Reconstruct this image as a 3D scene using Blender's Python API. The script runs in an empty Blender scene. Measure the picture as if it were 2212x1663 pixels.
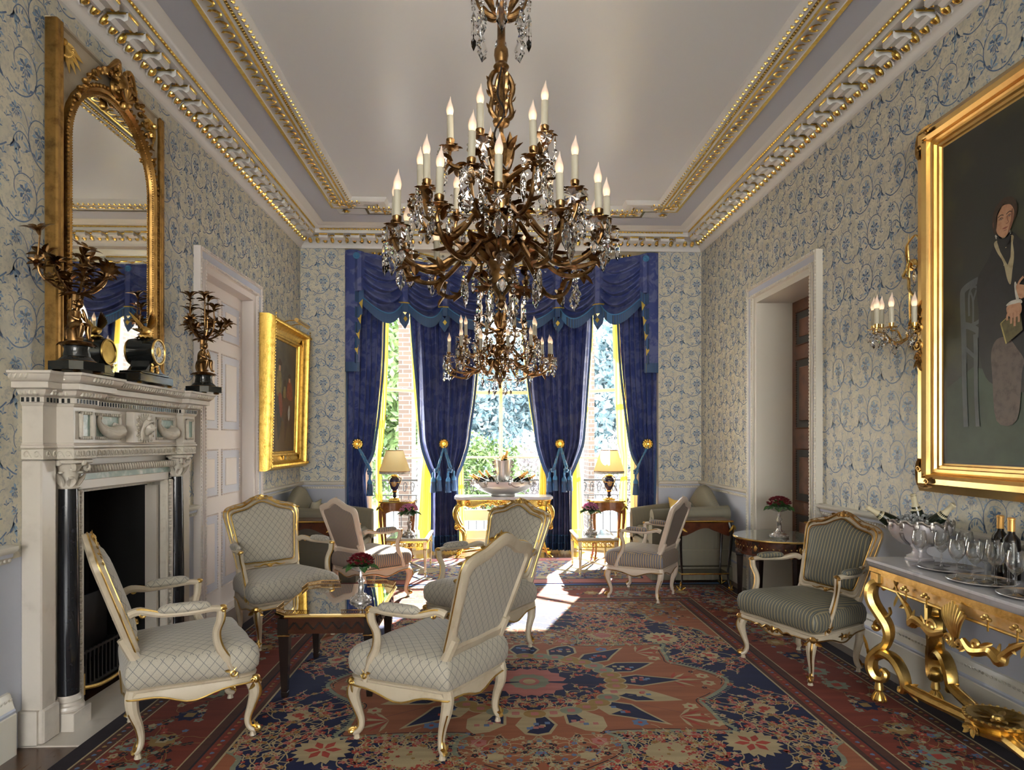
import bpy, math, random
from mathutils import Vector, Matrix
pi = math.pi; R = math.radians; sin = math.sin; cos = math.cos
scene = bpy.context.scene
COL = scene.collection
T = Matrix.Translation
def RZ(a): return Matrix.Rotation(a, 4, 'Z')
def RX(a): return Matrix.Rotation(a, 4, 'X')
def RY(a): return Matrix.Rotation(a, 4, 'Y')
def S(x, y=None, z=None):
    if y is None: y = z = x
    return Matrix.Diagonal((x, y, z, 1))
def lerp(a, b, t): return a + (b - a) * t
def clamp(x, a=0., b=1.): return max(a, min(b, x))
def sst(a, b, x):
    t = clamp((x - a) / (b - a)); return t * t * (3 - 2 * t)

def spline(P, n=6, closed=False):
    """Catmull-Rom through the points (any dimension)."""
    P = [tuple(p) for p in P]; out = []; N = len(P)
    rng = N if closed else N - 1
    for i in range(rng):
        if closed: a, b, c, d = P[(i - 1) % N], P[i], P[(i + 1) % N], P[(i + 2) % N]
        else: a, b, c, d = P[max(i - 1, 0)], P[i], P[i + 1], P[min(i + 2, N - 1)]
        for k in range(n):
            t = k / n
            out.append(tuple(.5 * ((2 * b[j]) + (c[j] - a[j]) * t + (2 * a[j] - 5 * b[j] + 4 * c[j] - d[j]) * t * t + (3 * b[j] - a[j] - 3 * c[j] + d[j]) * t ** 3) for j in range(len(a))))
    if not closed: out.append(P[-1])
    return out

class MB:
    def __init__(s): s.v = []; s.f = []; s.fm = []; s.M = Matrix.Identity(4); s.st = []; s.mi = 0
    def push(s, M): s.st.append(s.M); s.M = s.M @ M; return s
    def pop(s): s.M = s.st.pop()
    def add(s, vs, fs):
        b = len(s.v); M = s.M
        s.v += [tuple(M @ Vector(p)) for p in vs]
        s.f += [tuple(i + b for i in f) for f in fs]; s.fm += [s.mi] * len(fs)
    def box(s, c, d, bev=0.):
        x, y, z = [k / 2 for k in d]
        if bev <= 0:
            vs = [(c[0] + i * x, c[1] + j * y, c[2] + k * z) for i in (-1, 1) for j in (-1, 1) for k in (-1, 1)]
            s.add(vs, [(0, 1, 3, 2), (4, 6, 7, 5), (0, 4, 5, 1), (2, 3, 7, 6), (0, 2, 6, 4), (1, 5, 7, 3)])
        else:
            b = min(bev, x * .9, y * .9, z * .9); rings = []
            for zz, e in ((-z, b), (-z + b, 0), (z - b, 0), (z, b)):
                X, Y = x - e, y - e; q = b if e == 0 else b * .5
                rings.append([(c[0] + px, c[1] + py, c[2] + zz) for px, py in
                    ((-X + q, -Y), (X - q, -Y), (X, -Y + q), (X, Y - q), (X - q, Y), (-X + q, Y), (-X, Y - q), (-X, -Y + q))])
            s.loft(rings, True, True)
    def loft(s, rings, closed=True, caps=False):
        n = len(rings[0]); vs = [p for r in rings for p in r]; fs = []
        for i in range(len(rings) - 1):
            for j in range(n if closed else n - 1):
                a = i * n + j; b = i * n + (j + 1) % n
                fs.append((a, b, b + n, a + n))
        if caps:
            fs.append(tuple(range(n))[::-1]); fs.append(tuple((len(rings) - 1) * n + j for j in range(n)))
        s.add(vs, fs)
    def grid(s, fn, nu, nv, cu=False):
        vs = [fn(i / nu, j / nv) for j in range(nv + 1) for i in range(nu if cu else nu + 1)]
        w = nu if cu else nu + 1; fs = []
        for j in range(nv):
            for i in range(nu):
                a = j * w + i; b = j * w + (i + 1) % w
                fs.append((a, b, b + w, a + w))
        s.add(vs, fs)
    def tube(s, P, r, n=6, closed=False, sm=0, cap=True, flat=1., up=None):
        """r: number, list (per control point) or function of 0..1; flat squashes along 'up'"""
        if sm:
            if isinstance(r, (list, tuple)):
                Q = spline([tuple(p) + (q,) for p, q in zip(P, r)], sm, closed); P = [q[:3] for q in Q]; r = [q[3] for q in Q]
            else: P = spline(P, sm, closed)
        P = [Vector(p) for p in P]; N = len(P)
        rr = r if isinstance(r, (list, tuple)) else [r(i / (N - 1)) for i in range(N)] if callable(r) else [r] * N
        if closed: tg = [(P[(i + 1) % N] - P[i - 1]) for i in range(N)]
        else: tg = [(P[min(i + 1, N - 1)] - P[max(i - 1, 0)]) for i in range(N)]
        tg = [t.normalized() if t.length > 1e-9 else Vector((0, 0, 1)) for t in tg]
        if up is not None: u = Vector(up)
        else:
            u = Vector((0, 0, 1)) if abs(tg[0].z) < .9 else Vector((1, 0, 0))
        rings = []
        for i in range(N):
            t = tg[i]
            if up is not None: u = Vector(up)
            w = t.cross(u)
            if w.length < 1e-6: w = t.orthogonal()
            w.normalize(); u2 = w.cross(t).normalized()
            if up is None: u = u2
            q = max(rr[i], 1e-5)
            rings.append([tuple(P[i] + w * (cos(2 * pi * k / n) * q) + u2 * (sin(2 * pi * k / n) * q * flat)) for k in range(n)])
        if closed: rings.append(rings[0])
        s.loft(rings, True, cap and not closed)
    def lathe(s, prof, n=16, sm=0, sq=0.):
        if sm: prof = spline(prof, sm)
        s.grid(lambda u, v: (lambda p: (p[0] * cos(2 * pi * u), p[0] * sin(2 * pi * u), p[1]))(prof[min(int(round(v * (len(prof) - 1))), len(prof) - 1)]), n, len(prof) - 1, True)
    def ball(s, c, r, nu=10, nv=6):
        if not isinstance(r, (tuple, list)): r = (r, r, r)
        s.grid(lambda u, v: (c[0] + r[0] * sin(pi * v) * cos(2 * pi * u), c[1] + r[1] * sin(pi * v) * sin(2 * pi * u), c[2] - r[2] * cos(pi * v)), nu, nv, True)
    def leaf(s, L, W, curl=.3, cup=.15, n=5, lobes=0):
        """leaf from origin along +x, normal +z, tip curling by 'curl'"""
        rows = []
        for i in range(n + 1):
            t = i / n; w = W * .5 * sin(pi * min(1, t * .93 + .07)) ** .7
            if lobes: w *= 1 - .35 * (i % 2)
            x = L * t; z = curl * L * t * t
            x -= abs(curl) * L * .3 * t * t
            rows.append([(x - (.0 if i == n else .0), -w, z + cup * w), (x, 0, z - cup * w * .6), (x, w, z + cup * w)])
        s.loft(rows, False)
        s.loft([[(p[0], p[1], p[2] - .0015) for p in r[::-1]] for r in rows], False)
    def poly(s, pts, z0, z1):
        """prism of a plan polygon, facing z"""
        n = len(pts); vs = [(x, y, z0) for x, y in pts] + [(x, y, z1) for x, y in pts]
        fs = [tuple(range(n))[::-1], tuple(range(n, 2 * n))] + [(i, (i + 1) % n, (i + 1) % n + n, i + n) for i in range(n)]
        s.add(vs, fs)
    def build(s, name, mats, parent=None, ang=35, smooth=True):
        me = bpy.data.meshes.new(name); me.from_pydata(s.v, [], s.f)
        if not isinstance(mats, (list, tuple)): mats = [mats]
        for m in mats: me.materials.append(m)
        me.polygons.foreach_set('material_index', s.fm)
        me.polygons.foreach_set('use_smooth', [smooth] * len(s.f))
        me.update()
        if smooth:
            try: me.set_sharp_from_angle(angle=R(ang))
            except Exception: pass
        o = bpy.data.objects.new(name, me); COL.objects.link(o)
        if parent is not None: o.parent = parent
        return o

def offs(path, d, closed):
    """offset a plan path to its left by d, mitred"""
    n = len(path); out = []
    for i in range(n):
        p = Vector(path[i]).to_2d()
        a = Vector(path[i - 1]).to_2d() if (closed or i > 0) else None
        b = Vector(path[(i + 1) % n]).to_2d() if (closed or i < n - 1) else None
        e1 = (p - a).normalized() if a is not None else (b - p).normalized()
        e2 = (b - p).normalized() if b is not None else e1
        n1 = Vector((-e1.y, e1.x)); n2 = Vector((-e2.y, e2.x)); m = (n1 + n2)
        m = m.normalized(); k = d / max(.2, m.dot(n1))
        out.append((p.x + m.x * k, p.y + m.y * k))
    return out
def mould(mb, prof, path, closed=False):
    """sweep profile [(offset to the left, z)] along a plan path"""
    rings = []
    cols = [offs(path, o, closed) for o, z in prof]
    n = len(path)
    for i in range(n): rings.append([(cols[j][i][0], cols[j][i][1], prof[j][1]) for j in range(len(prof))])
    if closed: rings.append(rings[0])
    mb.loft(rings, False)
def along(path, step, closed=False, inset=0.):
    """yields (x, y, angle of travel) evenly along each side"""
    n = len(path)
    for i in range(n if closed else n - 1):
        a = Vector(path[i]).to_2d(); b = Vector(path[(i + 1) % n]).to_2d(); L = (b - a).length
        k = max(1, int(round((L - 2 * inset) / step))); ang = math.atan2(b.y - a.y, b.x - a.x)
        for j in range(k):
            t = (inset + (j + .5) * (L - 2 * inset) / k) / L
            yield (lerp(a.x, b.x, t), lerp(a.y, b.y, t), ang)

def tag(o, label=None, cat=None, group=None, kind=None):
    if label: o['label'] = label
    if cat: o['category'] = cat
    if group: o['group'] = group
    if kind: o['kind'] = kind
    return o
def thing(name, label, cat, loc=(0, 0, 0), rz=0., group=None):
    o = bpy.data.objects.new(name, None); COL.objects.link(o); o.empty_display_size = .1
    o.location = loc; o.rotation_euler = (0, 0, rz)
    return tag(o, label, cat, group)
def children(o): return [c for c in bpy.data.objects if c.parent is o]
def copy_tree(o, loc=None, rz=None, label=None, parent=None):
    c = o.copy(); COL.objects.link(c); c.parent = parent
    if loc is not None: c.location = loc
    if rz is not None: c.rotation_euler = (0, 0, rz)
    if label: c['label'] = label
    for ch in children(o): copy_tree(ch, parent=c)
    return c

# ---------------------------------------------------------------- materials
class NT:
    """small node-building helper"""
    def __init__(s, m): s.t = m.node_tree; s.n = s.t.nodes; s.l = s.t.links
    def new(s, ty, **kw):
        n = s.n.new(ty)
        for k, v in kw.items(): setattr(n, k, v)
        return n
    def put(s, sock, v):
        if isinstance(v, bpy.types.NodeSocket): s.l.new(v, sock)
        else: sock.default_value = v
    def math(s, op, a, b=None, c=None, clamp=False):
        n = s.new('ShaderNodeMath', operation=op, use_clamp=clamp); s.put(n.inputs[0], a)
        if b is not None: s.put(n.inputs[1], b)
        if c is not None: s.put(n.inputs[2], c)
        return n.outputs[0]
    def mix(s, f, a, b):
        n = s.new('ShaderNodeMix', data_type='RGBA'); s.put(n.inputs[0], f)
        s.put(n.inputs[6], a if isinstance(a, bpy.types.NodeSocket) else tuple(a) + (1,)); s.put(n.inputs[7], b if isinstance(b, bpy.types.NodeSocket) else tuple(b) + (1,))
        return n.outputs[2]
    def noise(s, scale, co, detail=2., rough=.5, dist=0.):
        n = s.new('ShaderNodeTexNoise'); n.inputs['Scale'].default_value = scale; n.inputs['Detail'].default_value = detail
        n.inputs['Roughness'].default_value = rough; n.inputs['Distortion'].default_value = dist
        s.l.new(co, n.inputs['Vector']); return n.outputs[0]
    def vor(s, scale, co, feature='F1', out=0):
        n = s.new('ShaderNodeTexVoronoi', feature=feature); n.inputs['Scale'].default_value = scale; s.l.new(co, n.inputs['Vector']); return n.outputs[out]
    def ramp(s, f, a, b):
        n = s.new('ShaderNodeMapRange'); n.interpolation_type = 'SMOOTHSTEP'; s.put(n.inputs[0], f); n.inputs[1].default_value = a; n.inputs[2].default_value = b; return n.outputs[0]
    def map(s, co, sc=(1, 1, 1), rot=(0, 0, 0), loc=(0, 0, 0)):
        n = s.new('ShaderNodeMapping'); s.l.new(co, n.inputs[0]); n.inputs[1].default_value = loc; n.inputs[2].default_value = rot; n.inputs[3].default_value = sc; return n.outputs[0]
    def sep(s, co):
        n = s.new('ShaderNodeSeparateXYZ'); s.l.new(co, n.inputs[0]); return n.outputs
def mat(name, col=(.8, .8, .8), rough=.5, metal=0., bump=None, var=None, build=None, **kw):
    """principled; var=(scale, colour2, lo, hi) mixes by noise, bump=(scale, strength, dist)"""
    m = bpy.data.materials.new(name); m.use_nodes = True; b = m.node_tree.nodes['Principled BSDF']; t = NT(m)
    b.inputs['Base Color'].default_value = tuple(col) + (1,); b.inputs['Roughness'].default_value = rough; b.inputs['Metallic'].default_value = metal
    for k, v in kw.items(): b.inputs[k.replace('_', ' ')].default_value = v
    co = t.new('ShaderNodeTexCoord').outputs['Object']
    if var:
        f = t.ramp(t.noise(var[0], co, 4., .6), var[2], var[3]); t.l.new(t.mix(f, col, var[1]), b.inputs['Base Color'])
    if bump:
        n = t.new('ShaderNodeBump'); n.inputs['Strength'].default_value = bump[1]; n.inputs['Distance'].default_value = bump[2]
        t.l.new(t.noise(bump[0], co, 3.), n.inputs['Height']); t.l.new(n.outputs[0], b.inputs['Normal'])
    if build: build(t, b, co)
    return m
def glassy(name, tint, gloss=.12, rough=.02):
    """thin clear glass: transparent plus a sharp reflection"""
    m = bpy.data.materials.new(name); m.use_nodes = True; t = NT(m); t.n.clear()
    o = t.new('ShaderNodeOutputMaterial'); tr = t.new('ShaderNodeBsdfTransparent'); tr.inputs[0].default_value = tuple(tint) + (1,)
    gl = t.new('ShaderNodeBsdfGlossy'); gl.inputs['Roughness'].default_value = rough
    fr = t.new('ShaderNodeLayerWeight'); fr.inputs[0].default_value = gloss
    mx = t.new('ShaderNodeMixShader'); t.l.new(fr.outputs['Facing'] if gloss > .2 else fr.outputs['Fresnel'], mx.inputs[0]); t.l.new(tr.outputs[0], mx.inputs[1]); t.l.new(gl.outputs[0], mx.inputs[2]); t.l.new(mx.outputs[0], o.inputs[0])
    return m

M = {}
M['plaster'] = mat('plaster', (.80, .79, .76), .45)
M['ceiling'] = mat('ceiling_paint', (.84, .875, .91), .3, bump=(2.5, .25, .01))
M['lavender'] = mat('lavender_paint', (.56, .59, .68), .45)
M['cream'] = mat('cream_gloss_paint', (.80, .76, .66), .3)
M['pinkwhite'] = mat('white_door_paint', (.84, .77, .72), .4)
M['doorblue'] = mat('pale_blue_door_paint', (.64, .655, .72), .4)
M['gilt'] = mat('gilding', (.80, .56, .19), .32, 1., bump=(60, .25, .004), var=(14, (.55, .34, .09), .35, .75))
M['giltbright'] = mat('bright_gilding', (1., .74, .22), .22, 1., var=(30, (.85, .55, .12), .4, .7))
M['giltdeep'] = mat('aged_gilding', (.46, .27, .085), .33, 1., bump=(80, .3, .004), var=(18, (.22, .12, .04), .4, .75))
M['bronze'] = mat('gilt_bronze', (.36, .21, .085), .28, 1., var=(25, (.13, .07, .03), .35, .7))
M['cwhite'] = mat('cream_chair_paint', (.54, .46, .335), .38, bump=(90, .08, .002), var=(9, (.42, .34, .23), .45, .8))
M['marble'] = mat('white_marble', (.62, .565, .49), .28, var=(5, (.46, .41, .35), .52, .85))
M['marblecarve'] = mat('carved_marble', (.64, .59, .50), .4, var=(20, (.50, .45, .37), .5, .8))
M['marblegreen'] = mat('green_marble', (.27, .38, .33), .2, var=(12, (.62, .68, .62), .45, .75))
M['marbleblack'] = mat('black_marble', (.012, .013, .016), .12, var=(26, (.09, .09, .10), .6, .9))
M['marblegrey'] = mat('grey_veined_marble', (.72, .72, .75), .12, var=(9, (.48, .49, .55), .5, .8))
M['slate'] = mat('black_polished_slate', (.012, .014, .014), .1)
M['soot'] = mat('soot', (.006, .006, .006), .95)
M['iron'] = mat('black_iron', (.02, .02, .022), .4, .6)
M['silver'] = mat('polished_silver', (.78, .76, .76), .26, .85, bump=(24, .1, .003))
M['silverdark'] = mat('chased_silver', (.45, .42, .40), .3, 1., bump=(140, .6, .004))
M['ebony'] = mat('ebonised_wood', (.018, .012, .010), .2)
M['mahog'] = mat('mahogany', (.10, .028, .012), .22, var=(16, (.05, .014, .007), .4, .7))
M['walnut'] = mat('inlaid_walnut', (.30, .11, .035), .2, var=(10, (.20, .065, .02), .4, .7))
M['candle'] = mat('candle_sleeve', (.58, .54, .42), .5)
M['brass'] = mat('brass', (.85, .60, .22), .2, 1.)
M['mirror'] = mat('mirror_glass', (.90, .90, .84), .015, 1.)
M['greenbottle'] = mat('dark_green_bottle', (.008, .014, .007), .1)
M['blackbottle'] = mat('black_bottle', (.01, .008, .008), .06)
M['foilcream'] = mat('cream_foil', (.62, .55, .36), .4)
M['foilgold'] = mat('gold_foil', (.85, .48, .14), .35, .6)
M['leaf'] = mat('pot_plant_leaf', (.03, .10, .02), .35, var=(30, (.08, .20, .05), .4, .7))
M['redflower'] = mat('red_petals', (.22, .008, .02), .5, var=(60, (.08, .003, .01), .4, .7))
M['pinkflower'] = mat('pink_petals', (.62, .20, .38), .5)
M['ice'] = mat('crushed_ice', (.85, .88, .88), .15, bump=(60, 1., .02), Transmission_Weight=.5)
M['glass'] = glassy('drinking_glass', (.97, .975, .97), .30, .02)
M['pane'] = glassy('window_pane', (.99, 1., 1.), .02, .01)
M['crystal'] = mat('lead_crystal', (1, 1, 1), .0, IOR=1.55, Transmission_Weight=1.)
def _bulb(t, b, co):
    z = t.sep(co)[2]
    f = t.ramp(z, .008, .05)
    b.inputs['Emission Color'].default_value = (1, .62, .34, 1)
    t.l.new(t.math('MULTIPLY_ADD', f, -.75, .95), b.inputs['Emission Strength'])
M['bulb'] = mat('frosted_bulb', (.85, .74, .66), .25, build=_bulb)
# ---------------------------------------------------------------- room dimensions (metres)
XL, XR, YF, YB, ZC, ZW = -2.30, 2.65, 8.0, -6.0, 4.06, 3.86
XM = .175
def _wall(t, b, co):
    f = t.ramp(t.noise(9, co, 5., .65), .42, .62); f2 = t.ramp(t.noise(55, co, 3., .6), .5, .62)
    c = t.mix(f2, t.mix(f, (.74, .69, .55), (.63, .60, .49)), (.55, .54, .47)); t.l.new(c, b.inputs['Base Color'])
M['wallpaper'] = mat('wallpaper_ground', (.7, .66, .53), .42, build=_wall)
M['wpblue'] = mat('wallpaper_blue', (.15, .24, .40), .35, var=(40, (.09, .14, .26), .4, .7))
M['wplight'] = mat('wallpaper_light_blue', (.27, .40, .55), .35)

WPK = 1.15
# vector drawing of the wallpaper's scrolling vine: quads (points, material)
def ribbon(out, pts, w0, w1, m, sm=5):
    P = spline(pts, sm); n = len(P); L = []
    for i, p in enumerate(P):
        a = P[max(i - 1, 0)]; b = P[min(i + 1, n - 1)]; dx, dy = b[0] - a[0], b[1] - a[1]; k = math.hypot(dx, dy) or 1
        t = i / (n - 1); w = lerp(w0, w1, t) * .5 * WPK
        L.append(((p[0] - dy / k * w, p[1] + dx / k * w), (p[0] + dy / k * w, p[1] - dx / k * w)))
    for i in range(n - 1): out.append(([L[i][0], L[i][1], L[i + 1][1], L[i + 1][0]], m))
def petal(out, x, y, a, L, w, m, bend=0.):
    P = []; L *= 1.1; w *= 1.35
    for k in (0, .3, .65, 1.):
        aa = a + bend * k; P.append((x + cos(aa) * L * k, y + sin(aa) * L * k, w * (.25, 1, .8, .05)[int(k * 3 + .1)] * .5, aa))
    for i in range(3):
        p, q = P[i], P[i + 1]
        out.append(([(p[0] - sin(p[3]) * p[2], p[1] + cos(p[3]) * p[2]), (p[0] + sin(p[3]) * p[2], p[1] - cos(p[3]) * p[2]),
                     (q[0] + sin(q[3]) * q[2], q[1] - cos(q[3]) * q[2]), (q[0] - sin(q[3]) * q[2], q[1] + cos(q[3]) * q[2])], m))
def spray(out, x, y, a, L, n, m, spread=1.2):
    for i in range(n):
        t = i / (n - 1) - .5; petal(out, x, y, a + t * spread, 1.2 * L * (1 - abs(t) * .6), L * .32, m + (i % 2), t * .8)
def flower(out, x, y, r, m):
    for i in range(7): a = -.5 + i * (pi + 1.) / 6; petal(out, x + cos(a) * r * .2, y + sin(a) * r * .2, a, r * (.95 if i % 2 else .75), r * .46, m + i % 2, .3 * (1 if i > 3 else -1))
    for i in range(3): petal(out, x, y - r * .1, -pi / 2 + (i - 1) * .45, r * .9, r * .16, m)
    for i in range(4): petal(out, x - r * .2 + i * r * .13, y, pi / 2, r * .5, r * .09, m)
def motif():
    o = []
    ribbon(o, [(-.02, .035), (.035, .0), (.10, .005), (.155, .045), (.185, .11), (.18, .18), (.14, .232), (.08, .238), (.035, .20), (.03, .15), (.045, .125)], .007, .0035, 1)
    flower(o, .105, .150, .046, 1); ribbon(o, [(.06, .19), (.075, .20), (.105, .207), (.14, .195), (.15, .16)], .003, .003, 2)
    spray(o, .10, .108, -1.5, .03, 3, 1); spray(o, .105, .085, -1.4, .02, 3, 2)
    spray(o, .13, .03, 1.9, .05, 4, 1, 1.5); spray(o, .175, .06, .5, .045, 3, 1, 1.2)
    ribbon(o, [(.18, .09), (.215, .125), (.255, .125), (.285, .09), (.30, .045), (.335, .02)], .006, .003, 1)
    for t in range(4): petal(o, .225 + t * .022, .125 - t * t * .005, -1.3 - t * .15, .035, .011, 1 + t % 2)
    spray(o, .29, .075, -1.9, .06, 3, 1, .7); spray(o, .27, .115, .9, .03, 3, 2, 1.)
    ribbon(o, [(.183, .16), (.205, .215), (.235, .25), (.265, .255)], .004, .003, 1)
    flower(o, .275, .225, .034, 1); spray(o, .30, .19, -.8, .022, 3, 1)
    spray(o, .232, .205, .1, .02, 3, 2); spray(o, .05, .268, 1.7, .032, 3, 1, 1.1)
    ribbon(o, [(.02, .30), (.05, .275), (.06, .26)], .003, .002, 1)
    ribbon(o, [(.14, .236), (.165, .262), (.155, .29)], .003, .002, 1); spray(o, .16, .288, 1.2, .024, 3, 2)
    spray(o, .03, .095, 1.9, .028, 3, 1); spray(o, .225, .03, 1.4, .022, 3, 2); spray(o, .335, .16, 1.5, .024, 3, 1)
    ribbon(o, [(.035, .20), (.015, .235), (-.01, .24)], .003, .002, 1)
    ribbon(o, [(.19, .13), (.225, .165), (.26, .165), (.275, .14)], .004, .002, 2); spray(o, .275, .145, -.6, .028, 3, 1); spray(o, .08, .245, 2.6, .03, 3, 1, 1.2); spray(o, .16, .215, .3, .03, 3, 2, 1.2); spray(o, .06, .02, 2.4, .03, 3, 1, 1.2); spray(o, .31, .285, 1.4, .03, 3, 1); spray(o, .255, .03, .9, .03, 3, 1); ribbon(o, [(.245, .0), (.25, .02), (.255, .03)], .003, .002, 1)
    return o
TW, TH_ = .355, .62
_m = motif()
TILE = _m + [([(TW - x - .04, y + TH_ / 2) for x, y in q], m) for q, m in _m]
def paper(mb, u0, u1, v0, v1, P, keep=lambda u, v: True, ph=0.):
    """lay the pattern over a wall; P(u, v) gives the 3-D point just proud of it"""
    vs = []; fs = []; fm = []
    for i in range(int(math.floor(u0 / TW)) - 1, int(math.ceil(u1 / TW)) + 1):
        for j in range(int(math.floor(v0 / TH_)) - 1, int(math.ceil(v1 / TH_)) + 1):
            for q, m in TILE:
                qq = [(x + i * TW, y + j * TH_ + ph) for x, y in q]
                if all(u0 < a < u1 and v0 < b < v1 and keep(a, b) for a, b in qq):
                    n = len(vs); vs += [P(a, b) for a, b in qq]; fs.append(tuple(range(n, n + 4))); fm.append(m)
    b = len(mb.v); mb.v += vs; mb.f += [tuple(k + b for k in f) for f in fs]; mb.fm += fm
WM = [M['wallpaper'], M['wpblue'], M['wplight'], M['lavender'], M['cream']]
ZD = .93
def side_wall(name, X, sg, dy0, dy1, dz):
    """a long wall (sg: which way the room lies) with one door opening"""
    mb = MB(); th = .45
    def slab(y0, y1, z0, z1, m):
        mb.mi = m; mb.box((X - sg * th / 2, (y0 + y1) / 2, (z0 + z1) / 2), (th, y1 - y0, z1 - z0))
    parts = ((YB, dy0), (dy1, YF + .3)) if sg < 0 else ((YB, 3.61), (4.51, dy0), (dy1, YF + .3))
    for y0, y1 in parts: slab(y0, y1, ZD, 4.3, 0); slab(y0, y1, -.05, ZD, 3)
    if sg > 0: slab(3.61, 4.51, 1.21, 4.3, 0)
    slab(dy0, dy1, dz, 4.3, 0)
    e = X + sg * .0012
    paper(mb, .5, YF, ZD + .07, ZW, lambda u, v: (e, u, v), lambda u, v: not (dy0 - .1 < u < dy1 + .1 and v < dz + .1) and not (sg > 0 and 3.25 < u < 4.88 and v < 1.8), .1 if sg > 0 else .33)
    return tag(mb.build(name, WM, smooth=False), kind='structure')
side_wall('wall_left', XL, 1, 5.30, 6.36, 2.86)
side_wall('wall_right', XR, -1, 5.22, 6.28, 2.86)
mb = MB()
BX0, BX1 = -1.76, 2.11
for a, b in ((XL, BX0), (BX1, XR)):
    mb.mi = 0; mb.box(((a + b) / 2, YF + .15, (ZD + 4.3) / 2), (b - a, .30, 4.3 - ZD)); mb.mi = 3; mb.box(((a + b) / 2, YF + .15, ZD / 2), (b - a, .30, ZD))
    paper(mb, a, b, ZD + .07, ZW, lambda u, v: (u, YF - .0012, v), ph=.2)
mb.mi = 4; mb.box((XM, YF + .15, (ZW + 4.3) / 2 + .02), (BX1 - BX0, .30, 4.3 - ZW - .04))
tag(mb.build('wall_far', WM, smooth=False), kind='structure')
# floor
def _floor(t, b, co):
    mp = t.map(co, (1, 1, 1), (0, 0, R(90)))
    br = t.new('ShaderNodeTexBrick'); t.l.new(mp, br.inputs[0]); br.inputs['Scale'].default_value = 1.; br.inputs['Mortar Size'].default_value = .002
    br.inputs['Brick Width'].default_value = .9; br.inputs['Row Height'].default_value = .075; br.inputs['Color1'].default_value = (.075, .036, .018, 1); br.inputs['Color2'].default_value = (.12, .058, .028, 1); br.inputs['Mortar'].default_value = (.012, .006, .003, 1)
    n = t.noise(3, t.map(co, (14, 1.2, 1)), 4.)
    t.l.new(t.mix(t.math('MULTIPLY', n, .5), br.outputs[0], (.035, .016, .008)), b.inputs['Base Color'])
M['boards'] = mat('dark_oak_boards', (.1, .05, .02), .22, build=_floor)
mb = MB(); mb.box((XM, 2.2, -.05), (6.2, 17., .1)); tag(mb.build('floor', M['boards'], smooth=False), kind='structure')
mb = MB(); mb.box((XM, 2., ZC + .1), (6.2, 17., .2)); tag(mb.build('ceiling', M['ceiling']), kind='structure')
# unseen back wall with three tall window openings added for the fill lights
mb = MB(); WB = [(-1.75, -.75), (-.33, .68), (1.1, 2.1)]
xs = [XL] + [k for w in WB for k in w] + [XR]
for i in range(0, len(xs), 2): mb.box(((xs[i] + xs[i + 1]) / 2, YB - .15, 2.1), (xs[i + 1] - xs[i], .3, 4.3))
for a, b in WB: mb.box(((a + b) / 2, YB - .15, .25), (b - a, .3, .5)); mb.box(((a + b) / 2, YB - .15, 3.75), (b - a, .3, 1.1))
tag(mb.build('wall_back', M['wallpaper'], smooth=False), kind='structure')

# bay: plan of the canted bow
BAY = [(BX0, YF + .3), (-1.66, 8.42), (-.66, 9.28), (1.01, 9.28), (2.01, 8.42), (BX1, YF + .3)]
ZS, ZH = .10, 3.30
def seg_frame(a, b):
    d = Vector((b[0] - a[0], b[1] - a[1])); L = d.length
    return T((a[0], a[1], 0)) @ RZ(math.atan2(d.y, d.x)), L      # +y of the frame is outward here
mb = MB(); panes = []
def bay_seg(a, b, w0, w1):
    Mx, L = seg_frame(a, b); mb.push(Mx)
    if w0 is None: mb.box((L / 2, .15, 2.15), (L + .02, .3, 4.3))
    else:
        mb.box((w0 / 2, .15, 2.15), (w0, .3, 4.3)); mb.box(((w1 + L) / 2, .15, 2.15), (L - w1, .3, 4.3))
        mb.box(((w0 + w1) / 2, .15, ZS / 2), (w1 - w0, .3, ZS)); mb.box(((w0 + w1) / 2, .15, (ZH + 4.3) / 2), (w1 - w0, .3, 4.3 - ZH))
        panes.append((Mx.copy(), w0, w1))
    mb.pop()
bay_seg(BAY[0], BAY[1], None, None)
bay_seg(BAY[1], BAY[2], .14, 1.10); bay_seg(BAY[2], BAY[3], .22, 1.45); bay_seg(BAY[3], BAY[4], .22, 1.18)
bay_seg(BAY[4], BAY[5], None, None)
tag(mb.build('wall_bay', M['cream'], smooth=False), kind='structure')
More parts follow.
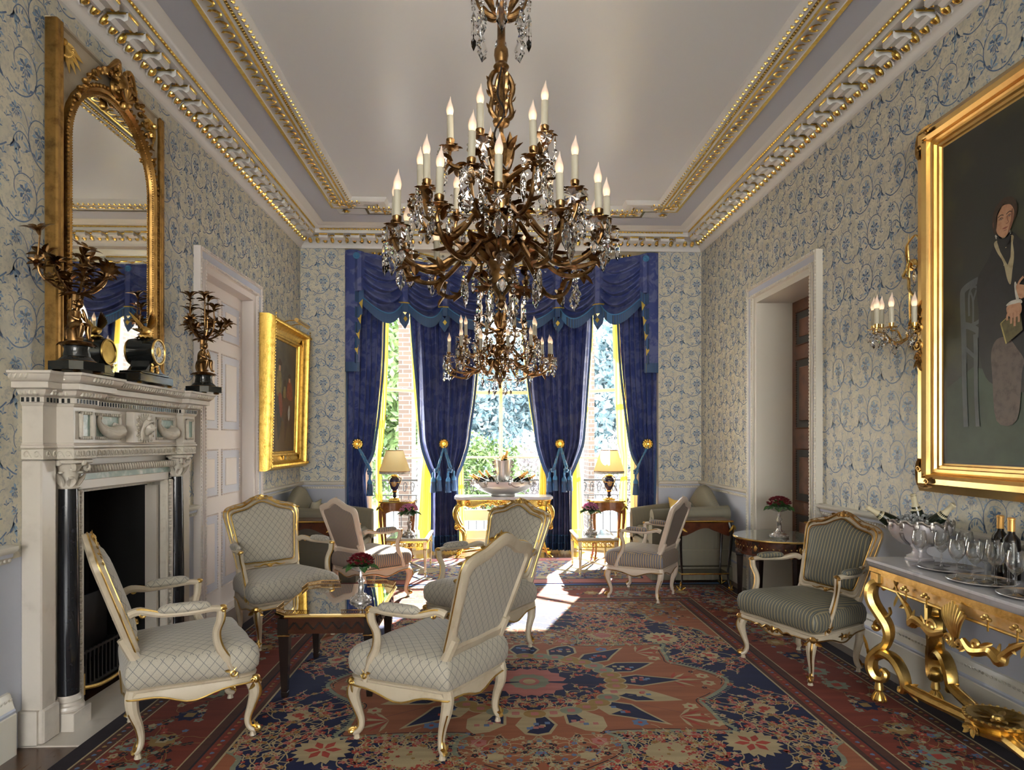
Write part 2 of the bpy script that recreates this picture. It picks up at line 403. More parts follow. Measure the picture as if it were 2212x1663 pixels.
for k, (Mx, w0, w1) in enumerate(panes):
    mb = MB(); mb.push(Mx); w = w1 - w0; c = (w0 + w1) / 2; y = .16
    def bar(x, z, sx, sz, sy=.045, yy=y): mb.box((x, yy, z), (sx, sy, sz), .006)
    e = .055
    bar(w0 + e / 2, (ZS + ZH) / 2, e, ZH - ZS, .12); bar(w1 - e / 2, (ZS + ZH) / 2, e, ZH - ZS, .12); bar(c, ZH - e / 2, w, e, .12); bar(c, ZS + e / 2 + .01, w, e + .08, .12)
    bar(c, 2.20, w - .08, .05); bar(c, 1.26, w - .08, .03)
    if k == 1: bar(c, (ZS + ZH) / 2, .055, ZH - ZS - .1); bar(c, .42, w - .08, .16)
    for xx in (w0 - .035, w1 + .035): mb.box((xx, -.02, (ZS + ZH) / 2), (.11, .04, ZH - ZS + .1), .008); mb.box((xx, -.035, (ZS + ZH) / 2), (.04, .03, ZH - ZS + .1), .008)
    mb.box((c, -.02, ZH + .06), (w + .18, .04, .12), .008)
    o = tag(mb.build('window_%d' % (k + 1), M['cream']), kind='structure')
    pb = MB(); pb.push(Mx); pb.box((c, y, (ZS + ZH) / 2), (w - .1, .004, ZH - ZS - .1)); tag(pb.build('pane', M['pane'], o), 'clear glass pane')
    hb = MB(); hb.push(Mx)
    if k == 1: hb.lathe([(0, 2.08), (.018, 2.09), (.012, 2.13), (.02, 2.2), (.012, 2.3), (0, 2.31)], 8); hb.st; q = hb; q.v = [tuple((Vector(v)) ) for v in q.v]
    if k == 1:
        hb = MB(); hb.push(Mx @ T((c, .1, 0))); hb.box((0, 0, 2.2), (.03, .03, .2), .008); hb.box((0, 0, 1.2), (.014, .02, 1.9), .003); hb.box((0, -.02, 1.3), (.02, .05, .12), .006)
        tag(hb.build('window_bolt', M['brass'], o), 'long brass bolt')

# ---------------------------------------------------------------- cornice, ceiling ribbon, rail, skirting
CM = [M['plaster'], M['giltbright']]
ROOM = [(XL, YB), (XR, YB), (XR, YF), (XL, YF)]
def egg(mb, s=1.):
    mb.mi = 1; mb.ball((0, 0, 0), (.017 * s, .017 * s, .024 * s), 8, 5); mb.mi = 0
def cornice(name, path, closed, step, zt=ZC, skip=lambda x, y: False):
    mb = MB(); z = ZW
    mould(mb, [(0, z - .012), (.018, z - .01), (.02, z + .005), (.026, z + .02), (.045, z + .035), (.062, z + .045), (.066, z + .052)], path, closed)
    mould(mb, [(.066, z + .052), (.076, z + .058), (.098, z + .075), (.10, z + .092), (.105, z + .105), (.225, z + .108)], path, closed)
    mould(mb, [(.225, z + .108), (.24, z + .108), (.242, z + .155), (.25, z + .158), (.275, z + .165), (.285, z + .175), (.30, z + .178), (.325, z + .185), (.345, z + .192), (.375, zt - .002), (.39, zt - .001)], path, closed)
    for x, y, a in along(path, .088, closed, .1):                     # gilt eggs between white darts
        if skip(x, y): continue
        mb.push(T((x, y, z + .066)) @ RZ(a) @ T((0, .088, 0)) @ RX(R(-45))); egg(mb, 1.5)
        mb.tube([(-.034, 0, .028), (-.033, 0, -.008), (-.019, 0, -.036), (0, .0, -.044), (.019, 0, -.036), (.033, 0, -.008), (.034, 0, .028)], .0065, 4); mb.box((.044, .004, -.005), (.008, .012, .04)); mb.pop()
    for x, y, a in along(path, step, closed, .24):                    # modillions
        if skip(x, y): continue
        mb.push(T((x, y, z + .1)) @ RZ(a))
        P = [(.095, .0), (.10, -.040), (.125, -.048), (.15, -.030), (.18, -.034), (.205, -.050), (.226, -.040), (.226, .008), (.095, .008)]
        for xa, xb in ((-.052, .052),):
            n = len(P); mb.add([(xa, p[0], p[1]) for p in P] + [(xb, p[0], p[1]) for p in P], [tuple(range(n)), tuple(range(2 * n - 1, n - 1, -1))] + [(i, i + n, (i + 1) % n + n, (i + 1) % n) for i in range(n)])
        mb.mi = 1; mb.box((0, .229, -.004), (.10, .012, .02), .004); mb.box((.0, .165, .002), (.104, .12, .006)); 
        for k in (-1, 1): mb.box((k * .052, .16, -.003), (.006, .11, .012), .002)
        mb.push(T((step / 2, .165, .004)))
        for j in range(5): mb.push(RZ(j * 2 * pi / 5)); mb.push(RX(pi)); mb.leaf(.036, .026, .3, .2, 3); mb.pop(); mb.pop()
        mb.ball((0, 0, -.006), .009, 6, 4); mb.pop(); mb.mi = 0
        mb.pop()
    mb.mi = 1
    for x, y, a in along(path, .036, closed, .3):                     # gilt bead row above the corona
        if skip(x, y): continue
        mb.push(T((x, y, z + .150)) @ RZ(a) @ T((0, .252, 0))); mb.ball((0, 0, 0), (.013, .010, .012), 6, 4); mb.box((.018, 0, .0), (.006, .012, .018)); mb.pop()
    mb.mi = 0
    return tag(mb.build(name, CM), kind='structure')
cornice('trim_1', ROOM, True, .19, skip=lambda x, y: y < 1.2)
bayin = [(BX1, YF + .02)] + [(p[0], p[1]) for p in BAY[::-1][1:-1]] + [(BX0, YF + .02)]
cornice('trim_2', [(BX1, YF + .35)] + [(p[0], p[1]) for p in BAY[::-1][1:-1]] + [(BX0, YF + .35)], False, .19)
# flat lavender field between cornice and ribbon
mb = MB(); mb.mi = 0
mould(mb, [(.37, ZC - .004), (.62, ZC - .004)], ROOM, True); tag(mb.build('trim_3', M['lavender'], smooth=False), kind='structure')
# ribbon with notched corners
ox0, ox1, oy0, oy1 = XL + .60, XR - .57, YB + .6, 7.28
nt, nw = .17, .36
def notched(x0, x1, y0, y1, w):
    return [(x0, y0), (x1, y0), (x1, y1 - nt), (x1 - w, y1 - nt), (x1 - w, y1), (x0 + w, y1), (x0 + w, y1 - nt), (x0, y1 - nt)]
RB = notched(ox0, ox1, oy0, oy1, nw)
mb = MB(); z = ZC - .03
mb.mi = 1; mould(mb, [(-.01, ZC), (-.01, z), (.018, z)], RB, True); mb.mi = 0
mould(mb, [(.018, z), (.022, z + .006), (.125, z + .006), (.13, z)], RB, True); mb.mi = 1
mould(mb, [(.13, z), (.155, z)], RB, True); mb.mi = 0
mould(mb, [(.155, z), (.158, z - .012), (.17, z - .012), (.178, z), (.20, z - .004), (.205, z - .014), (.24, z - .012), (.262, z + .012), (.265, ZC)], RB, True)
for x, y, a in along(RB, .10, True, .07):                             # gilt crescents
    if y < 1.0: continue
    mb.push(T((x, y, z + .002)) @ RZ(a) @ T((0, .073, 0))); mb.mi = 1
    P = [(cos(t) * .034, sin(t) * .036, -.006) for t in [R(-50) + k * R(250) / 8 for k in range(9)]]
    mb.tube(P, [.003, .006, .009, .011, .012, .010, .008, .005, .002], 5, flat=.6, up=(0, 0, 1)); mb.ball((.028, -.012, -.004), .008, 5, 4); mb.pop()
for x, y, a in along(RB, .027, True, .02):
    if y < 1.0: continue
    mb.push(T((x, y, z - .004)) @ RZ(a)); mb.mi = 1; mb.box((0, .188, -.004), (.017, .018, .014), .003); mb.pop()
for x, y, a in along(RB, .054, True, .02):
    if y < 1.0: continue
    mb.push(T((x, y, z - .008)) @ RZ(a) @ T((0, .232, 0)) @ RX(R(-35))); mb.mi = 1; mb.ball((0, 0, 0), (.013, .016, .015), 6, 4); mb.mi = 0; mb.box((.027, 0, -.004), (.006, .03, .012)); mb.pop()
tag(mb.build('trim_4', CM), kind='structure')
mb = MB(); mb.mi = 0                                                    # small gilt rosettes in the corners of the lavender field
for x, y in ((ox0 + .12, 7.24), (ox1 - .12, 7.24)):
    mb.push(T((x, y, ZC - .012)))
    for j in range(6): mb.push(RZ(j * pi / 3) @ RX(pi)); mb.leaf(.055, .03, .2, .2, 3); mb.pop()
    mb.ball((0, 0, -.008), .014, 8, 5); mb.pop()
tag(mb.build('trim_5', M['giltbright']), kind='structure')
# chair rail and skirting (split at doors)
def rails(name_r, name_b, paths, X):
    mr = MB(); ms = MB()
    for p in paths:
        mr.mi = 0; mould(mr, [(0, .915), (.012, .915), (.016, .935), (.028, .945)], p); mr.mi = 1; mould(mr, [(.028, .945), (.03, .962)], p); mr.mi = 0; mould(mr, [(.03, .962), (.05, .975), (.056, .985), (.056, .998), (.03, 1.004), (0, 1.004)], p)
        ms.mi = 0; mould(ms, [(.045, 0), (.045, .195), (.04, .2)], p); ms.mi = 1; mould(ms, [(.04, .2), (.042, .212), (.036, .222)], p); ms.mi = 0; mould(ms, [(.036, .222), (.03, .24), (.018, .285), (.012, .295), (0, .298)], p)
        for x, y, a in along(p, .03):
            mr.push(T((x, y, .93)) @ RZ(a) @ T((0, .022, 0))); mr.ball((0, 0, 0), (.011, .006, .009), 5, 4); mr.pop()
            ms.push(T((x, y, .262)) @ RZ(a) @ T((0, .024, 0)) @ RX(R(-25))); ms.box((0, 0, 0), (.017, .006, .024), .002); ms.pop()
    tag(mr.build(name_r, [M['cream'], M['lavender']]), kind='structure'); tag(ms.build(name_b, [M['cream'], M['lavender']]), kind='structure')
rails('trim_6', 'baseboard_left', [[(BX0, YF), (XL, YF), (XL, 6.52)], [(XL, 5.14), (XL, 4.92)], [(XL, 3.18), (XL, 1.2)]], XL)
rails('trim_7', 'baseboard_right', [[(XR, .8), (XR, 5.05)], [(XR, 6.45), (XR, YF), (BX1, YF)]], XR)

# ---------------------------------------------------------------- doors
def door(name, X, sg, y0, y1, zt, dark):
    """opening y0..y1 in a long wall; sg = +1 when the room lies towards +x"""
    fr = MB(); fr.push(T((X, 0, 0)) @ (Matrix.Identity(4) if sg > 0 else S(-1, 1, 1)))    # local +x into the room
    w = .165
    def arch(p):                                        # architrave profile swept round three sides
        rings = []
        for o, h in p:
            rings.append([(h, y0 - o, 0), (h, y0 - o, zt + o), (h, y1 + o, zt + o), (h, y1 + o, 0)])
        fr.loft(rings, False)
    fr.mi = 0; arch([(w, 0), (w, .055), (w - .025, .058), (w - .03, .045)]); fr.mi = 1; arch([(w - .03, .045), (.085, .036)]); fr.mi = 0; arch([(.085, .036), (.08, .048), (.06, .044), (.05, .028), (.02, .022), (.015, .03), (-.004, .026), (-.006, 0), (-.006, -.36)])
    # enriched bands
    for k in range(int((zt + .1) / .028)):
        for yy, s in ((y0 - .055, 1), (y1 + .055, 1), (y0 - w + .014, 1), (y1 + w - .014, 1)): fr.box((.052 if abs(yy - y0) < .1 or abs(yy - y1) < .1 else .06, yy, k * .028 + .02), (.007, .016, .017))
    for k in range(int((y1 - y0 + .3) / .028)):
        fr.box((.053, y0 - .14 + k * .028, zt + .062), (.007, .017, .014)); fr.box((.062, y0 - .14 + k * .028, zt + w - .012), (.007, .017, .016))
    fr.box((-.33, (y0 + y1) / 2, zt + .03), (.1, y1 - y0, .06)); fr.box((-.16, (y0 + y1) / 2, .008), (.34, y1 - y0, .014))
    o = tag(fr.build(name, [M['cream'] if dark else M['pinkwhite'], M['lavender']]), kind='structure')
    dd = 0 if dark else .25
    lf = MB(); lf.push(T((X + sg * dd, 0, 0)) @ (Matrix.Identity(4) if sg > 0 else S(-1, 1, 1)))
    lf.mi = 0; lf.box((-.36, (y0 + y1) / 2, zt / 2), (.05, y1 - y0, zt))
    zz = ((.20, .86), (1.02, 1.42), (1.60, 2.27), (2.40, 2.74)) if not dark else ((.2, .8), (.92, 1.42), (1.62, 2.28), (2.42, 2.74))
    m = (y0 + y1) / 2; 
    for a, b in ((y0 + .085, m - .045), (m + .045, y1 - .085)):
        for c, d in zz:
            lf.mi = 1
            for q, hh in (((a, b, c, d), -.334),):
                lf.box((hh, (a + b) / 2, (c + d) / 2), (.004, b - a, d - c))
            lf.mi = 0; g = .075; lf.box((-.331, (a + b) / 2, (c + d) / 2), (.012, b - a - 2 * g, d - c - 2 * g), .004)
            n = int((d - c) / .022)
            for k in range(n + 1):
                for yy in (a, b): lf.box((-.33, yy, c + k * (d - c) / n), (.014, .013, .013), .003)
            n = int((b - a) / .022)
            for k in range(1, n):
                for z in (c, d): lf.box((-.33, a + k * (b - a) / n, z), (.014, .013, .013), .003)
    lf.build('door_leaf', [mat('dark_door_wood', (.17, .06, .025), .3, var=(9, (.10, .035, .015), .4, .7)), M['ebony']] if dark else [M['pinkwhite'], M['doorblue']], o)
    kb = MB(); kb.push(T((X + sg * dd, 0, 0)) @ (Matrix.Identity(4) if sg > 0 else S(-1, 1, 1)) @ T((-.335, y0 + .07 if sg < 0 else y0 + .05, 1.02)) @ RY(R(90)))
    kb.lathe([(.0, 0), (.035, 0), (.035, .006), (.012, .012), (.01, .04), (.03, .055), (.033, .07), (.02, .085), (0, .088)], 14)
    kb.pop(); kb.push(T((X + sg * dd, 0, 0)) @ (Matrix.Identity(4) if sg > 0 else S(-1, 1, 1))); kb.box((-.332, y0 + .06, .98), (.006, .05, .26), .003)
    tag(kb.build('door_knob', M['brass'], o), 'brass knob on a long plate')
door('door_1', XL, 1, 5.30, 6.36, 2.86, False)
door('door_2', XR, -1, 5.22, 6.28, 2.86, True)

# ---------------------------------------------------------------- outside
def _ground(t, b, co): pass
M['stone'] = mat('pale_terrace_stone', (.42, .41, .39), .8, var=(6, (.34, .33, .31), .4, .7))
M['brick'] = mat('brown_brick', (.3, .2, .15), .85)
def _brick(t, b, co):
    x, y, z = t.sep(co)[:3]; cb = t.new('ShaderNodeCombineXYZ'); t.l.new(t.math('ADD', x, y), cb.inputs[0]); t.l.new(z, cb.inputs[1])
    br = t.new('ShaderNodeTexBrick'); t.l.new(cb.outputs[0], br.inputs[0]); br.inputs['Scale'].default_value = 1; br.inputs['Brick Width'].default_value = .22; br.inputs['Row Height'].default_value = .075; br.inputs['Mortar Size'].default_value = .008
    br.inputs['Color1'].default_value = (.10, .07, .055, 1); br.inputs['Color2'].default_value = (.07, .05, .042, 1); br.inputs['Mortar'].default_value = (.15, .14, .125, 1); t.l.new(br.outputs[0], b.inputs['Base Color'])
M['brick'] = mat('brown_stock_brick', (.3, .2, .15), .85, build=_brick)
M['foliage'] = mat('garden_foliage', (.06, .11, .025), .6, var=(3, (.17, .24, .08), .35, .7), Transmission_Weight=0.)
M['foliageteal'] = mat('blue_green_foliage', (.07, .13, .15), .6, var=(3, (.22, .28, .30), .35, .7))
M['bark'] = mat('tree_bark', (.09, .06, .04), .9)
rnd = random.Random(5)
mb = MB(); mb.box((XM, 12., -.2), (26, 7.2, .3)); mb.box((XM, 30.5, -1.4), (60, 20, .3)); tag(mb.build('terrace', M['stone']), 'pale stone terrace outside the bay windows', 'terrace')
for x, y, w, lb in ((-1.40, 11.2, .22, 'brown brick pier outside the left bay window'), (1.80, 11.6, .10, 'brown brick pier outside the right bay window')):
    mb = MB(); mb.box((x, y, 2.2), (w, .6, 4.5)); mb.box((x, y, 4.5), (w + .1, .7, .12)); tag(mb.build('brick_pier', M['brick'], smooth=False), lb, 'pier', 'brick piers flanking the bay')
t = thing('balcony_railing', 'black iron balcony railing with scrollwork outside the bay windows', 'railing', (0, 10.4, -.05))
mb = MB(); mb.box((.2, 0, .92), (7, .04, .03)); mb.box((.2, 0, .68), (7, .03, .015)); mb.box((.2, 0, .08), (7, .03, .02)); mb.build('rail', M['iron'], t)
mb = MB()
for k in range(58):
    x = -3.2 + k * .12; mb.tube([(x, 0, 0), (x, 0, .68)], .008, 5)
    c = [(x + .06 + cos(a) * .038 * (1 - a / 12), 0, .80 + sin(a) * .10 * (1 - a / 12)) for a in [j * .7 for j in range(12)]]; mb.tube(c, .007, 4)
tag(mb.build('baluster', M['iron'], t), kind='stuff')
def foliage(name, mt, c, r, n, s, par, rnd, low=False):
    vs = []; fs = []
    for i in range(n):
        a, b = rnd.uniform(0, 2 * pi), math.acos(rnd.uniform(-1, 1)); k = rnd.uniform(.25, 1) ** .5 * (1 + .22 * sin(a * 3 + b * 4))
        p = Vector((c[0] + r[0] * k * sin(b) * cos(a), c[1] + r[1] * k * sin(b) * sin(a), c[2] + r[2] * k * cos(b)))
        u = Vector((rnd.uniform(-1, 1), rnd.uniform(-1, 1), rnd.uniform(-1, 1))).normalized() * s * rnd.uniform(.6, 1.3); w = u.cross(Vector((rnd.uniform(-1, 1), rnd.uniform(-1, 1), rnd.uniform(-1, 1)))).normalized() * u.length * .5
        q = len(vs); vs += [tuple(p - u), tuple(p + w), tuple(p + u), tuple(p - w)]; fs.append((q, q + 1, q + 2, q + 3))
    mb = MB(); mb.add(vs, fs); return mb.build(name, mt, par, smooth=False)
def tree(lb, loc, H, r, mt, n=7000, s=.13):
    t = thing('garden_tree', lb, 'tree', loc, 0, 'trees beyond the terrace')
    mb = MB(); mb.tube([(0, 0, 0), (.1, .05, H * .4), (0, 0, H * .8)], [.22, .16, .07], 8, sm=3)
    for a in (0, 2, 4): mb.tube([(0, 0, H * .35), (cos(a) * r * .4, sin(a) * r * .4, H * .62)], [.09, .03], 6)
    mb.build('trunk', M['bark'], t); foliage('crown', mt, (0, 0, H * .62), (r, r, H * .42), n, s, t, rnd)
M['blossom'] = mat('pale_blossom', (.42, .37, .37), .7, var=(2.5, (.13, .2, .08), .5, .7))
tree('tall yellow green tree seen through the left bay window', (-3.2, 17.0, -1.25), 6.5, 1.9, M['foliage'], 8000)
tree('blue green tree seen through the left half of the centre window', (-.7, 19.8, -1.25), 6.0, 1.8, M['foliageteal'], 8000)
tree('broad blue green tree seen through the right half of the centre window', (2.2, 21.6, -1.25), 6.8, 1.9, M['foliageteal'], 8000)
tree('tall green tree seen through the right bay window', (4.0, 17.6, -1.25), 6.5, 2.0, M['foliageteal'], 8000)
for lb, x, y, mt in (('green bush behind the balcony railing at the left bay window', -2.9, 13.6, M['foliage']), ('green bush behind the railing below the centre window', -.1, 13.2, M['foliage']), ('pale flowering bush behind the railing right of centre', 1.1, 14.2, M['blossom']), ('white flowering bush outside the right bay window', 2.9, 13.6, M['blossom']), ('pale flowering bush left of the centre window', -1.2, 14.6, M['blossom'])):
    t = thing('garden_bush', lb, 'bush', (x, y, .06), 0, 'bushes behind the railing'); foliage('leaves', mt, (0, 0, .75), (.85, .6, .8), 3500, .055, t, rnd)
    mb = MB()
    for k in range(6): mb.tube([(0, 0, 0), (cos(k) * .4, sin(k) * .3, .8)], [.02, .008], 5)
    mb.build('stem', M['bark'], t)
# ---------------------------------------------------------------- upholstery
def _axes(t):
    """in-surface coordinates (a, b) chosen from the object-space normal"""
    tc = t.new('ShaderNodeTexCoord'); x, y, z = t.sep(tc.outputs['Object'])[:3]; nx, ny, nz = t.sep(tc.outputs['Normal'])[:3]
    ax, ay, az = [t.math('ABSOLUTE', q) for q in (nx, ny, nz)]
    side = t.math('GREATER_THAN', ay, t.math('MAXIMUM', ax, az))           # facing +-y
    top = t.math('GREATER_THAN', az, t.math('MAXIMUM', ax, ay))
    def sel(f, p, q): return t.math('ADD', t.math('MULTIPLY', f, p), t.math('MULTIPLY', t.math('SUBTRACT', 1., f), q))
    a = sel(side, x, y); b = sel(top, x, z)
    return a, b, tc.outputs['Object']
def _lattice(p, w, ground, line):
    def f(t, bs, co):
        a, b, _ = _axes(t)
        u = t.math('PINGPONG', t.math('ADD', a, t.math('MULTIPLY', b, .8)), p / 2); v = t.math('PINGPONG', t.math('SUBTRACT', a, t.math('MULTIPLY', b, .8)), p / 2)
        m = t.math('MINIMUM', u, v); l = t.ramp(m, w * 1.6, w * .5)
        g = t.mix(t.ramp(t.noise(300, co, 2.), .3, .7), ground, tuple(k * .86 for k in ground))
        t.l.new(t.mix(t.math('MULTIPLY', l, .8), g, line), bs.inputs['Base Color'])
    return f
M['lattice'] = mat('cream_lattice_silk', rough=.7, build=_lattice(.046, .0013, (.47, .43, .345), (.065, .08, .11)), Sheen_Weight=.2)
def _stripe(p, cols):
    def f(t, bs, co):
        a, b, _ = _axes(t); fr = t.math('FRACT', t.math('DIVIDE', a, p))
        r = t.new('ShaderNodeValToRGB'); e = r.color_ramp; e.interpolation = 'EASE'
        for k, (pos, c) in enumerate(cols):
            q = e.elements[k] if k < 2 else e.elements.new(pos)
            q.position = pos; q.color = tuple(c) + (1,)
        t.l.new(fr, r.inputs[0]); n = t.noise(5, co, 3.)
        t.l.new(t.mix(t.math('MULTIPLY', n, .15), r.outputs[0], (.22, .20, .15)), bs.inputs['Base Color'])
    return f
M['stripe'] = mat('striped_rep', rough=.65, build=_stripe(.022, [(0, (.44, .31, .17)), (.28, (.46, .35, .22)), (.36, (.10, .06, .05)), (.5, (.15, .17, .24)), (.72, (.18, .20, .26)), (.82, (.08, .05, .04)), (.98, (.44, .31, .17))]))
M['stripegreen'] = mat('olive_striped_rep', rough=.65, build=_stripe(.024, [(0, (.26, .22, .13)), (.3, (.27, .24, .15)), (.38, (.035, .035, .03)), (.55, (.10, .12, .12)), (.72, (.12, .13, .12)), (.84, (.035, .033, .028)), (.98, (.26, .22, .13))]))
M['stripesofa'] = mat('sofa_striped_rep', rough=.7, build=_stripe(.014, [(0, (.30, .25, .15)), (.3, (.29, .25, .16)), (.4, (.12, .095, .06)), (.55, (.17, .185, .16)), (.8, (.19, .20, .18)), (.98, (.30, .25, .15))]))
M['nail'] = mat('brass_nails', (.32, .22, .10), .35, 1.)

def mir(P): return P + [(-a, b) for a, b in P[-2:0:-1]]      # closed outline from a half (y >= 0) list of (y, z)
def scroll(mb, c, r, turns=1.3, th=.008, a0=0., n=16, ax='x', flip=1, end=.15):
    """a small carved volute in the plane normal to ax"""
    P = []; rr = []
    for k in range(n + 1):
        t = k / n; a = a0 + flip * t * turns * 2 * pi; q = r * lerp(1, end, t)
        x, y = cos(a) * q, sin(a) * q
        P.append((c[0], c[1] + x, c[2] + y) if ax == 'x' else (c[0] + x, c[1], c[2] + y) if ax == 'y' else (c[0] + x, c[1] + y, c[2])); rr.append(th * lerp(.7, 1.2, t))
    mb.tube(P, rr, 6)
def acanthus(mb, p, d, up, L, W, n=5, curl=.35):
    """spray of carved leaves at p, pointing along d, fanned about 'up'"""
    d = Vector(d).normalized(); up = Vector(up).normalized(); s = up.cross(d).normalized(); up = d.cross(s)
    for k in range(n):
        a = (k / (n - 1) - .5) * 1.9 if n > 1 else 0
        q = (d * cos(a) + s * sin(a)); sd = up.cross(q)
        mx = Matrix(((q.x, sd.x, up.x, p[0]), (q.y, sd.y, up.y, p[1]), (q.z, sd.z, up.z, p[2]), (0, 0, 0, 1)))
        mb.push(mx); mb.leaf(L * (1 - .3 * abs(a)), W, curl, .35, 4); mb.pop()

BO = [(0, -.004), (.11, 0), (.19, -.006), (.222, .02), (.232, .10), (.250, .24), (.269, .37), (.274, .425), (.256, .462), (.205, .482), (.135, .498), (.07, .530), (0, .552)]
BI = [(0, .046), (.11, .050), (.165, .050), (.184, .068), (.194, .12), (.210, .24), (.225, .36), (.228, .392), (.212, .418), (.165, .432), (.110, .446), (.055, .476), (0, .494)]
SP = [(.276, 0), (.268, .12), (.276, .225), (.260, .275), (.20, .290), (.05, .276), (-.12, .248), (-.225, .230), (-.242, .19), (-.246, 0)]
def armchair(name, label, group, fab, paint, gold, wide=1., tall=1., nails=False, ornate=1):
    t = thing(name, label, 'armchair', group=group)
    FR = [paint, gold]
    W = wide
    plan = spline([(x, y * W) for x, y in SP] + [(x, -y * W) for x, y in SP[-2:0:-1]], 5, True); n = len(plan)
    def ring(s, z, fz=None): return [(x * (1 + s / .27), y * (1 + s / (.27 * W)), z if fz is None else fz(x, y)) for x, y in plan]
    # seat rail with a serpentine lower edge
    mb = MB(); mb.push(T((0, 0, -.055)))
    def low(x, y):
        a = math.atan2(y / W, x); return .302 + .020 * cos(4 * a + pi) - .006 * cos(8 * a)
    mb.loft([ring(-.035, 0, lambda x, y: low(x, y) + .01), ring(-.004, 0, low), ring(.008, 0, lambda x, y: low(x, y) + .006), ring(.010, 0, lambda x, y: low(x, y) + .02), ring(.000, .352), ring(.008, .358), ring(.010, .368), ring(-.01, .374), ring(-.05, .372)])
    mb.mi = 1; mb.tube([(x * 1.045, y * (1 + .045 / 1), low(x, y) + .012) for x, y in plan], .0045, 5, closed=True)
    if ornate:
        for sx, a in ((.284, 0),):
            for s in (-1, 1):
                mb.tube([(sx + .003, s * .02, .325), (sx + .004, s * .05, .338), (sx + .004, s * .085, .318), (sx + .002, s * .12, .33), (sx, s * .15 * W, .318)], [.009, .007, .008, .006, .002], 6, sm=3)
                scroll(mb, (sx + .004, s * .04, .322), .018, 1.2, .005, 0, 12, 'x', s)
            mb.ball((sx + .004, 0, .325), (.012, .02, .022), 8, 5); acanthus(mb, (sx + .003, 0, .320), (.0, 0, -1), (1, 0, 0), .026, .014, 5, .03)
        for s in (-1, 1) if nails else (): mb.ball((0, s * .289 * W, .33), (.022, .008, .014), 8, 5); acanthus(mb, (.02, s * .287 * W, .33), (1, 0, 0), (0, s, 0), .04, .012, 3, .02); acanthus(mb, (-.02, s * .287 * W, .33), (-1, 0, 0), (0, s, 0), .04, .012, 3, .02)
    mb.build('seat_frame', FR, t)
    if nails:
        mb = MB(); mb.push(T((0, 0, -.055))); q = ring(.002, .379); L = 0
        for i in range(n):
            a, b = Vector(q[i]), Vector(q[(i + 1) % n]); k = max(1, int((b - a).length / .013))
            for j in range(k): p = a.lerp(b, j / k); mb.ball(tuple(p), .0045, 5, 3)
        mb.build('nail_trim', M['nail'], t)
    mb = MB(); rr = []
    for s, z in ((-.012, .31), (.004, .322), (.018, .345), (.022, .39), (.016, .425), (-.002, .448), (-.035, .463), (-.09, .473), (-.16, .480), (-.24, .484)): rr.append([(x * (1 + s / .27), y * (1 + s / .27), z - (.012 if z < .44 else .0) * (x < -.2)) for x, y in plan])
    mb.loft(rr); mb.add([(0, 0, .484)] + rr[-1], [(0, i + 1, (i + 1) % n + 1) for i in range(n)]); mb.build('seat_cushion', fab, t, 60)
    # legs
    for s in (1, -1):
        for front in (1, 0):
            mb = MB(); mb.push(S(1, 1, .835))
            if front:
                y = s * .258 * W; P = [(.238, y * .97, .36), (.262, y * 1.02, .315), (.274, y * 1.04, .26), (.262, y, .185), (.246, y * .965, .115), (.246, y * .965, .07), (.260, y * .99, .042), (.280, y * 1.03, .03)]
                mb.tube(P, [.030, .032, .029, .021, .016, .0145, .017, .016], 10, sm=4)
                mb.mi = 1; e = [(p[0] + r_ * .72, p[1] + s * r_ * .72, p[2]) for p, r_ in zip(P[1:], [.030, .028, .021, .016, .014, .017, .014])]; mb.tube(e, [.007, .008, .006, .005, .005, .006, .005], 6, sm=4)
                if ornate:
                    acanthus(mb, (.276, y * 1.10, .330), (.0, s * .0, -1), (1, s, 0), .095, .030, 3, -.08); mb.ball((.274, y * 1.09, .335), (.022, .022, .026), 8, 5)
                    mb.ball((.276, y * 1.11, .29), (.008, .008, .014), 6, 4); mb.ball((.272, y * 1.10, .26), (.006, .006, .011), 6, 4)
                    for q in (-1, 1): mb.push(T((.262, y * 1.04, .335)) @ RZ(s * R(45) + q * .9)); scroll(mb, (.030, 0, -.0), .014, 1.1, .004, 0, 10, 'x'); mb.pop()
                mb.push(T((.274, y * 1.02, .038)) @ RZ(s * R(45))); scroll(mb, (.010, 0, .004), .022, 1.3, .010, pi, 14, 'y', -1); 
                for q in (-1, 1): mb.ball((.014, q * .009, .0), (.012, .006, .012), 8, 5)
                acanthus(mb, (.004, 0, .012), (-.25, 0, 1), (1, 0, 0), .04, .016, 3, -.05); mb.pop()
                mb.mi = 0; mb.push(T((.266, y, 0))); mb.lathe([(0, .0), (.017, 0), (.012, .022), (.012, .032), (0, .033)], 8); mb.pop()
            else:
                y = s * .212 * W; P = [(-.226, y, .37), (-.232, y, .32), (-.226, y * 1.02, .25), (-.205, y, .17), (-.196, y, .10), (-.205, y * 1.03, .05), (-.222, y * 1.06, .03)]
                mb.tube(P, [.028, .029, .026, .020, .0165, .017, .014], 10, sm=4)
                mb.mi = 1; e = [(p[0] - r_ * .75, p[1] + s * r_ * .65, p[2]) for p, r_ in zip(P[2:], [.024, .020, .016, .016, .012])]; mb.tube(e, [.005, .004, .004, .005, .006], 6, sm=4)
                mb.push(T((-.214, y * 1.05, .04)) @ RZ(pi)); mb.ball((.010, 0, 0), (.014, .014, .013), 8, 5); acanthus(mb, (.012, 0, .01), (-.2, 0, 1), (1, 0, 0), .05, .018, 3, -.05); mb.pop()
                mb.mi = 0; mb.push(T((-.208, y * 1.04, 0))); mb.lathe([(0, 0), (.016, 0), (.012, .022), (.012, .03), (0, .031)], 8); mb.pop()
            mb.build('leg', FR, t)
    # back
    HB = Matrix.Translation((-.215, 0, .458)) @ RY(R(-18.5))
    ky, kz = W, tall
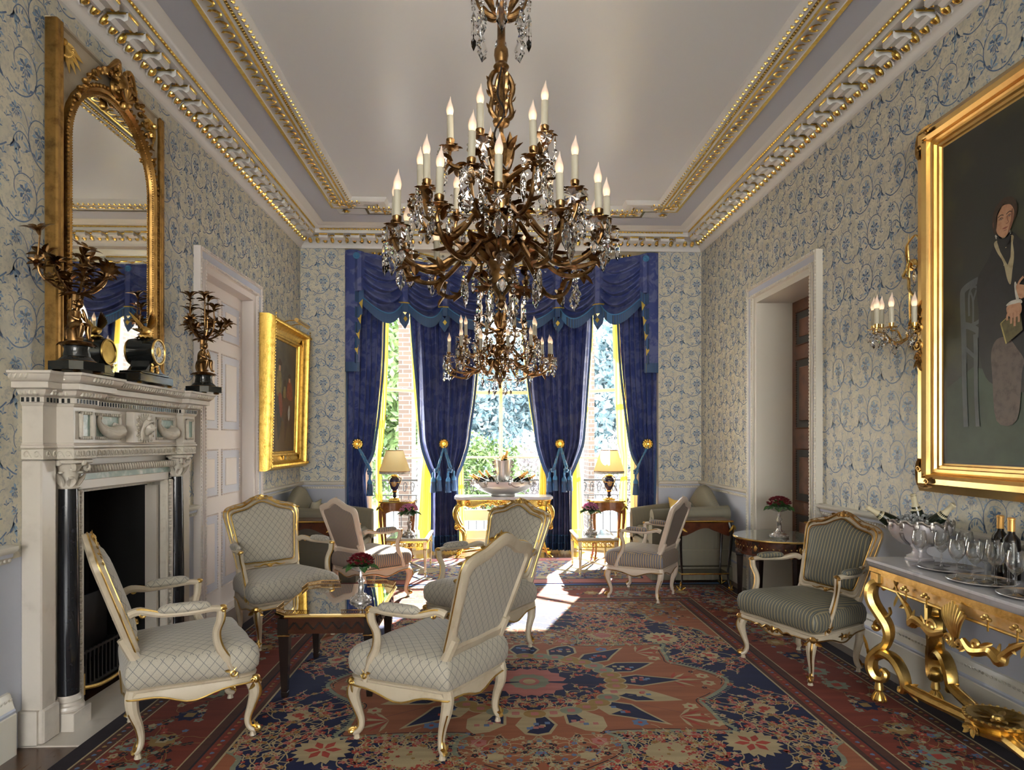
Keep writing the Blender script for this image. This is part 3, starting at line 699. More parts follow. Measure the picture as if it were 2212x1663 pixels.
    O = spline([(a * ky, b * kz) for a, b in mir(BO)], 5, True); I = spline([(a * ky, b * kz) for a, b in mir(BI)], 5, True); m = len(O)
    mb = MB()
    for s in (1, -1):      # posts down to the rear legs
        mb.tube([(-.020, s * .205 * W, .10), (-.008, s * .208 * W, .0), (.0, s * .212 * W, -.06), (-.020, s * .212 * W, -.165)], [.024, .025, .023, .028], 8, sm=4)
    def rg(P, x): return [(x, y, z) for y, z in P]
    def mid(k): return [(lerp(a[0], b[0], k), lerp(a[1], b[1], k)) for a, b in zip(O, I)]
    mb.loft([rg(I, -.012), rg(mid(.8), -.024), rg(mid(.35), -.026), rg(O, -.018), rg(O, .006), rg(mid(.25), .022), rg(mid(.5), .014), rg(mid(.75), .024), rg(I, .012)])
    mb.mi = 1; mb.tube(rg(mid(.93), .021), .0048, 5, closed=True)
    if ornate: mb.tube(rg(O, .004), .0042, 5, closed=True)
    o = mb.build('backrest_frame', FR, t); o.matrix_local = HB
    mb = MB()
    cz = .25 * kz
    def dome(x0, b, k):
        rr = []
        for r_ in (1.0, .985, .95, .85, .65, .4, .15): rr.append([(x0 + k * b * (1 - r_ ** 6) ** .6, y * r_, cz + (z - cz) * r_) for y, z in I])
        mb.loft(rr); mb.add([(x0 + k * b, 0, cz)] + rr[-1], [(0, i + 1, (i + 1) % m + 1) for i in range(m)])
    dome(.008, .042, 1); o = mb.build('back_cushion', fab, t, 60); o.matrix_local = HB
    mb = MB(); dome(-.012, .006, -1); o = mb.build('back_panel', fab, t, 60); o.matrix_local = HB
    # crest and carving
    mb = MB(); zt = .545 * kz
    if ornate:
        acanthus(mb, (.016, 0, zt - .03), (.1, 0, 1), (1, 0, 0), .046, .020, 5, .15); mb.ball((.018, 0, zt - .022), (.014, .024, .018), 8, 5)
        for s in (1, -1):
            scroll(mb, (.018, s * .036, zt - .018), .020, 1.2, .006, 0, 12, 'x', s); scroll(mb, (.018, s * .19 * ky, .462 * kz), .018, 1.1, .005, 0, 12, 'x', -s)
            q = [(.018, s * y * ky, z * kz) for y, z in ((.05, .525), (.10, .492), (.15, .466), (.20, .46), (.245, .44), (.252, .38), (.243, .30), (.235, .22))]
            mb.tube(q, [.010, .008, .009, .007, .009, .006, .007, .002], 6, sm=3)
            for k in range(5): mb.push(T(q[k]) @ Matrix(((0, 0, 1, 0), (s, 0, 0, 0), (0, 1, 0, 0), (0, 0, 0, 1)))); mb.leaf(.045, .017, .2, .3, 3); mb.pop()
            for k in range(3): mb.ball((.018, s * (.238 - .01 * k) * ky, (.30 - .035 * k) * kz), (.006, .006, .011), 6, 4)
        top_mb = mb; mb = MB()
        for s in (1, -1):
            mb.tube([(.018, s * .01, .018), (.018, s * .04, .03), (.018, s * .08, .016), (.018, s * .12, .022)], [.009, .007, .006, .002], 6, sm=3)
        mb.ball((.02, 0, .02), (.01, .022, .014), 8, 5); acanthus(mb, (.018, 0, .02), (.2, 0, -1), (1, 0, 0), .03, .014, 5)
        o = mb.build('lower_carving', gold, t); o.matrix_local = HB; mb = top_mb
    else:
        acanthus(mb, (.010, 0, zt - .018), (.1, 0, 1), (1, 0, 0), .036, .016, 3, .15); mb.ball((.014, 0, zt - .02), (.010, .018, .012), 8, 5)
    o = mb.build('crest_carving', gold if ornate else paint, t); o.matrix_local = HB
    # arms
    for s in (1, -1):
        mb = MB(); y0 = s * .236 * W; y1 = s * .318 * W
        A = [(-.240, y0, .655), (-.20, s * .250 * W, .668), (-.12, s * .285 * W, .650), (.0, y1, .652), (.075, y1 * 1.01, .656), (.115, y1 * 1.01, .650)]
        mb.tube(A, [.024, .022, .017, .018, .018, .019], 8, sm=5, flat=.85)
        B = [(.115, y1 * 1.01, .648), (.112, y1, .60), (.098, s * .300 * W, .54), (.110, s * .292 * W, .47), (.150, s * .292 * W, .39), (.178, s * .288 * W, .305)]
        mb.tube(B, [.019, .018, .017, .019, .022, .021], 8, sm=5)
        mb.mi = 1; mb.tube([(p[0] + .014, p[1] + s * .010, p[2]) for p in B], [.005, .006, .005, .006, .007, .005], 6, sm=5)
        mb.tube([(p[0], p[1] + s * .012, p[2] + .010) for p in A[:3]], [.006, .007, .003], 6, sm=4)
        mb.push(T((.118, y1 * 1.01, .650))); scroll(mb, (.004, s * .014, -.002), .014, 1.2, .006, 0, 12, 'y'); mb.ball((.004, 0, .008), (.018, .018, .012), 8, 5); mb.pop()
        if ornate: scroll(mb, (-.19, s * .262 * W, .652), .020, 1.2, .006, 0, 12, 'y', 1); acanthus(mb, (.166, s * .308 * W, .345), (-.45, 0, 1), (0, s, .0), .05, .014, 3, .0); scroll(mb, (.170, s * .308 * W, .335), .018, 1.2, .006, 0, 12, 'y', -1)
        arm = mb.build('arm', FR, t)
        mb = MB(); P = [(-.135, s * .285 * W, .664), (-.11, s * .290 * W, .672), (-.03, s * .308 * W, .674), (.045, y1, .674), (.07, y1, .668)]
        mb.tube(P, [.008, .024, .028, .024, .008], 10, sm=4, flat=.85); mb.build('arm_pad', fab, arm, 60)
    return t
def at(t, x, y, deg): t.location = (x, y, RUGZ); t.rotation_euler = (0, 0, R(deg)); return t
RUGZ = .012
def mid2(a, b): return ((a[0] + b[0]) / 2, (a[1] + b[1]) / 2)
GL = 'cream and gilt lattice armchairs round the coffee table'
ch = armchair('lattice_armchair', 'cream lattice armchair in the left foreground with its back beside the near fireplace column', GL, M['lattice'], M['cwhite'], M['gilt'], 1.04, 1.04)
ch.location = (-1.585, 3.42, RUGZ); ch.rotation_euler = (0, 0, R(32)); ch.scale = (1.06, 1.06, 1.04)
copy_tree(ch, (-.27, 3.36, RUGZ), R(147), 'cream lattice armchair in the centre foreground seen from behind, in front of the coffee table')
copy_tree(ch, (-1.60, 5.06, RUGZ), R(-49), 'cream lattice armchair beside the white door, facing the camera across the coffee table')
copy_tree(ch, (-.03, 4.68, RUGZ), R(-133), 'cream lattice armchair behind the centre foreground chair, with gilt crest against the sunlit rug')
M['pinkpaint'] = mat('pinkish_cream_paint', (.64, .53, .42), .38, var=(9, (.64, .53, .42), .45, .8))
ch = armchair('striped_armchair', 'beige striped armchair seen from behind left of centre, near the left sofa', 'beige striped armchairs by the sofas', M['stripe'], M['pinkpaint'], M['giltdeep'], .98, .98, True, 0)
ch.location = (-1.14, 6.22, RUGZ); ch.rotation_euler = (0, 0, R(48))
copy_tree(ch, (1.50, 6.19, RUGZ), R(146), 'beige striped armchair seen from behind right of centre, near the right sofa')
ch = armchair('striped_armchair', 'olive striped armchair with carved frame beside the gilt console table on the right', None, M['stripegreen'], M['cwhite'], M['giltdeep'], 1.08, 1.03, True, 1)
ch.location = (2.10, 4.24, RUGZ); ch.rotation_euler = (0, 0, R(-158))
# ---------------------------------------------------------------- rugs
def pile(name, c, k=.74):
    def f(t, b, co):
        n = t.noise(2.2, t.map(co, (.6, 7, 1)), 4., .6); n2 = t.noise(260, co, 2.)
        g = t.mix(t.ramp(n, .3, .7), c, tuple(q * k for q in c)); t.l.new(t.mix(t.math('MULTIPLY', n2, .45), g, tuple(q * .35 for q in c)), b.inputs['Base Color'])
    return mat(name, c, .9, build=f, Sheen_Weight=.04, Sheen_Roughness=.4, Specular_IOR_Level=.25)
RC = dict(navy=(.006, .011, .060), salmon=(.36, .12, .055), border=(.22, .036, .018), cream=(.50, .39, .22), mustard=(.36, .22, .07), green=(.26, .28, .20), red=(.42, .06, .04), blue=(.13, .20, .36), pink=(.48, .17, .15), brown=(.09, .032, .02), dark=(.018, .012, .02))
RK = list(RC); RM = [pile('rug_' + k, v) for k, v in RC.items()]
class Flat:
    def __init__(s): s.v = []; s.f = []; s.m = []
    def poly(s, pts, z, m, sym=4):
        for sx, sy in (((1, 1), (-1, 1), (1, -1), (-1, -1))[:sym] if isinstance(sym, int) else sym):
            q = len(s.v); z += (len(s.f) % 60) * 4e-6 if z != .0105 and z != .0085 else 0; pp = pts if sx * sy > 0 else pts[::-1]
            s.v += [(x * sx, y * sy, z) for x, y in pp]; s.f.append(tuple(range(q, q + len(pts)))); s.m.append(RK.index(m))
    def fan(s, c, pts, z, m, sym=4):
        n = len(pts)
        for i in range(n): s.poly([c, pts[i], pts[(i + 1) % n]], z, m, sym)
    def line(s, pts, w, z, m, sym=4):
        o = []; ribbon(o, pts, w, w, 0, 1 if len(pts) < 3 else 3)
        for q, _ in o: s.poly(q[::-1], z, m, sym)
    def disc(s, x, y, r, z, m, n=8, lob=0., sym=4, ph=0., asp=1.):
        s.poly([(x + cos(a) * r * (1 + lob * (i % 2)) , y + sin(a) * r * asp * (1 + lob * (i % 2))) for i, a in [(i, 2 * pi * i / n + ph) for i in range(n)]], z, m, sym)
def inside(p, poly):
    c = False; x, y = p
    for i in range(len(poly)):
        (x1, y1), (x2, y2) = poly[i - 1], poly[i]
        if (y1 > y) != (y2 > y) and x < (x2 - x1) * (y - y1) / (y2 - y1) + x1: c = not c
    return c
def branches(F, rnd, ok, starts, n, z, col, L=.062, w=.0055, fl=(('red', .36), ('cream', .2), ('pink', .2), ('mustard', .24)), bend=.7, fr=.0125):
    st = [(x, y, a) for x, y, a in starts]
    for _ in range(n):
        if not st: break
        x, y, a = st.pop(rnd.randrange(len(st))); P = [(x, y)]
        for k in range(3):
            a += rnd.uniform(-bend, bend); x += cos(a) * L * .5; y += sin(a) * L * .5; P.append((x, y))
            if not ok((x, y)): break
        if len(P) > 2: F.line(P, w, z, col)
        if ok((x, y)):
            st.append((x, y, a + rnd.uniform(.3, .9))); st.append((x, y, a - rnd.uniform(.3, .9)))
        for q in P[1:]:
            if rnd.random() < .58:
                qq = (q[0] + rnd.uniform(-.02, .02), q[1] + rnd.uniform(-.02, .02))
                if ok(qq):
                    r = rnd.random(); c = fl[-1][0]
                    for nm, pr in fl:
                        if r < pr: c = nm; break
                        r -= pr
                    s_ = fr * rnd.uniform(.6, 1.2); F.disc(qq[0], qq[1], s_, z + .0002, c, 10, .45, ph=rnd.random()); 
                    if s_ > fr * .85: F.disc(qq[0], qq[1], s_ * .4, z + .0004, 'red' if c != 'red' else 'cream', 5)
def palmette(F, x, y, a, L, W, z, c1, c2, n=7):
    sy_ = [(1, 1), (-1, 1)] if y == 0 else [(1, 1), (1, -1)] if x == 0 else 4
    for i in range(n):
        t = (i / (n - 1) - .5); b = a + t * 2.2; l = L * (1 - .45 * abs(t) * 2 * .6)
        p = [(x, y), (x + cos(b - .12) * l * .6, y + sin(b - .12) * l * .6), (x + cos(b) * l, y + sin(b) * l), (x + cos(b + .12) * l * .6, y + sin(b + .12) * l * .6)]
        F.poly(p, z + i * .00002, c1 if i % 2 else c2, sy_)
def star(F, x, y, r, z):
    F.disc(x, y, r * .78, z, 'cream', 36, .26); F.disc(x, y, r * .75, z + .0003, 'cream', 8, .1)
    for k in range(6): b = k * pi / 3; F.poly([(x, y), (x + cos(b - .35) * r * .4, y + sin(b - .35) * r * .4), (x + cos(b) * r * .62, y + sin(b) * r * .62), (x + cos(b + .35) * r * .4, y + sin(b + .35) * r * .4)], z + .0006, 'red')
    F.disc(x, y, r * .12, z + .0009, 'cream', 8)
def big_rug():
    F = Flat(); z0 = .0105; rnd = random.Random(11); HX, HY = 2.25, 2.70
    F.poly([(0, 0), (1.5, 0), (1.5, 1.95), (0, 1.95)], z0, 'navy')
    # borders as nested frames
    def frame(a, b, m):
        F.poly([(a, 0), (b, 0), (b, 1.95 + b - 1.5), (a, 1.95 + a - 1.5)], z0, m); F.poly([(0, 1.95 + a - 1.5), (a, 1.95 + a - 1.5), (b, 1.95 + b - 1.5), (0, 1.95 + b - 1.5)], z0, m)
    for a, b, m in ((1.5, 1.512, 'cream'), (1.512, 1.54, 'brown'), (1.54, 1.60, 'border'), (1.60, 1.612, 'dark'), (1.612, 1.66, 'brown'), (1.66, 1.668, 'cream'), (1.668, 2.08, 'border'), (2.08, 2.088, 'cream'), (2.088, 2.15, 'brown'), (2.15, 2.16, 'cream'), (2.16, 2.25, 'dark')): frame(a, b, m)
    mdl = spline([(0, 1.24), (.12, 1.14), (.24, 1.06)], 3) + [(.36, .97), (.41, .88), (.40, .76), (.37, .70), (.70, .69), (1.00, .71), (.97, .58), (.96, .42), (.955, .32), (1.04, .25), (1.14, .15), (1.20, .06), (1.22, 0)]
    F.fan((0, 0), [(0, 0)] + mdl[::-1], z0 + .0003, 'salmon'); full = mdl + [(x, -y) for x, y in mdl[-2::-1]] + [(-x, -y) for x, y in mdl[1:]] + [(-x, y) for x, y in mdl[-2::-1]]
    F.line([(x * 1.012, y * 1.012) for x, y in mdl], .022, z0 + .0005, 'green'); F.line([(x * .985, y * .985) for x, y in mdl], .006, z0 + .0006, 'dark')
    L = 0
    for (ax, ay), (bx, by) in zip(mdl, mdl[1:]):
        d = math.hypot(bx - ax, by - ay); k = max(1, int(d / .022))
        for j in range(k):
            x, y = lerp(ax, bx, j / k) * 1.02, lerp(ay, by, j / k) * 1.02; nx, ny = (by - ay) / d, -(bx - ax) / d; nx, ny = (nx, ny) if nx * x + ny * y > 0 else (-nx, -ny)
            F.line([(x, y), (x + nx * .03, y + ny * .03)], .007, z0 + .0007, 'green')
    spn = [(1.5, .85), (1.42, .92), (1.40, 1.05), (1.22, 1.20), (1.10, 1.34), (1.08, 1.50), (1.02, 1.58), (.80, 1.60), (.52, 1.585), (.45, 1.70), (.38, 1.86), (.30, 1.95), (1.5, 1.95)]
    F.fan((1.4, 1.8), spn, z0 + .0003, 'salmon'); F.line(spn[:-1], .022, z0 + .0005, 'green')
    def okn(p): return 0 <= p[0] < 1.49 and 0 <= p[1] < 1.94 and not inside(p, full) and not inside(p, spn) and math.hypot(p[0] - 1.05, p[1] - .85) > .15
    branches(F, rnd, okn, [(.3, 1.3, 1), (.8, 1.0, 0), (1.3, .5, 1.5), (1.3, .3, 0), (1.2, .7, 1), (.6, 1.3, 2), (.1, 1.6, 1), (1.35, .1, 1.2), (.9, 1.2, .5), (.2, 1.8, 2), (1.1, 1.1, 0)], 760, z0 + .0008, 'cream')
    def okm(p): return 0 <= p[0] and 0 <= p[1] and inside((p[0] * 1.04 + .001, p[1] * 1.04 + .001), full) and math.hypot(p[0] / .86, p[1] / .75) > 1
    branches(F, rnd, okm, [(.9, .5, 0), (.2, .9, 1), (.6, .62, 1), (1.05, .1, 1), (.1, 1.1, 0), (.5, .65, 2), (.8, .2, 1), (.45, .8, 1), (1., .45, 0)], 520, z0 + .0008, 'cream', .065, .004, (('cream', .35), ('dark', .25), ('green', .15), ('blue', .15), ('red', .1)))
    branches(F, rnd, lambda p: p[0] < 1.48 and p[1] < 1.93 and inside(p, spn), [(1.3, 1.3, 1), (1.2, 1.7, 2), (.7, 1.8, 0)], 240, z0 + .0008, 'mustard', .08, .004, (('cream', .35), ('dark', .25), ('green', .2), ('blue', .2)))
    # small rosettes stand in rows on the salmon ground
    for x, y, m in ((.95, .62, 'cream'), (.55, .6, 'blue'), (.22, .95, 'cream'), (.30, .80, 'pink'), (1.1, .06, 'cream'), (.88, .40, 'cream')): F.disc(x, y, .035, z0 + .0009, m, 12, .35); F.disc(x, y, .014, z0 + .0011, 'red', 6)
    palmette(F, .78, .53, .25, .20, 1, z0 + .001, 'red', 'cream'); palmette(F, .88, .0, 0, .20, 1, z0 + .001, 'cream', 'red'); palmette(F, .0, .86, pi / 2, .15, 1, z0 + .001, 'green', 'dark'); palmette(F, 1.2, 1.75, .6, .2, 1, z0 + .001, 'cream', 'green'); 
    # centre: lobed navy star with cream outline, ring of lozenges, cartouches and rosette
    cen = [(cos(a) * r_ * 1.12, sin(a) * r_) for a, r_ in [(i * pi / 16, (.47 if i % 2 == 0 else .38)) for i in range(9)]]
    F.fan((0, 0), [(0, 0)] + cen, z0 + .001, 'navy')
    for a, L, c in ((0, .84, 0), (pi / 8, .80, 0), (pi / 4, .86, 0), (3 * pi / 8, .74, 0), (pi / 2, .72, 0)):
        r0 = .44; W = .085
        pts = [(r0, 0), (r0 + .08, .05), (r0 + .17, W), (r0 + .26, .05), (L, 0), (r0 + .26, -.05), (r0 + .17, -W), (r0 + .08, -.05)]
        q = [(1.12 * (x * cos(a) - y * sin(a)), x * sin(a) + y * cos(a)) for x, y in pts]
        cx, cy_ = sum(p[0] for p in q) / 8, sum(p[1] for p in q) / 8
        sy_ = [(1, 1), (-1, 1)] if a == 0 else [(1, 1), (1, -1)] if a == pi / 2 else 4
        F.fan((cx, cy_), [(cx + (x - cx) * 1.18, cy_ + (y - cy_) * 1.18) for x, y in q], z0 + .0011, 'cream', sy_); F.fan((cx, cy_), q, z0 + .0013, 'navy', sy_)
        for j in range(7): F.disc(cx + rnd.uniform(-.06, .06), cy_ + rnd.uniform(-.05, .05), .014, z0 + .0015 + j * .00002, rnd.choice(['pink', 'cream', 'red', 'blue']), 8, .4, sym=sy_)
    for i in range(9):
        a = i * pi / 16; c = 'mustard' if i % 4 in (0, 1) else 'green'; x, y = cos(a) * .475 * 1.12, sin(a) * .475
        sy_ = [(1, 1), (-1, 1)] if i == 0 else [(1, 1), (1, -1)] if i == 8 else 4; h = .00004 * i; F.disc(x, y, .072, z0 + .0016 + h, 'cream', 12, 0, asp=.8, sym=sy_); F.disc(x, y, .063, z0 + .0020 + h, c, 12, 0, asp=.8, sym=sy_); F.disc(x, y, .022, z0 + .0024 + h, 'pink', 8, .3, sym=sy_)
    F.disc(0, 0, .21, z0 + .0016, 'pink', 32, .14, 1); F.disc(0, 0, .115, z0 + .0018, 'green', 24, .12, 1); F.disc(0, 0, .065, z0 + .002, 'pink', 12, 0, 1); F.disc(0, 0, .04, z0 + .0022, 'cream', 12, 0, 1)
    branches(F, rnd, lambda p: .24 < math.hypot(p[0] / 1.1, p[1]) < .42 and p[0] > 0 and p[1] > 0, [(.3, .1, .5), (.25, .22, 1), (.1, .3, 1.5), (.35, .2, 1)], 70, z0 + .0014, 'cream', .05, .004, fr=.012)
    star(F, 1.05, .85, .15, z0 + .001); 
    F.disc(.62, .93, .12, z0 + .0009, 'cream', 24, .08, asp=.8); F.disc(.62, .93, .10, z0 + .0011, 'salmon', 20, 0, asp=.8); F.disc(.62, .93, .05, z0 + .0013, 'pink', 10, .4)
    F.disc(1.28, .45, .06, z0 + .001, 'cream', 16, .3); F.disc(1.28, .45, .025, z0 + .0012, 'red', 8, .3)
    # border rosettes and vine
    def okb(p): return (1.69 < p[0] < 2.06 and p[1] < 2.5) or (2.14 < p[1] < 2.51 and p[0] < 2.06)
    branches(F, rnd, lambda p: okb(p) and p[0] > 0 and p[1] > 0, [(1.85, .3 + .35 * i, 1.5) for i in range(6)] + [(.25 + .4 * i, 2.3, 0) for i in range(5)], 460, z0 + .0006, 'mustard', .09, .003, (('green', .3), ('dark', .3), ('cream', .1), ('blue', .12), ('red', .18)), fr=.017)
    for i in range(9):
        for x, y in ((1.87, .12 + .3 * i), (.15 + .3 * i, 2.32)):
            if okb((x, y)): F.disc(x, y, .06, z0 + .001, ('green', 'navy', 'mustard')[i % 3], 16, .35); F.disc(x, y, .026, z0 + .0012, ('red', 'mustard', 'cream')[i % 3], 8, .4)
    for k in range(60):
        for xx in (1.57, 2.12): F.disc(xx, .02 + k * .042, .010, z0 + .0006, ('mustard', 'red', 'blue')[k % 3], 6, .3)
        for yy in (2.02, 2.57): F.disc(.02 + k * .036, yy, .010, z0 + .0006, ('mustard', 'red', 'blue')[k % 3], 6, .3)
    me = bpy.data.meshes.new('persian_rug')
    b = len(F.v); F.v += [(x * 1.0, y, z) for x in (-HX, HX) for y in (-HY, HY) for z in (.0, .0103)]
    for f in [(0, 1, 3, 2), (4, 6, 7, 5), (0, 4, 5, 1), (2, 3, 7, 6), (0, 2, 6, 4), (1, 5, 7, 3)]: F.f.append(tuple(i + b for i in f)); F.m.append(RK.index('dark'))
    me.from_pydata(F.v, [], F.f)
    for m in RM: me.materials.append(m)
    me.polygons.foreach_set('material_index', F.m); me.update()
    o = bpy.data.objects.new('persian_rug', me); COL.objects.link(o); o.location = (.25, 4.0, 0)
    tag(o, 'large red and navy Persian rug with a salmon central medallion', 'rug')
    mb = MB(); mb.box((0, HY + .02, .004), (2 * HX, .04, .005)); mb.build('kilim_end', mat('cobalt_wool', (.01, .16, .55), .9), o, smooth=False); tag(children(o)[0], 'bright blue kilim strip at the far end')
big_rug()
def small_rug():
    F = Flat(); rnd = random.Random(4); z0 = .0085; HX, HY = 1.85, .74
    F.poly([(0, 0), (HX - .3, 0), (HX - .3, HY - .22), (0, HY - .22)], z0, 'cream')
    F.poly([(HX - .3, 0), (HX, 0), (HX, HY), (HX - .3, HY - .22)], z0, 'pink'); F.poly([(0, HY - .22), (HX - .3, HY - .22), (HX, HY), (0, HY)], z0, 'pink')
    branches(F, rnd, lambda p: 0 < p[0] < HX - .32 and 0 < p[1] < HY - .24, [(.3, .2, 0), (.9, .3, 1), (1.3, .2, 2), (.6, .1, 1)], 200, z0 + .0006, 'blue', .07, .007, (('blue', .5), ('navy', .2), ('pink', .3)), fr=.02)
    branches(F, rnd, lambda p: (HX - .28 < p[0] < HX - .02 and 0 < p[1] < HY) or (HY - .2 < p[1] < HY - .02 and 0 < p[0] < HX), [(HX - .15, .2, 1), (.5, HY - .1, 0), (1.2, HY - .1, 0)], 90, z0 + .0006, 'navy', .07, .006, (('blue', .4), ('cream', .3), ('red', .3)), fr=.018)
    for p in ([(HX - .3, 0), (HX - .3, HY - .22)], [(0, HY - .22), (HX - .3, HY - .22)], [(HX - .01, 0), (HX - .01, HY)], [(0, HY - .012), (HX, HY - .012)]): F.line(p, .02, z0 + .0008, 'navy')
    b = len(F.v); F.v += [(x, y, z) for x in (-HX, HX) for y in (-HY, HY) for z in (.0, .0083)]
    for f in [(0, 1, 3, 2), (4, 6, 7, 5), (0, 4, 5, 1), (2, 3, 7, 6), (0, 2, 6, 4), (1, 5, 7, 3)]: F.f.append(tuple(i + b for i in f)); F.m.append(RK.index('pink'))
    me = bpy.data.meshes.new('small_rug'); me.from_pydata(F.v, [], F.f)
    for m in RM: me.materials.append(m)
    me.polygons.foreach_set('material_index', F.m); me.update()
    o = bpy.data.objects.new('pale_rug', me); COL.objects.link(o); o.location = (.12, 7.50, 0)
    tag(o, 'pale cream and blue patterned rug in the bay beyond the large rug', 'rug')
small_rug()
# ---------------------------------------------------------------- chimneypiece (local +x into the room, origin at the wall)
YC = 4.06
def fireplace():
    t = thing('fireplace', 'carved white marble fireplace with black marble columns on the left wall', 'fireplace', (XL, YC, 0))
    MM = [M['marble'], M['marblecarve'], M['marblegreen'], M['slate']]
    # ---- hearth slab
    mb = MB(); mb.box((.24, 0, .004), (.50, 1.62, .008)); mb.build('hearth_slab', M['marble'], t)
    # ---- jambs / pilasters and entablature core
    mb = MB()
    for s in (-1, 1):
        mb.mi = 0; mb.box((.05, s * .735, .703), (.10, .11, 1.40), .006); mb.box((.035, s * .62, .703), (.07, .26, 1.40)); mb.box((.055, s * .735, .09), (.12, .125, .17), .008)
        mb.box((.045, s * .73, .09), (.09, .16, .17))
        mb.mi = 0; mb.box((.12, s * .54, .06), (.03, .02, .1))
        mb.mi = 1; mb.box((.075, s * .465, .62), (.05, .03, 1.23), .006)
        mb.mi = 2; mb.box((.075, s * .492, .62), (.012, .02, 1.23))
        mb.mi = 0; mb.box((.095, s * .515, .62), (.03, .022, 1.23), .006)
        for k in range(26):           # bead-and-reel strip down the inner architrave
            z = .10 + k * .045; mb.mi = 1; mb.ball((.104, s * .492, z), (.012, .012, .013), 6, 4); mb.box((.102, s * .492, z + .0225), (.012, .020, .006), .002)
    mb.mi = 0; mb.box((.04, 0, 1.33), (.06, 1.1, .15)); mb.box((.055, 0, 1.262), (.07, 1.0, .055), .004); mb.box((.07, 0, 1.238), (.03, .93, .016), .004)
    mb.mi = 2; mb.box((.06, 0, 1.305), (.06, 1.06, .035))
    mb.mi = 1; mb.box((.07, 0, 1.345), (.10, 1.12, .045), .01)
    for k in range(40): mb.push(T((.122, -.53 + k * .0272, 1.347)) @ RX(R(20))); mb.ball((0, 0, 0), (.010, .009, .022), 6, 4); mb.pop()
    mb.build('jamb', MM, t)
    # ---- black opening lining and inner slips
    mb = MB(); mb.mi = 0
    for s in (-1, 1): mb.box((.0075, s * .435, .60), (.075, .03, 1.2))
    mb.mi = 1
    mb.box((-.42, 0, .65), (.02, 1.0, 1.3)); mb.box((-.28, 0, 1.22), (.30, .9, .02)); mb.box((-.28, 0, .004), (.30, .9, .008))
    for s in (-1, 1): mb.box((-.23, s * .441, .62), (.40, .016, 1.22))
    tag(mb.build('firebox', [M['marble'], M['soot']], t), 'soot black firebox')
    # ---- columns
    for s in (-1, 1):
        mb = MB(); mb.push(T((.098, s * .585, 0)))
        mb.lathe([(.052, .175), (.053, .5), (.050, .9), (.045, 1.25)], 20); mb.pop()
        c = tag(mb.build('column', M['marbleblack'], t), 'black marble column shaft')
        mb = MB(); mb.push(T((.098, s * .585, 0))); mb.box((0, 0, .05), (.15, .15, .10), .003)
        mb.lathe([(.072, .10), (.076, .112), (.072, .125), (.060, .13), (.058, .142), (.064, .150), (.060, .160), (.054, .166), (.052, .178)], 20); mb.pop(); mb.build('column_base', M['marble'], c)
        mb = MB(); mb.push(T((.098, s * .585, 1.25)))
        mb.lathe([(.046, 0), (.05, .006), (.046, .012), (.044, .05), (.052, .10), (.07, .128)], 16); mb.box((0, 0, .142), (.165, .165, .022), .006)
        for k in range(8):
            mb.push(RZ(k * pi / 4) @ T((.044, 0, .012)) @ RY(R(-78))); mb.leaf(.062 if k % 2 else .09, .044, -.35, -.3, 5); mb.pop()
            mb.push(RZ(k * pi / 4)); mb.ball((.062, 0, .058 if k % 2 else .085), (.014, .016, .008), 8, 5); mb.pop()
        for k in range(4): mb.push(RZ(R(45) + k * pi / 2) @ T((.082, 0, .108))); scroll(mb, (0, 0, 0), .022, 1.4, .008, pi, 14, 'y', -1); scroll(mb, (0, .008, 0), .022, 1.4, .008, pi, 14, 'y', -1); mb.pop()
        for k in range(4): mb.push(RZ(k * pi / 2) @ T((.080, 0, .135))); mb.ball((0, 0, 0), (.012, .018, .016), 8, 5); mb.pop()
        mb.pop(); tag(mb.build('capital', M['marblecarve'], c), 'carved white leafy capital')
    # ---- frieze with breaks over the columns
    W0, W1, WB_ = .50, .68, .80
    path = [(0, -WB_ + .02), (.10, -WB_ + .02), (.10, -W1), (.185, -W1), (.185, -W0), (.14, -W0), (.14, W0), (.185, W0), (.185, W1), (.10, W1), (.10, WB_ - .02), (0, WB_ - .02)]
    mb = MB()
    def course(p, m=0): mb.mi = m; mould(mb, p, [(x, y) for x, y in path])
    core = path
    mb.mi = 0
    for (x0, x1, y0, y1) in ((0, .10, -.78, .78), (0, .185, -W1, -W0), (0, .185, W0, W1), (0, .14, -W0, W0)): mb.box(((x0 + x1) / 2, (y0 + y1) / 2, 1.555), (x1 - x0, y1 - y0, .30))
    course([(0, 1.405), (-.006, 1.41), (-.006, 1.455), (0, 1.46)], 1); course([(0, 1.46), (-.012, 1.466), (-.012, 1.474), (-.004, 1.48), (-.006, 1.488), (0, 1.49)])
    course([(0, 1.672), (-.008, 1.678), (-.012, 1.688), (0, 1.69)])
    course([(-.004, 1.688), (-.014, 1.69), (-.014, 1.716), (-.01, 1.718)]); course([(-.01, 1.718), (-.02, 1.722), (-.038, 1.738), (-.042, 1.752), (-.062, 1.755), (-.075, 1.757), (-.075, 1.785), (-.07, 1.787)]); course([(-.07, 1.787), (-.078, 1.79), (-.095, 1.806), (-.10, 1.822), (-.108, 1.826), (-.108, 1.838), (.03, 1.84)])
    for x, y, a in along(path, .026):       # small repeated ornament on each course
        mb.push(T((x, y, 0)) @ RZ(a)); mb.mi = 3 if True else 0
        mb.box((0, -.0145, 1.703), (.013, .004, .022)); mb.mi = 1; mb.ball((0, -.033, 1.737), (.010, .012, .014), 6, 4)
        mb.push(T((0, -.098, 1.812)) @ RY(R(30))); mb.ball((0, 0, 0), (.007, .008, .016), 6, 4); mb.pop(); mb.pop()
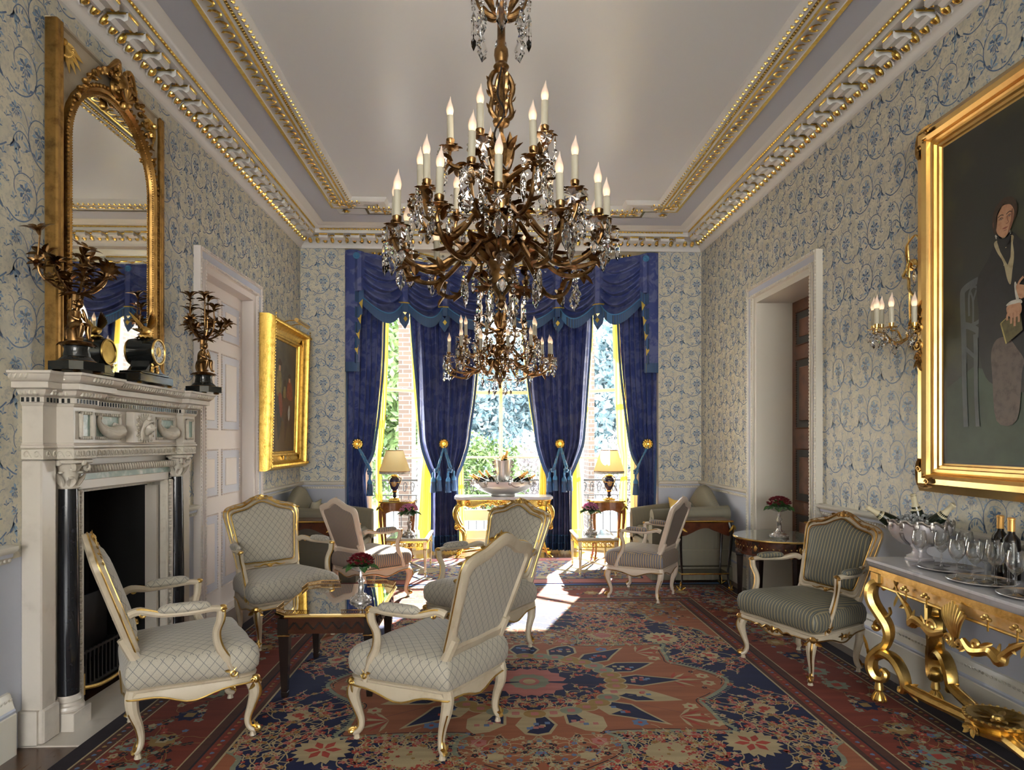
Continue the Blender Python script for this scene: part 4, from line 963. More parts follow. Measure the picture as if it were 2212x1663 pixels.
    for x, y, a in along(path, .042):
        mb.push(T((x, y, 1.433)) @ RZ(a)); mb.mi = 1
        P = [(cos(q) * .014 * (1 - q * .06), -.008, sin(q) * .017 * (1 - q * .06)) for q in [k * .8 for k in range(8)]]; mb.tube(P, .0035, 4); mb.tube([(.014, -.008, 0), (.024, -.008, -.016)], .003, 4); mb.pop()
    # recessed green panels with carved borders
    def panel(y0, y1, z0, z1, x):
        mb.mi = 2; mb.box((x, (y0 + y1) / 2, (z0 + z1) / 2), (.004, y1 - y0, z1 - z0)); mb.mi = 1; b = .018
        for q in (y0, y1): mb.box((x + .008, q, (z0 + z1) / 2), (.018, b, z1 - z0 + b), .005)
        for q in (z0, z1): mb.box((x + .008, (y0 + y1) / 2, q), (.018, y1 - y0 + b, b), .005)
        for k in range(int((y1 - y0) / .02) + 1):
            for q in (z0, z1): mb.ball((x + .018, y0 + k * .02, q), (.004, .006, .009), 5, 3)
    for s in (-1, 1): panel(min(s * .20, s * .45), max(s * .20, s * .45), 1.515, 1.645, .142); panel(s * .59 - .045, s * .59 + .045, 1.515, 1.645, .187)
    mb.mi = 0; mb.box((.075, 0, 1.78), (.17, 1.54, .07))
    mb.box((.10, -.59, 1.77), (.24, .17, .06)); mb.box((.10, .59, 1.77), (.24, .17, .06))
    mb.build('mantel_shelf', MM, t)
    # cornucopias
    for s in (-1, 1):
        mb = MB(); P = [(.165, s * .235, 1.555), (.170, s * .29, 1.545), (.168, s * .345, 1.548), (.160, s * .39, 1.572), (.156, s * .415, 1.605), (.156, s * .412, 1.632), (.156, s * .395, 1.632), (.156, s * .395, 1.615)]
        if s > 0: P = [(x, .65 * 1 - y, z) for x, y, z in P]
        mb.tube(P, [.042, .040, .032, .020, .012, .009, .007, .004], 12, sm=4)
        for k in range(5):
            a = -1 + k * .5; mb.tube([(p[0] + .93 * r * cos(a), p[1], p[2] + .93 * r * sin(a)) for p, r in zip(P[:5], [.042, .040, .032, .020, .012])], .004, 4, sm=3)
        c = P[0]
        for k in range(9): a = k * .7; mb.ball((c[0] + .012, c[1] - (.012 if s < 0 else -.012) + 0, c[2] + 0) if k == 8 else (c[0] + .02 * cos(a * 2), c[1] + (.010 if s < 0 else -.010) * -1 + .006 * sin(a * 3), c[2] + .036 * sin(a)), .015, 8, 5)
        mb.build('cornucopia', M['marblecarve'], t)
    # sunburst head plaque
    mb = MB(); mb.mi = 0; mb.box((.165, 0, 1.58), (.05, .25, .185), .004)
    mb.mi = 1
    for k in range(40):
        a = 2 * pi * k / 40; L = .10 if k % 2 else .082; L /= max(abs(cos(a)), abs(sin(a)) * 1.25, .75) ** .6
        mb.push(T((.192, 0, 1.578)) @ RX(a)); mb.tube([(0, .03, 0), (0, L * .98, 0)], [.003, .0065], 5); mb.ball((0, L, 0), (.004, .006, .008), 5, 3); mb.pop()
    mb.build('head_plaque', MM, t)
    mb = MB()
    mb.grid(lambda u, v: ((lambda th, ph: (.195 + .052 * sin(ph) * max(0, cos(th)) ** .8 + (.014 * math.exp(-(th / .18) ** 2) * math.exp(-((v - .52) / .10) ** 2)) + .006 * math.exp(-(th / .3) ** 2) * (math.exp(-((v - .33) / .03) ** 2) + math.exp(-((v - .28) / .03) ** 2)) - .008 * math.exp(-((abs(th) - .42) / .16) ** 2) * math.exp(-((v - .58) / .05) ** 2),
        .036 * sin(ph) * sin(th) * (.78 + .22 * v + .1 * sin(pi * v)), 1.535 + .085 * v))((u - .5) * pi, pi * (.07 + .86 * v))), 26, 24)
    for s in (-1, 1):
        for k in range(4): mb.tube([(.238 - k * .009, s * .004, 1.618 + k * .003), (.228 - k * .008, s * .028, 1.612), (.208, s * (.042 + k * .003), 1.585), (.20, s * (.044 + k * .004), 1.555), (.198, s * (.038 + k * .005), 1.52 - k * .004), (.196, s * .046, 1.505)], [.006, .009, .009, .008, .007, .003], 6, sm=3)
    for k in range(3): mb.ball((.222, (k - 1) * .016, 1.636), (.014, .010, .014), 8, 5)
    mb.tube([(.236, -.008, 1.561), (.240, 0, 1.5595), (.236, .008, 1.561)], .0028, 5)
    tag(mb.build('mask', M['marblecarve'], t, 80), 'carved classical head in a sunburst')
    return t
fireplace()
# iron fire basket with gilt mounts
t = thing('fire_grate', 'black iron fire grate with gilt urns inside the fireplace opening', 'fire grate', (XL - .05, YC, .008))
mb = MB()
for k in range(13): mb.box((.0, -.24 + k * .04, .16), (.012, .012, .22))
for z in (.06, .26): mb.box((0, 0, z), (.016, .54, .014))
for s in (-1, 1): mb.box((-.08, s * .25, .12), (.16, .02, .22)); mb.box((0, s * .29, .10), (.07, .07, .20), .004)
mb.box((-.14, 0, .34), (.012, .5, .40)); mb.build('basket', M['iron'], t)
for s in (-1, 1):
    mb = MB(); mb.push(T((.0, s * .29, .20))); mb.lathe([(.03, 0), (.034, .01), (.014, .03), (.012, .05), (.03, .08), (.034, .11), (.02, .125), (.024, .135), (.008, .15), (.012, .165), (0, .18)], 12); mb.pop()
    mb.tube([(.02, s * .29 - .03, .31), (.04, s * .29, .29), (.02, s * .29 + .03, .31)], .006, 5, sm=3); mb.box((.038, s * .29, .10), (.006, .05, .12)); mb.build('urn', M['gilt'], t)
mb = MB(); mb.tube([(.01, -.25, .07), (.03, -.1, .04), (.03, .1, .04), (.01, .25, .07)], .012, 6, sm=4); mb.build('mount', M['gilt'], t)

# ---------------------------------------------------------------- overmantel mirror
def mirror():
    Y0, Y1, Z0, Z1 = 3.435, 4.545, 1.845, 3.70; yc = (Y0 + Y1) / 2
    t = thing('overmantel_mirror', 'tall arched gilt mirror above the fireplace with carved crest', 'mirror', (XL, yc, Z0))
    w = (Y1 - Y0) / 2; H = Z1 - Z0
    def arch(a, h, n=16):       # half width a, top height h (springing h - a*.8): list of (y, z)
        P = [(a, .03), (a, (h - a * .95) * .5), (a, h - a * .95)]
        for k in range(1, n): q = pi * k / n; P.append((a * cos(q), h - a * .95 + a * .95 * sin(q)))
        return P + [(-a, h - a * .95), (-a, (h - a * .95) * .5), (-a, .03)]
    mb = MB()
    mb.mi = 0; mb.box((.02, 0, H / 2), (.03, 2 * w, H))
    mb.mi = 1
    for s in (-1, 1): mb.box((.035, s * (w - .015), H / 2), (.07, .035, H), .008); mb.box((.055, s * (w - .045), H / 2), (.03, .02, H), .006)
    mb.mi = 2; mb.box((.042, 0, H - .006), (.03, 2 * w - .05, .012))
    for s in (-1, 1): mb.box((.04, s * (w - .062), H - .24), (.02, .008, .5))
    mb.build('frame', [M['cwhite'], M['giltdeep'], M['cwhite']], t)
    mb = MB(); A = [arch(a, h) for a, h in ((.475, H - .115), (.470, H - .12), (.455, H - .135), (.44, H - .15), (.425, H - .165), (.412, H - .178))]; X = (.034, .062, .070, .052, .062, .036)
    mb.loft([[(x, y, z) for y, z in P] for P, x in zip(A, X)], False)
    g = arch(.468, H - .122, 40)
    L = [Vector((0, y, z)) for y, z in g]
    for a, b in zip(L, L[1:]):
        k = max(1, int((b - a).length / .022))
        for j in range(k): p = a.lerp(b, j / k); mb.ball((.066, p.y, p.z), (.012, .013, .013), 6, 4)
    g = arch(.420, H - .17, 40); L = [Vector((0, y, z)) for y, z in g]
    for a, b in zip(L, L[1:]):
        k = max(1, int((b - a).length / .014))
        for j in range(k): p = a.lerp(b, j / k); mb.ball((.058, p.y, p.z), .0055, 5, 3)
    tag(mb.build('arched_moulding', M['giltdeep'], t), 'gilt leaf moulding round the glass')
    mb = MB(); P = arch(.43, H - .16, 24); n = len(P); mb.add([(.040, y, z) for y, z in P] + [(.036, y, z) for y, z in P], [tuple(range(n))[::-1], tuple(range(n, 2 * n))])
    mb.build('mirror_glass', M['mirror'], t, smooth=False)
    for s in (-1, 1):
        mb = MB(); mb.push(T((.040, s * (w - .09), H - .08)))
        for k in range(9):
            a = pi / 2 + s * pi / 2 - s * (k - 1) * .26 + (pi if False else 0)
            q = R(180 if s > 0 else 0) + (s * (k) * R(11)); d = (0, cos(q), -abs(sin(q)))
            acanthus(mb, (0, 0, 0), d, (1, 0, 0), .11 + .05 * (k % 2), .036, 1, .08); mb.ball((.004, d[1] * .07, d[2] * .07), .010, 6, 4)
        mb.ball((.006, 0, 0), .018, 8, 5); mb.pop(); mb.build('spandrel_ornament', M['gilt'], t)
    rnd = random.Random(3)
    mb = MB(); top = H - .10
    mb.ball((.075, 0, top + .03), (.05, .05, .085), 10, 7)       # cartouche with shell, scrolls, flowers
    for s in (-1, 1):
        scroll(mb, (.09, s * .055, top + .10), .05, 1.3, .018, -.3, 18, 'x', s); scroll(mb, (.09, s * .065, top - .02), .045, 1.2, .016, 2.5, 16, 'x', -s)
        gb = mb; mb = MB()
        for k in range(9):
            a = k / 8; y = s * (.08 + a * .32); z = top + .06 - a * a * .30
            mb.ball((.085 - a * .02, y, z), (.022, .026 - a * .008, .024 - a * .008), 8, 5)
            for j in range(4): acanthus(mb, (.08 - a * .015, y, z), (.3, rnd.uniform(-1, 1), rnd.uniform(-1, 1)), (1, 0, 0), .055 - a * .018, .026, 1, .3)
        mb.build('flower_garland', M['giltdeep'], t); mb = gb
        mb.tube([(.09, s * .03, top + .12), (.10, s * .06, top + .15), (.10, s * .10, top + .12), (.09, s * .16, top + .05)], [.012, .016, .014, .006], 8, sm=4)
    for k in range(7): mb.push(T((.11, 0, top - .06)) @ RX(R(-60 + k * 20))); mb.tube([(0, 0, 0), (.01, 0, .075)], [.006, .011], 6); mb.pop()
    mb.ball((.10, 0, top - .08), (.025, .022, .03), 8, 6); mb.build('crest', M['giltdeep'], t)
mirror()

# ---------------------------------------------------------------- candelabra with seated figures
def lily(mb, p, d, s=1.):
    d = Vector(d).normalized(); a = d.orthogonal().normalized(); b = d.cross(a)
    mb.push(Matrix(((a.x, b.x, d.x, p[0]), (a.y, b.y, d.y, p[1]), (a.z, b.z, d.z, p[2]), (0, 0, 0, 1))))
    mb.lathe([(.004 * s, 0), (.008 * s, .012 * s), (.014 * s, .028 * s)], 8)
    for k in range(6): mb.push(RZ(k * pi / 3) @ T((.009 * s, 0, .016 * s)) @ RY(R(-52))); mb.leaf(.045 * s, .022 * s, -.5, .3, 4); mb.pop()
    mb.pop()
def candelabrum(label, x, y, face, seed):
    rnd = random.Random(seed)
    t = thing('candelabrum', label, 'candelabrum', (x, y, 1.84), face, 'gilt bronze figure candelabra on the mantelpiece')
    mb = MB(); k8 = [(.105, .105)]
    def octa(r, z0, z1, c=.35): P = []; [P.extend([(sx * r, sy * r * c), (sx * r * c, sy * r)] if sx * sy > 0 else [(sx * r * c, sy * r), (sx * r, sy * r * c)]) for sx, sy in ((1, 1), (-1, 1), (-1, -1), (1, -1))]; mb.poly(P, z0, z1)
    octa(.105, .012, .055, .6); mb.lathe([(.085, .055), (.082, .065), (.062, .085), (.056, .12), (.060, .135), (.072, .142), (0, .142)], 20)
    mb.build('base', M['slate'], t)
    mb = MB(); 
    for a in range(4): mb.push(RZ(a * pi / 2 + pi / 4)); mb.ball((.085, 0, .008), (.022, .02, .008), 8, 4); mb.pop()
    mb.lathe([(.086, .055), (.09, .058), (.086, .062)], 20); mb.lathe([(.070, .138), (.078, .145), (.07, .155), (.05, .162), (0, .17)], 14)
    for k in range(10): acanthus(mb, (.06 * cos(k * .63), .06 * sin(k * .63), .155), (cos(k * .63), sin(k * .63), -.2), (0, 0, 1), .035, .02, 1, -.3)
    mb.build('rocky_mount', M['bronze'], t)
    mb = MB()                                   # seated figure, facing local +x
    mb.tube([(-.012, 0, .155), (-.02, 0, .21), (-.02, 0, .235)], [.036, .034, .026], 10, sm=3)                # tree stump seat
    mb.tube([(-.018, 0, .235), (-.022, 0, .262), (-.014, 0, .295), (.0, 0, .322)], [.030, .028, .030, .018], 12, sm=4)   # torso
    mb.tube([(.0, 0, .318), (.006, 0, .335)], .012, 8); mb.ball((.014, 0, .352), (.021, .018, .023), 12, 8)
    for k in range(14): a = k * 2.4; mb.ball((.008 - .012 * (k % 3) * .5 + .012 * cos(a), .017 * sin(a), .362 + .010 * cos(a * 1.7)), .0085, 6, 4)
    mb.ball((.035, 0, .350), (.004, .004, .004), 5, 4)
    for s in (-1, 1):
        mb.tube([(-.012, s * .018, .240), (.022, s * .024, .246), (.050, s * .020, .240)], [.018, .017, .013], 10, sm=3)
        mb.tube([(.050, s * .020, .240), (.046, s * .020, .215), (.036 + (.015 if s > 0 else 0), s * .022, .178)], [.013, .014, .007], 8, sm=3); mb.tube([(.036 + (.015 if s > 0 else 0), s * .022, .175), (.062 + (.01 if s > 0 else 0), s * .025, .168)], [.009, .006], 6)
        mb.tube([(.0, s * .030, .308), (.012, s * .036, .28), (.036, s * .020, .268)], [.012, .010, .008], 8, sm=3); mb.tube([(.036, s * .020, .268), (.036, s * .010, .300 if s > 0 else .262), (.026, s * .006, .325 if s > 0 else .252)], [.008, .007, .006], 6, sm=3)
    mb.tube([(-.03, .03, .27), (-.045, .0, .24), (-.04, -.02, .2), (-.03, -.03, .17)], [.010, .016, .014, .006], 8, sm=3)
    tag(mb.build('figure', M['bronze'], t, 70), 'seated child figure')
    mb = MB()
    mb.tube([(-.012, 0, .33), (-.006, 0, .40)], [.016, .020], 8)
    for k in range(9): acanthus(mb, (0, 0, .40), (cos(k * .7), sin(k * .7), .25), (0, 0, 1), .09, .032, 1, -.35)
    for k in range(11):
        a = k * 2 * pi / 9 + rnd.uniform(-.2, .2); r = (.09 + .07 * rnd.random()) if k < 9 else .03; h = .57 + rnd.uniform(-.10, .11) + (.06 if k >= 9 else 0)
        P = [(0, 0, .40), (cos(a) * r * .55, sin(a) * r * .55, .425), (cos(a) * r, sin(a) * r, .49), (cos(a) * r * .98, sin(a) * r * .98, h)]
        mb.tube(P, [.006, .0055, .005, .004], 6, sm=5); d = (cos(a) * .35 + rnd.uniform(-.3, .3), sin(a) * .35 + rnd.uniform(-.3, .3), 1)
        lily(mb, P[-1], d, 1.45);  lily(mb, (P[2][0] * 1.02, P[2][1] * 1.02, P[2][2] + .03), (cos(a + 1), sin(a + 1), .6), .9)
        for j in range(7):
            q = Vector(P[1]).lerp(Vector(P[3]), rnd.random()); b = rnd.uniform(0, 6.3); acanthus(mb, tuple(q), (cos(b), sin(b), rnd.uniform(-.1, .9)), (0, 0, 1) if True else 0, .06, .022, 1, -.3)
    tag(mb.build('lily_branches', M['bronze'], t), 'spreading lily branches')
    return t
candelabrum('gilt bronze figure candelabrum at the near end of the mantelpiece, in front of the mirror', -2.085, 3.36, R(-15), 2)
candelabrum('gilt bronze figure candelabrum at the far end of the mantelpiece beside the door', -2.09, 4.83, R(-20), 7)

# ---------------------------------------------------------------- mantel clock
t = thing('mantel_clock', 'black marble drum clock with a gilt bird on the mantelpiece', 'clock', (-2.11, 4.06, 1.84))
mb = MB()
mb.box((0, 0, .035), (.15, .40, .05), .004); mb.box((0, 0, .068), (.13, .34, .016), .004)
P = [(-.15, .076), (-.10, .085), (-.065, .115), (-.055, .15), (.055, .15), (.065, .115), (.10, .085), (.15, .076)]; n = len(P)
mb.add([(-.055, a, b) for a, b in P] + [(.055, a, b) for a, b in P], [tuple(range(n)), tuple(range(n, 2 * n))[::-1]] + [(i, i + n, (i + 1) % n + n, (i + 1) % n) for i in range(n)])
mb.push(T((-.075, 0, .205)) @ RY(R(90))); mb.lathe([(0, 0), (.078, 0), (.082, .004), (.082, .150), (.078, .154), (0, .154)], 32); mb.pop()
c = mb.build('case', mat('black_green_marble', (.012, .014, .014), .1, var=(12, (.05, .08, .07), .62, .9)), t)
mb = MB(); mb.push(T((.079, 0, .205)) @ RY(R(90))); mb.lathe([(.066, 0), (.070, .008), (.078, .008), (.080, 0)], 32); mb.lathe([(0, .002), (.03, .002), (.03, .001)], 24); mb.pop()
mb.push(T((-.079, 0, .205)) @ RY(R(-90))); mb.lathe([(0, .004), (.066, .002), (.070, .008), (.078, .008), (.080, 0)], 32); mb.pop()
for s in (-1, 1):
    for k in range(3): mb.ball((.058, s * .03, .085 + k * .02), (.008, .018 - .004 * k, .012), 8, 5)
    for q in (-.06, .06): mb.ball((q, s * .18, .005), (.016, .016, .007), 8, 4)
mb.tube([(.06, -.04, .09), (.062, 0, .12), (.06, .04, .09)], .007, 5, sm=4); tag(mb.build('gilt_mounts', M['gilt'], t), 'gilt bezel and mounts')
mb = MB(); mb.push(T((.0815, 0, .205)) @ RY(R(90))); mb.lathe([(.031, 0), (.065, 0)], 32); mb.pop(); d = mb.build('dial', mat('enamel_dial', (.75, .73, .66), .2), t)
mb = MB()
for k in range(12):
    mb.push(T((.0825, 0, .205)) @ RX(k * pi / 6)); mb.box((0, 0, .050), (.001, .004, .014)); mb.pop()
for a, L in ((.6, .035), (2.4, .05)): mb.push(T((.084, 0, .205)) @ RX(a)); mb.box((0, 0, L / 2), (.001, .004, L)); mb.pop()
mb.build('clock_hands', M['slate'], d)
mb = MB()                                       # gilt bird on foliage
mb.tube([(0, -.05, .315), (0, -.02, .335), (0, .02, .34), (0, .045, .355), (0, .055, .375)], [.008, .024, .024, .015, .011], 10, sm=4); mb.tube([(0, .055, .378), (.0, .075, .372)], [.007, .001], 6)
for s in (-1, 1):
    for k in range(7): acanthus(mb, (s * .015, -.005 + k * .004, .345), (s * .35, -.5 + k * .12, 1.0 - k * .05), (s, 0, -.3), .13 - k * .010, .026, 1, .15)
for k in range(5): acanthus(mb, (0, -.045, .318), ((k - 2) * .25, -1, .15), (0, 0, 1), .07, .018, 1, .1)
for k in range(12): acanthus(mb, (0, 0, .295), (cos(k * .52), sin(k * .52), .25), (0, 0, 1), .062, .026, 1, -.4)
mb.ball((0, 0, .298), (.04, .045, .018), 10, 5); tag(mb.build('bird', M['gilt'], t), 'gilt bird with raised wings')
# ---------------------------------------------------------------- bay curtains
def _velvet(t, b, co):
    f = t.ramp(t.noise(7, co, 3., .6, .8), .46, .58)
    t.l.new(t.mix(f, (.046, .068, .235), (.115, .138, .31)), b.inputs['Base Color'])
M['velvet'] = mat('blue_damask', rough=.4, build=_velvet, Sheen_Weight=.06, Specular_IOR_Level=.35)
def _fringe(t, b, co):
    x, y, z = t.sep(co)[:3]; f = t.math('FRACT', t.math('MULTIPLY', t.math('ADD', x, t.math('MULTIPLY', y, .7)), 62.)); r = t.new('ShaderNodeValToRGB'); e = r.color_ramp; e.interpolation = 'CONSTANT'
    for k, (p, c) in enumerate(((0, (.02, .05, .16)), (.3, (.05, .16, .36)), (.55, (.02, .04, .10)), (.75, (.13, .14, .11)), (.82, (.03, .09, .22)))):
        q = e.elements[k] if k < 2 else e.elements.new(p)
        q.position = p; q.color = c + (1,)
    t.l.new(f, r.inputs[0]); t.l.new(r.outputs[0], b.inputs['Base Color'])
M['fringe'] = mat('blue_and_gold_fringe', rough=.6, build=_fringe)
M['braid'] = mat('bright_blue_braid', (.05, .20, .42), .5, bump=(200, .6, .004))
M['rope'] = mat('blue_silk_rope', (.06, .20, .40), .4, var=(40, (.25, .32, .36), .5, .7))
def _yel(t, b, co): pass
M['yellow'] = mat('yellow_silk', (.86, .64, .12), .45, Sheen_Weight=.3)
_b = M['yellow'].node_tree; _t = NT(M['yellow']); _tl = _t.new('ShaderNodeBsdfTranslucent'); _tl.inputs[0].default_value = (1., .72, .12, 1); _mx = _t.new('ShaderNodeMixShader'); _mx.inputs[0].default_value = .45
_o = [n for n in _b.nodes if n.type == 'OUTPUT_MATERIAL'][0]; _t.l.new(_b.nodes['Principled BSDF'].outputs[0], _mx.inputs[1]); _t.l.new(_tl.outputs[0], _mx.inputs[2]); _t.l.new(_mx.outputs[0], _o.inputs[0])

def curtain(name, label, group, m, base, ang, prof, n, amp, fringe=True, thick=0.):
    """prof: rows (z, left, right) in local x; pleated cloth hanging from a line at 'base' turned by ang"""
    t = thing(name, label, 'curtain', (base[0], base[1], 0), ang, group)
    Z = spline([(p[0], p[1], p[2]) for p in prof], 6); mb = MB(); NU = n * 10
    w0 = max(p[2] - p[1] for p in prof)
    def fn(u, v):
        z, a, b = Z[min(int(round(v * (len(Z) - 1))), len(Z) - 1)]
        w = b - a; k = amp * (.75 + .5 * (1 - w / w0)); x = lerp(a, b, u)
        ph = 2 * pi * n * u + .8 * sin(z * 1.3 + u * 5)
        return (x + .15 * w / n * sin(ph * 2), k * sin(ph) + .35 * k * sin(ph * .5 + 1.3 + z * .4) - .02 * sin(pi * u), z)
    mb.grid(fn, NU, len(Z) - 1); mb.build('cloth', m, t, 80)
    if fringe:
        mb = MB(); 
        for s in (0, 1):
            L = [fn(s, j / (len(Z) - 1)) for j in range(len(Z))]; d = -1 if s == 0 else 1
            mb.loft([[(x, y - .01, z), (x + d * .028, y - .012, z - .05)] for x, y, z in L], False)
        a, b = Z[-1][1], Z[-1][2]
        for zz in (0.10, .0):
            mb.grid(lambda u, v: (lambda p: (p[0] + (u - .5) * .02, p[1] - .014 - .008 * (1 - v) * 1, p[2] + zz + .10 * v + .0))(fn(u, 1)), NU, 2)
        mb.build('fringe', M['fringe'], t, 80)
        mb = MB(); mb.tube([(p[0], p[1] - .018, p[2] + .20) for p in [fn(k / 40, 1) for k in range(41)]], .006, 5); mb.tube([(p[0], p[1] - .018, p[2] + .10) for p in [fn(k / 40, 1) for k in range(41)]], .006, 5)
        mb.build('braid', M['braid'], t)
    return t
# blue pair: outer curtains and the two pier curtains (z, left, right relative to base)
GB = 'blue damask curtains of the bay'
curtain('curtain', 'blue damask curtain at the far left edge of the bay', GB, M['velvet'], (-1.60, 8.16), R(32), [(3.70, -.17, .32), (3.1, -.17, .30), (2.3, -.17, .27), (1.46, -.16, .17), (1.20, -.15, .06), (1.05, -.15, .04), (.5, -.15, .07), (.03, -.16, .10)], 6, .045)
curtain('curtain', 'blue damask curtain at the far right edge of the bay', GB, M['velvet'], (1.95, 8.16), R(-32), [(3.70, -.32, .17), (3.1, -.30, .17), (2.3, -.27, .17), (1.46, -.17, .16), (1.20, -.06, .15), (1.05, -.04, .15), (.5, -.07, .15), (.03, -.10, .16)], 6, .045)
curtain('curtain', 'blue damask curtain on the pier between the left and centre bay windows', GB, M['velvet'], (-.60, 8.72), R(12), [(3.70, -.42, .48), (3.1, -.41, .47), (2.2, -.35, .40), (1.75, -.32, .34), (1.46, -.29, .30), (1.20, -.20, .22), (1.08, -.15, .17), (.95, -.15, .16), (.5, -.15, .17), (.03, -.16, .18)], 9, .055)
curtain('curtain', 'blue damask curtain on the pier between the centre and right bay windows', GB, M['velvet'], (.95, 8.72), R(-12), [(3.70, -.48, .42), (3.1, -.47, .41), (2.2, -.40, .35), (1.75, -.34, .32), (1.46, -.30, .29), (1.20, -.22, .20), (1.08, -.17, .15), (.95, -.16, .15), (.5, -.17, .15), (.03, -.18, .16)], 9, .055)
GY = 'yellow silk inner curtains of the bay'
def yel(lb, x, y, ang, P, n=5): return curtain('silk_curtain', lb, GY, M['yellow'], (x, y), R(ang), P, n, .016, False)
Yr = [(3.6, -.20, .14), (2.8, -.18, .14), (2.0, -.12, .14), (1.5, -.04, .12), (1.24, .02, .10), (1.1, .0, .12), (.5, -.05, .15), (.03, -.10, .18)]      # gathers towards +x
Yl = [(z, -b, -a) for z, a, b in Yr]
yel('yellow silk curtain on the right side of the left bay window', -.90, 8.80, 40, Yr)
yel('yellow silk curtain on the left side of the right bay window', 1.25, 8.80, -40, Yl)
yel('yellow silk curtain on the left side of the centre bay window', -.33, 8.93, 0, [(z, a - .02, b) for z, a, b in [(3.6, -.14, .24), (2.8, -.14, .21), (2.0, -.14, .13), (1.5, -.14, .04), (1.24, -.14, -.04), (1.1, -.16, -.02), (.5, -.18, .0), (.03, -.18, .02)]])
yel('yellow silk curtain on the right side of the centre bay window', .68, 8.93, 0, [(3.6, -.24, .14), (2.8, -.21, .14), (2.0, -.13, .14), (1.5, -.04, .14), (1.24, .04, .14), (1.1, .02, .16), (.5, .0, .18), (.03, -.02, .18)])
yel('narrow yellow silk curtain at the left edge of the left bay window', -1.37, 8.44, 41, [(3.6, -.10, .10), (2.2, -.10, .06), (1.5, -.10, .0), (1.24, -.1, -.04), (.5, -.1, .0), (.03, -.1, .03)], 3)
yel('narrow yellow silk curtain at the right edge of the right bay window', 1.73, 8.45, -41, [(3.6, -.12, .10), (2.2, -.10, .10), (1.5, -.06, .10), (1.24, .0, .10), (.5, -.05, .1), (.03, -.08, .1)], 3)
# rope tiebacks with tassels
def rope(mb, P, r=.011):
    P = spline(P, 8); L = 0
    for s in range(3):
        Q = []
        for i, p in enumerate(P):
            a = i * .9 + s * 2.094; Q.append((p[0] + cos(a) * r * .6, p[1] + sin(a) * r * .3, p[2] + sin(a) * r * .25))
        mb.tube(Q, r * .62, 5)
def tieback(lb, x, y, z, ang, arms):
    t = thing('curtain_tieback', lb, 'tieback', (x, y, z), ang, 'tasselled rope tiebacks of the bay')
    mb = MB(); mb.push(RX(R(90))); mb.lathe([(0, .045), (.016, .043), (.02, .034), (.034, .040), (.04, .03), (.056, .036), (.066, .022), (.068, .01), (.05, .0)], 24)
    for k in range(12): mb.push(RZ(k * pi / 6)); mb.ball((.054, 0, .030), (.012, .010, .008), 6, 4); mb.ball((.028, 0, .036), (.007, .006, .006), 5, 4); mb.pop()
    mb.pop(); mb.tube([(0, .0, 0), (.0, .05, 0)], .010, 8); tag(mb.build('rosette', M['giltbright'], t), 'gilt metal holdback rosette')
    for dx, dz, tx in arms:
        mb = MB(); rope(mb, [(0, -.02, -.03), (dx * .4, -.06, -.16), (dx, -.07, dz)]); rope(mb, [(.01, -.02, -.03), (dx * .55 + .012, -.065, -.18), (dx + .02, -.07, dz + .01)])
        for k in range(5): a = k * 1.3; mb.ball((dx + .022 * cos(a), -.075 + .01 * sin(a), dz - .02 + .022 * sin(a)), .017, 6, 5)
        mb.build('rope', M['rope'], t)
        for k, ox in enumerate(tx):
            mb = MB(); mb.push(T((dx + ox, -.078 - .012 * (k % 2), dz - .06 + .02 * (k % 2)))); mb.tube([(0, 0, .06), (0, 0, 0)], .007, 6); mb.mi = 1
            mb.lathe([(.006, .02), (.016, .0), (.012, -.035), (.014, -.045), (.03, -.075), (.034, -.095), (.03, -.108)], 12); mb.mi = 0
            mb.lathe([(.030, -.105), (.036, -.16), (.042, -.25), (.03, -.252), (0, -.25)], 18); mb.pop(); mb.build('tassel', [M['fringe'], M['braid']], t)
tieback('gilt rosette and blue tassels on the far left curtain', -1.63, 8.10, 1.46, R(20), [(.14, -.33, (0,))])
tieback('gilt rosette and blue tassels on the far right curtain', 2.00, 8.10, 1.46, R(-20), [(-.14, -.33, (0,))])
tieback('gilt rosette and paired blue tassels on the pier left of the centre window', -.60, 8.64, 1.46, R(6), [(-.09, -.33, (-.05, .025)), (.08, -.33, (-.025, .05))])
tieback('gilt rosette and paired blue tassels on the pier right of the centre window', .95, 8.64, 1.46, R(-6), [(-.09, -.33, (-.05, .025)), (.08, -.33, (-.025, .05))])

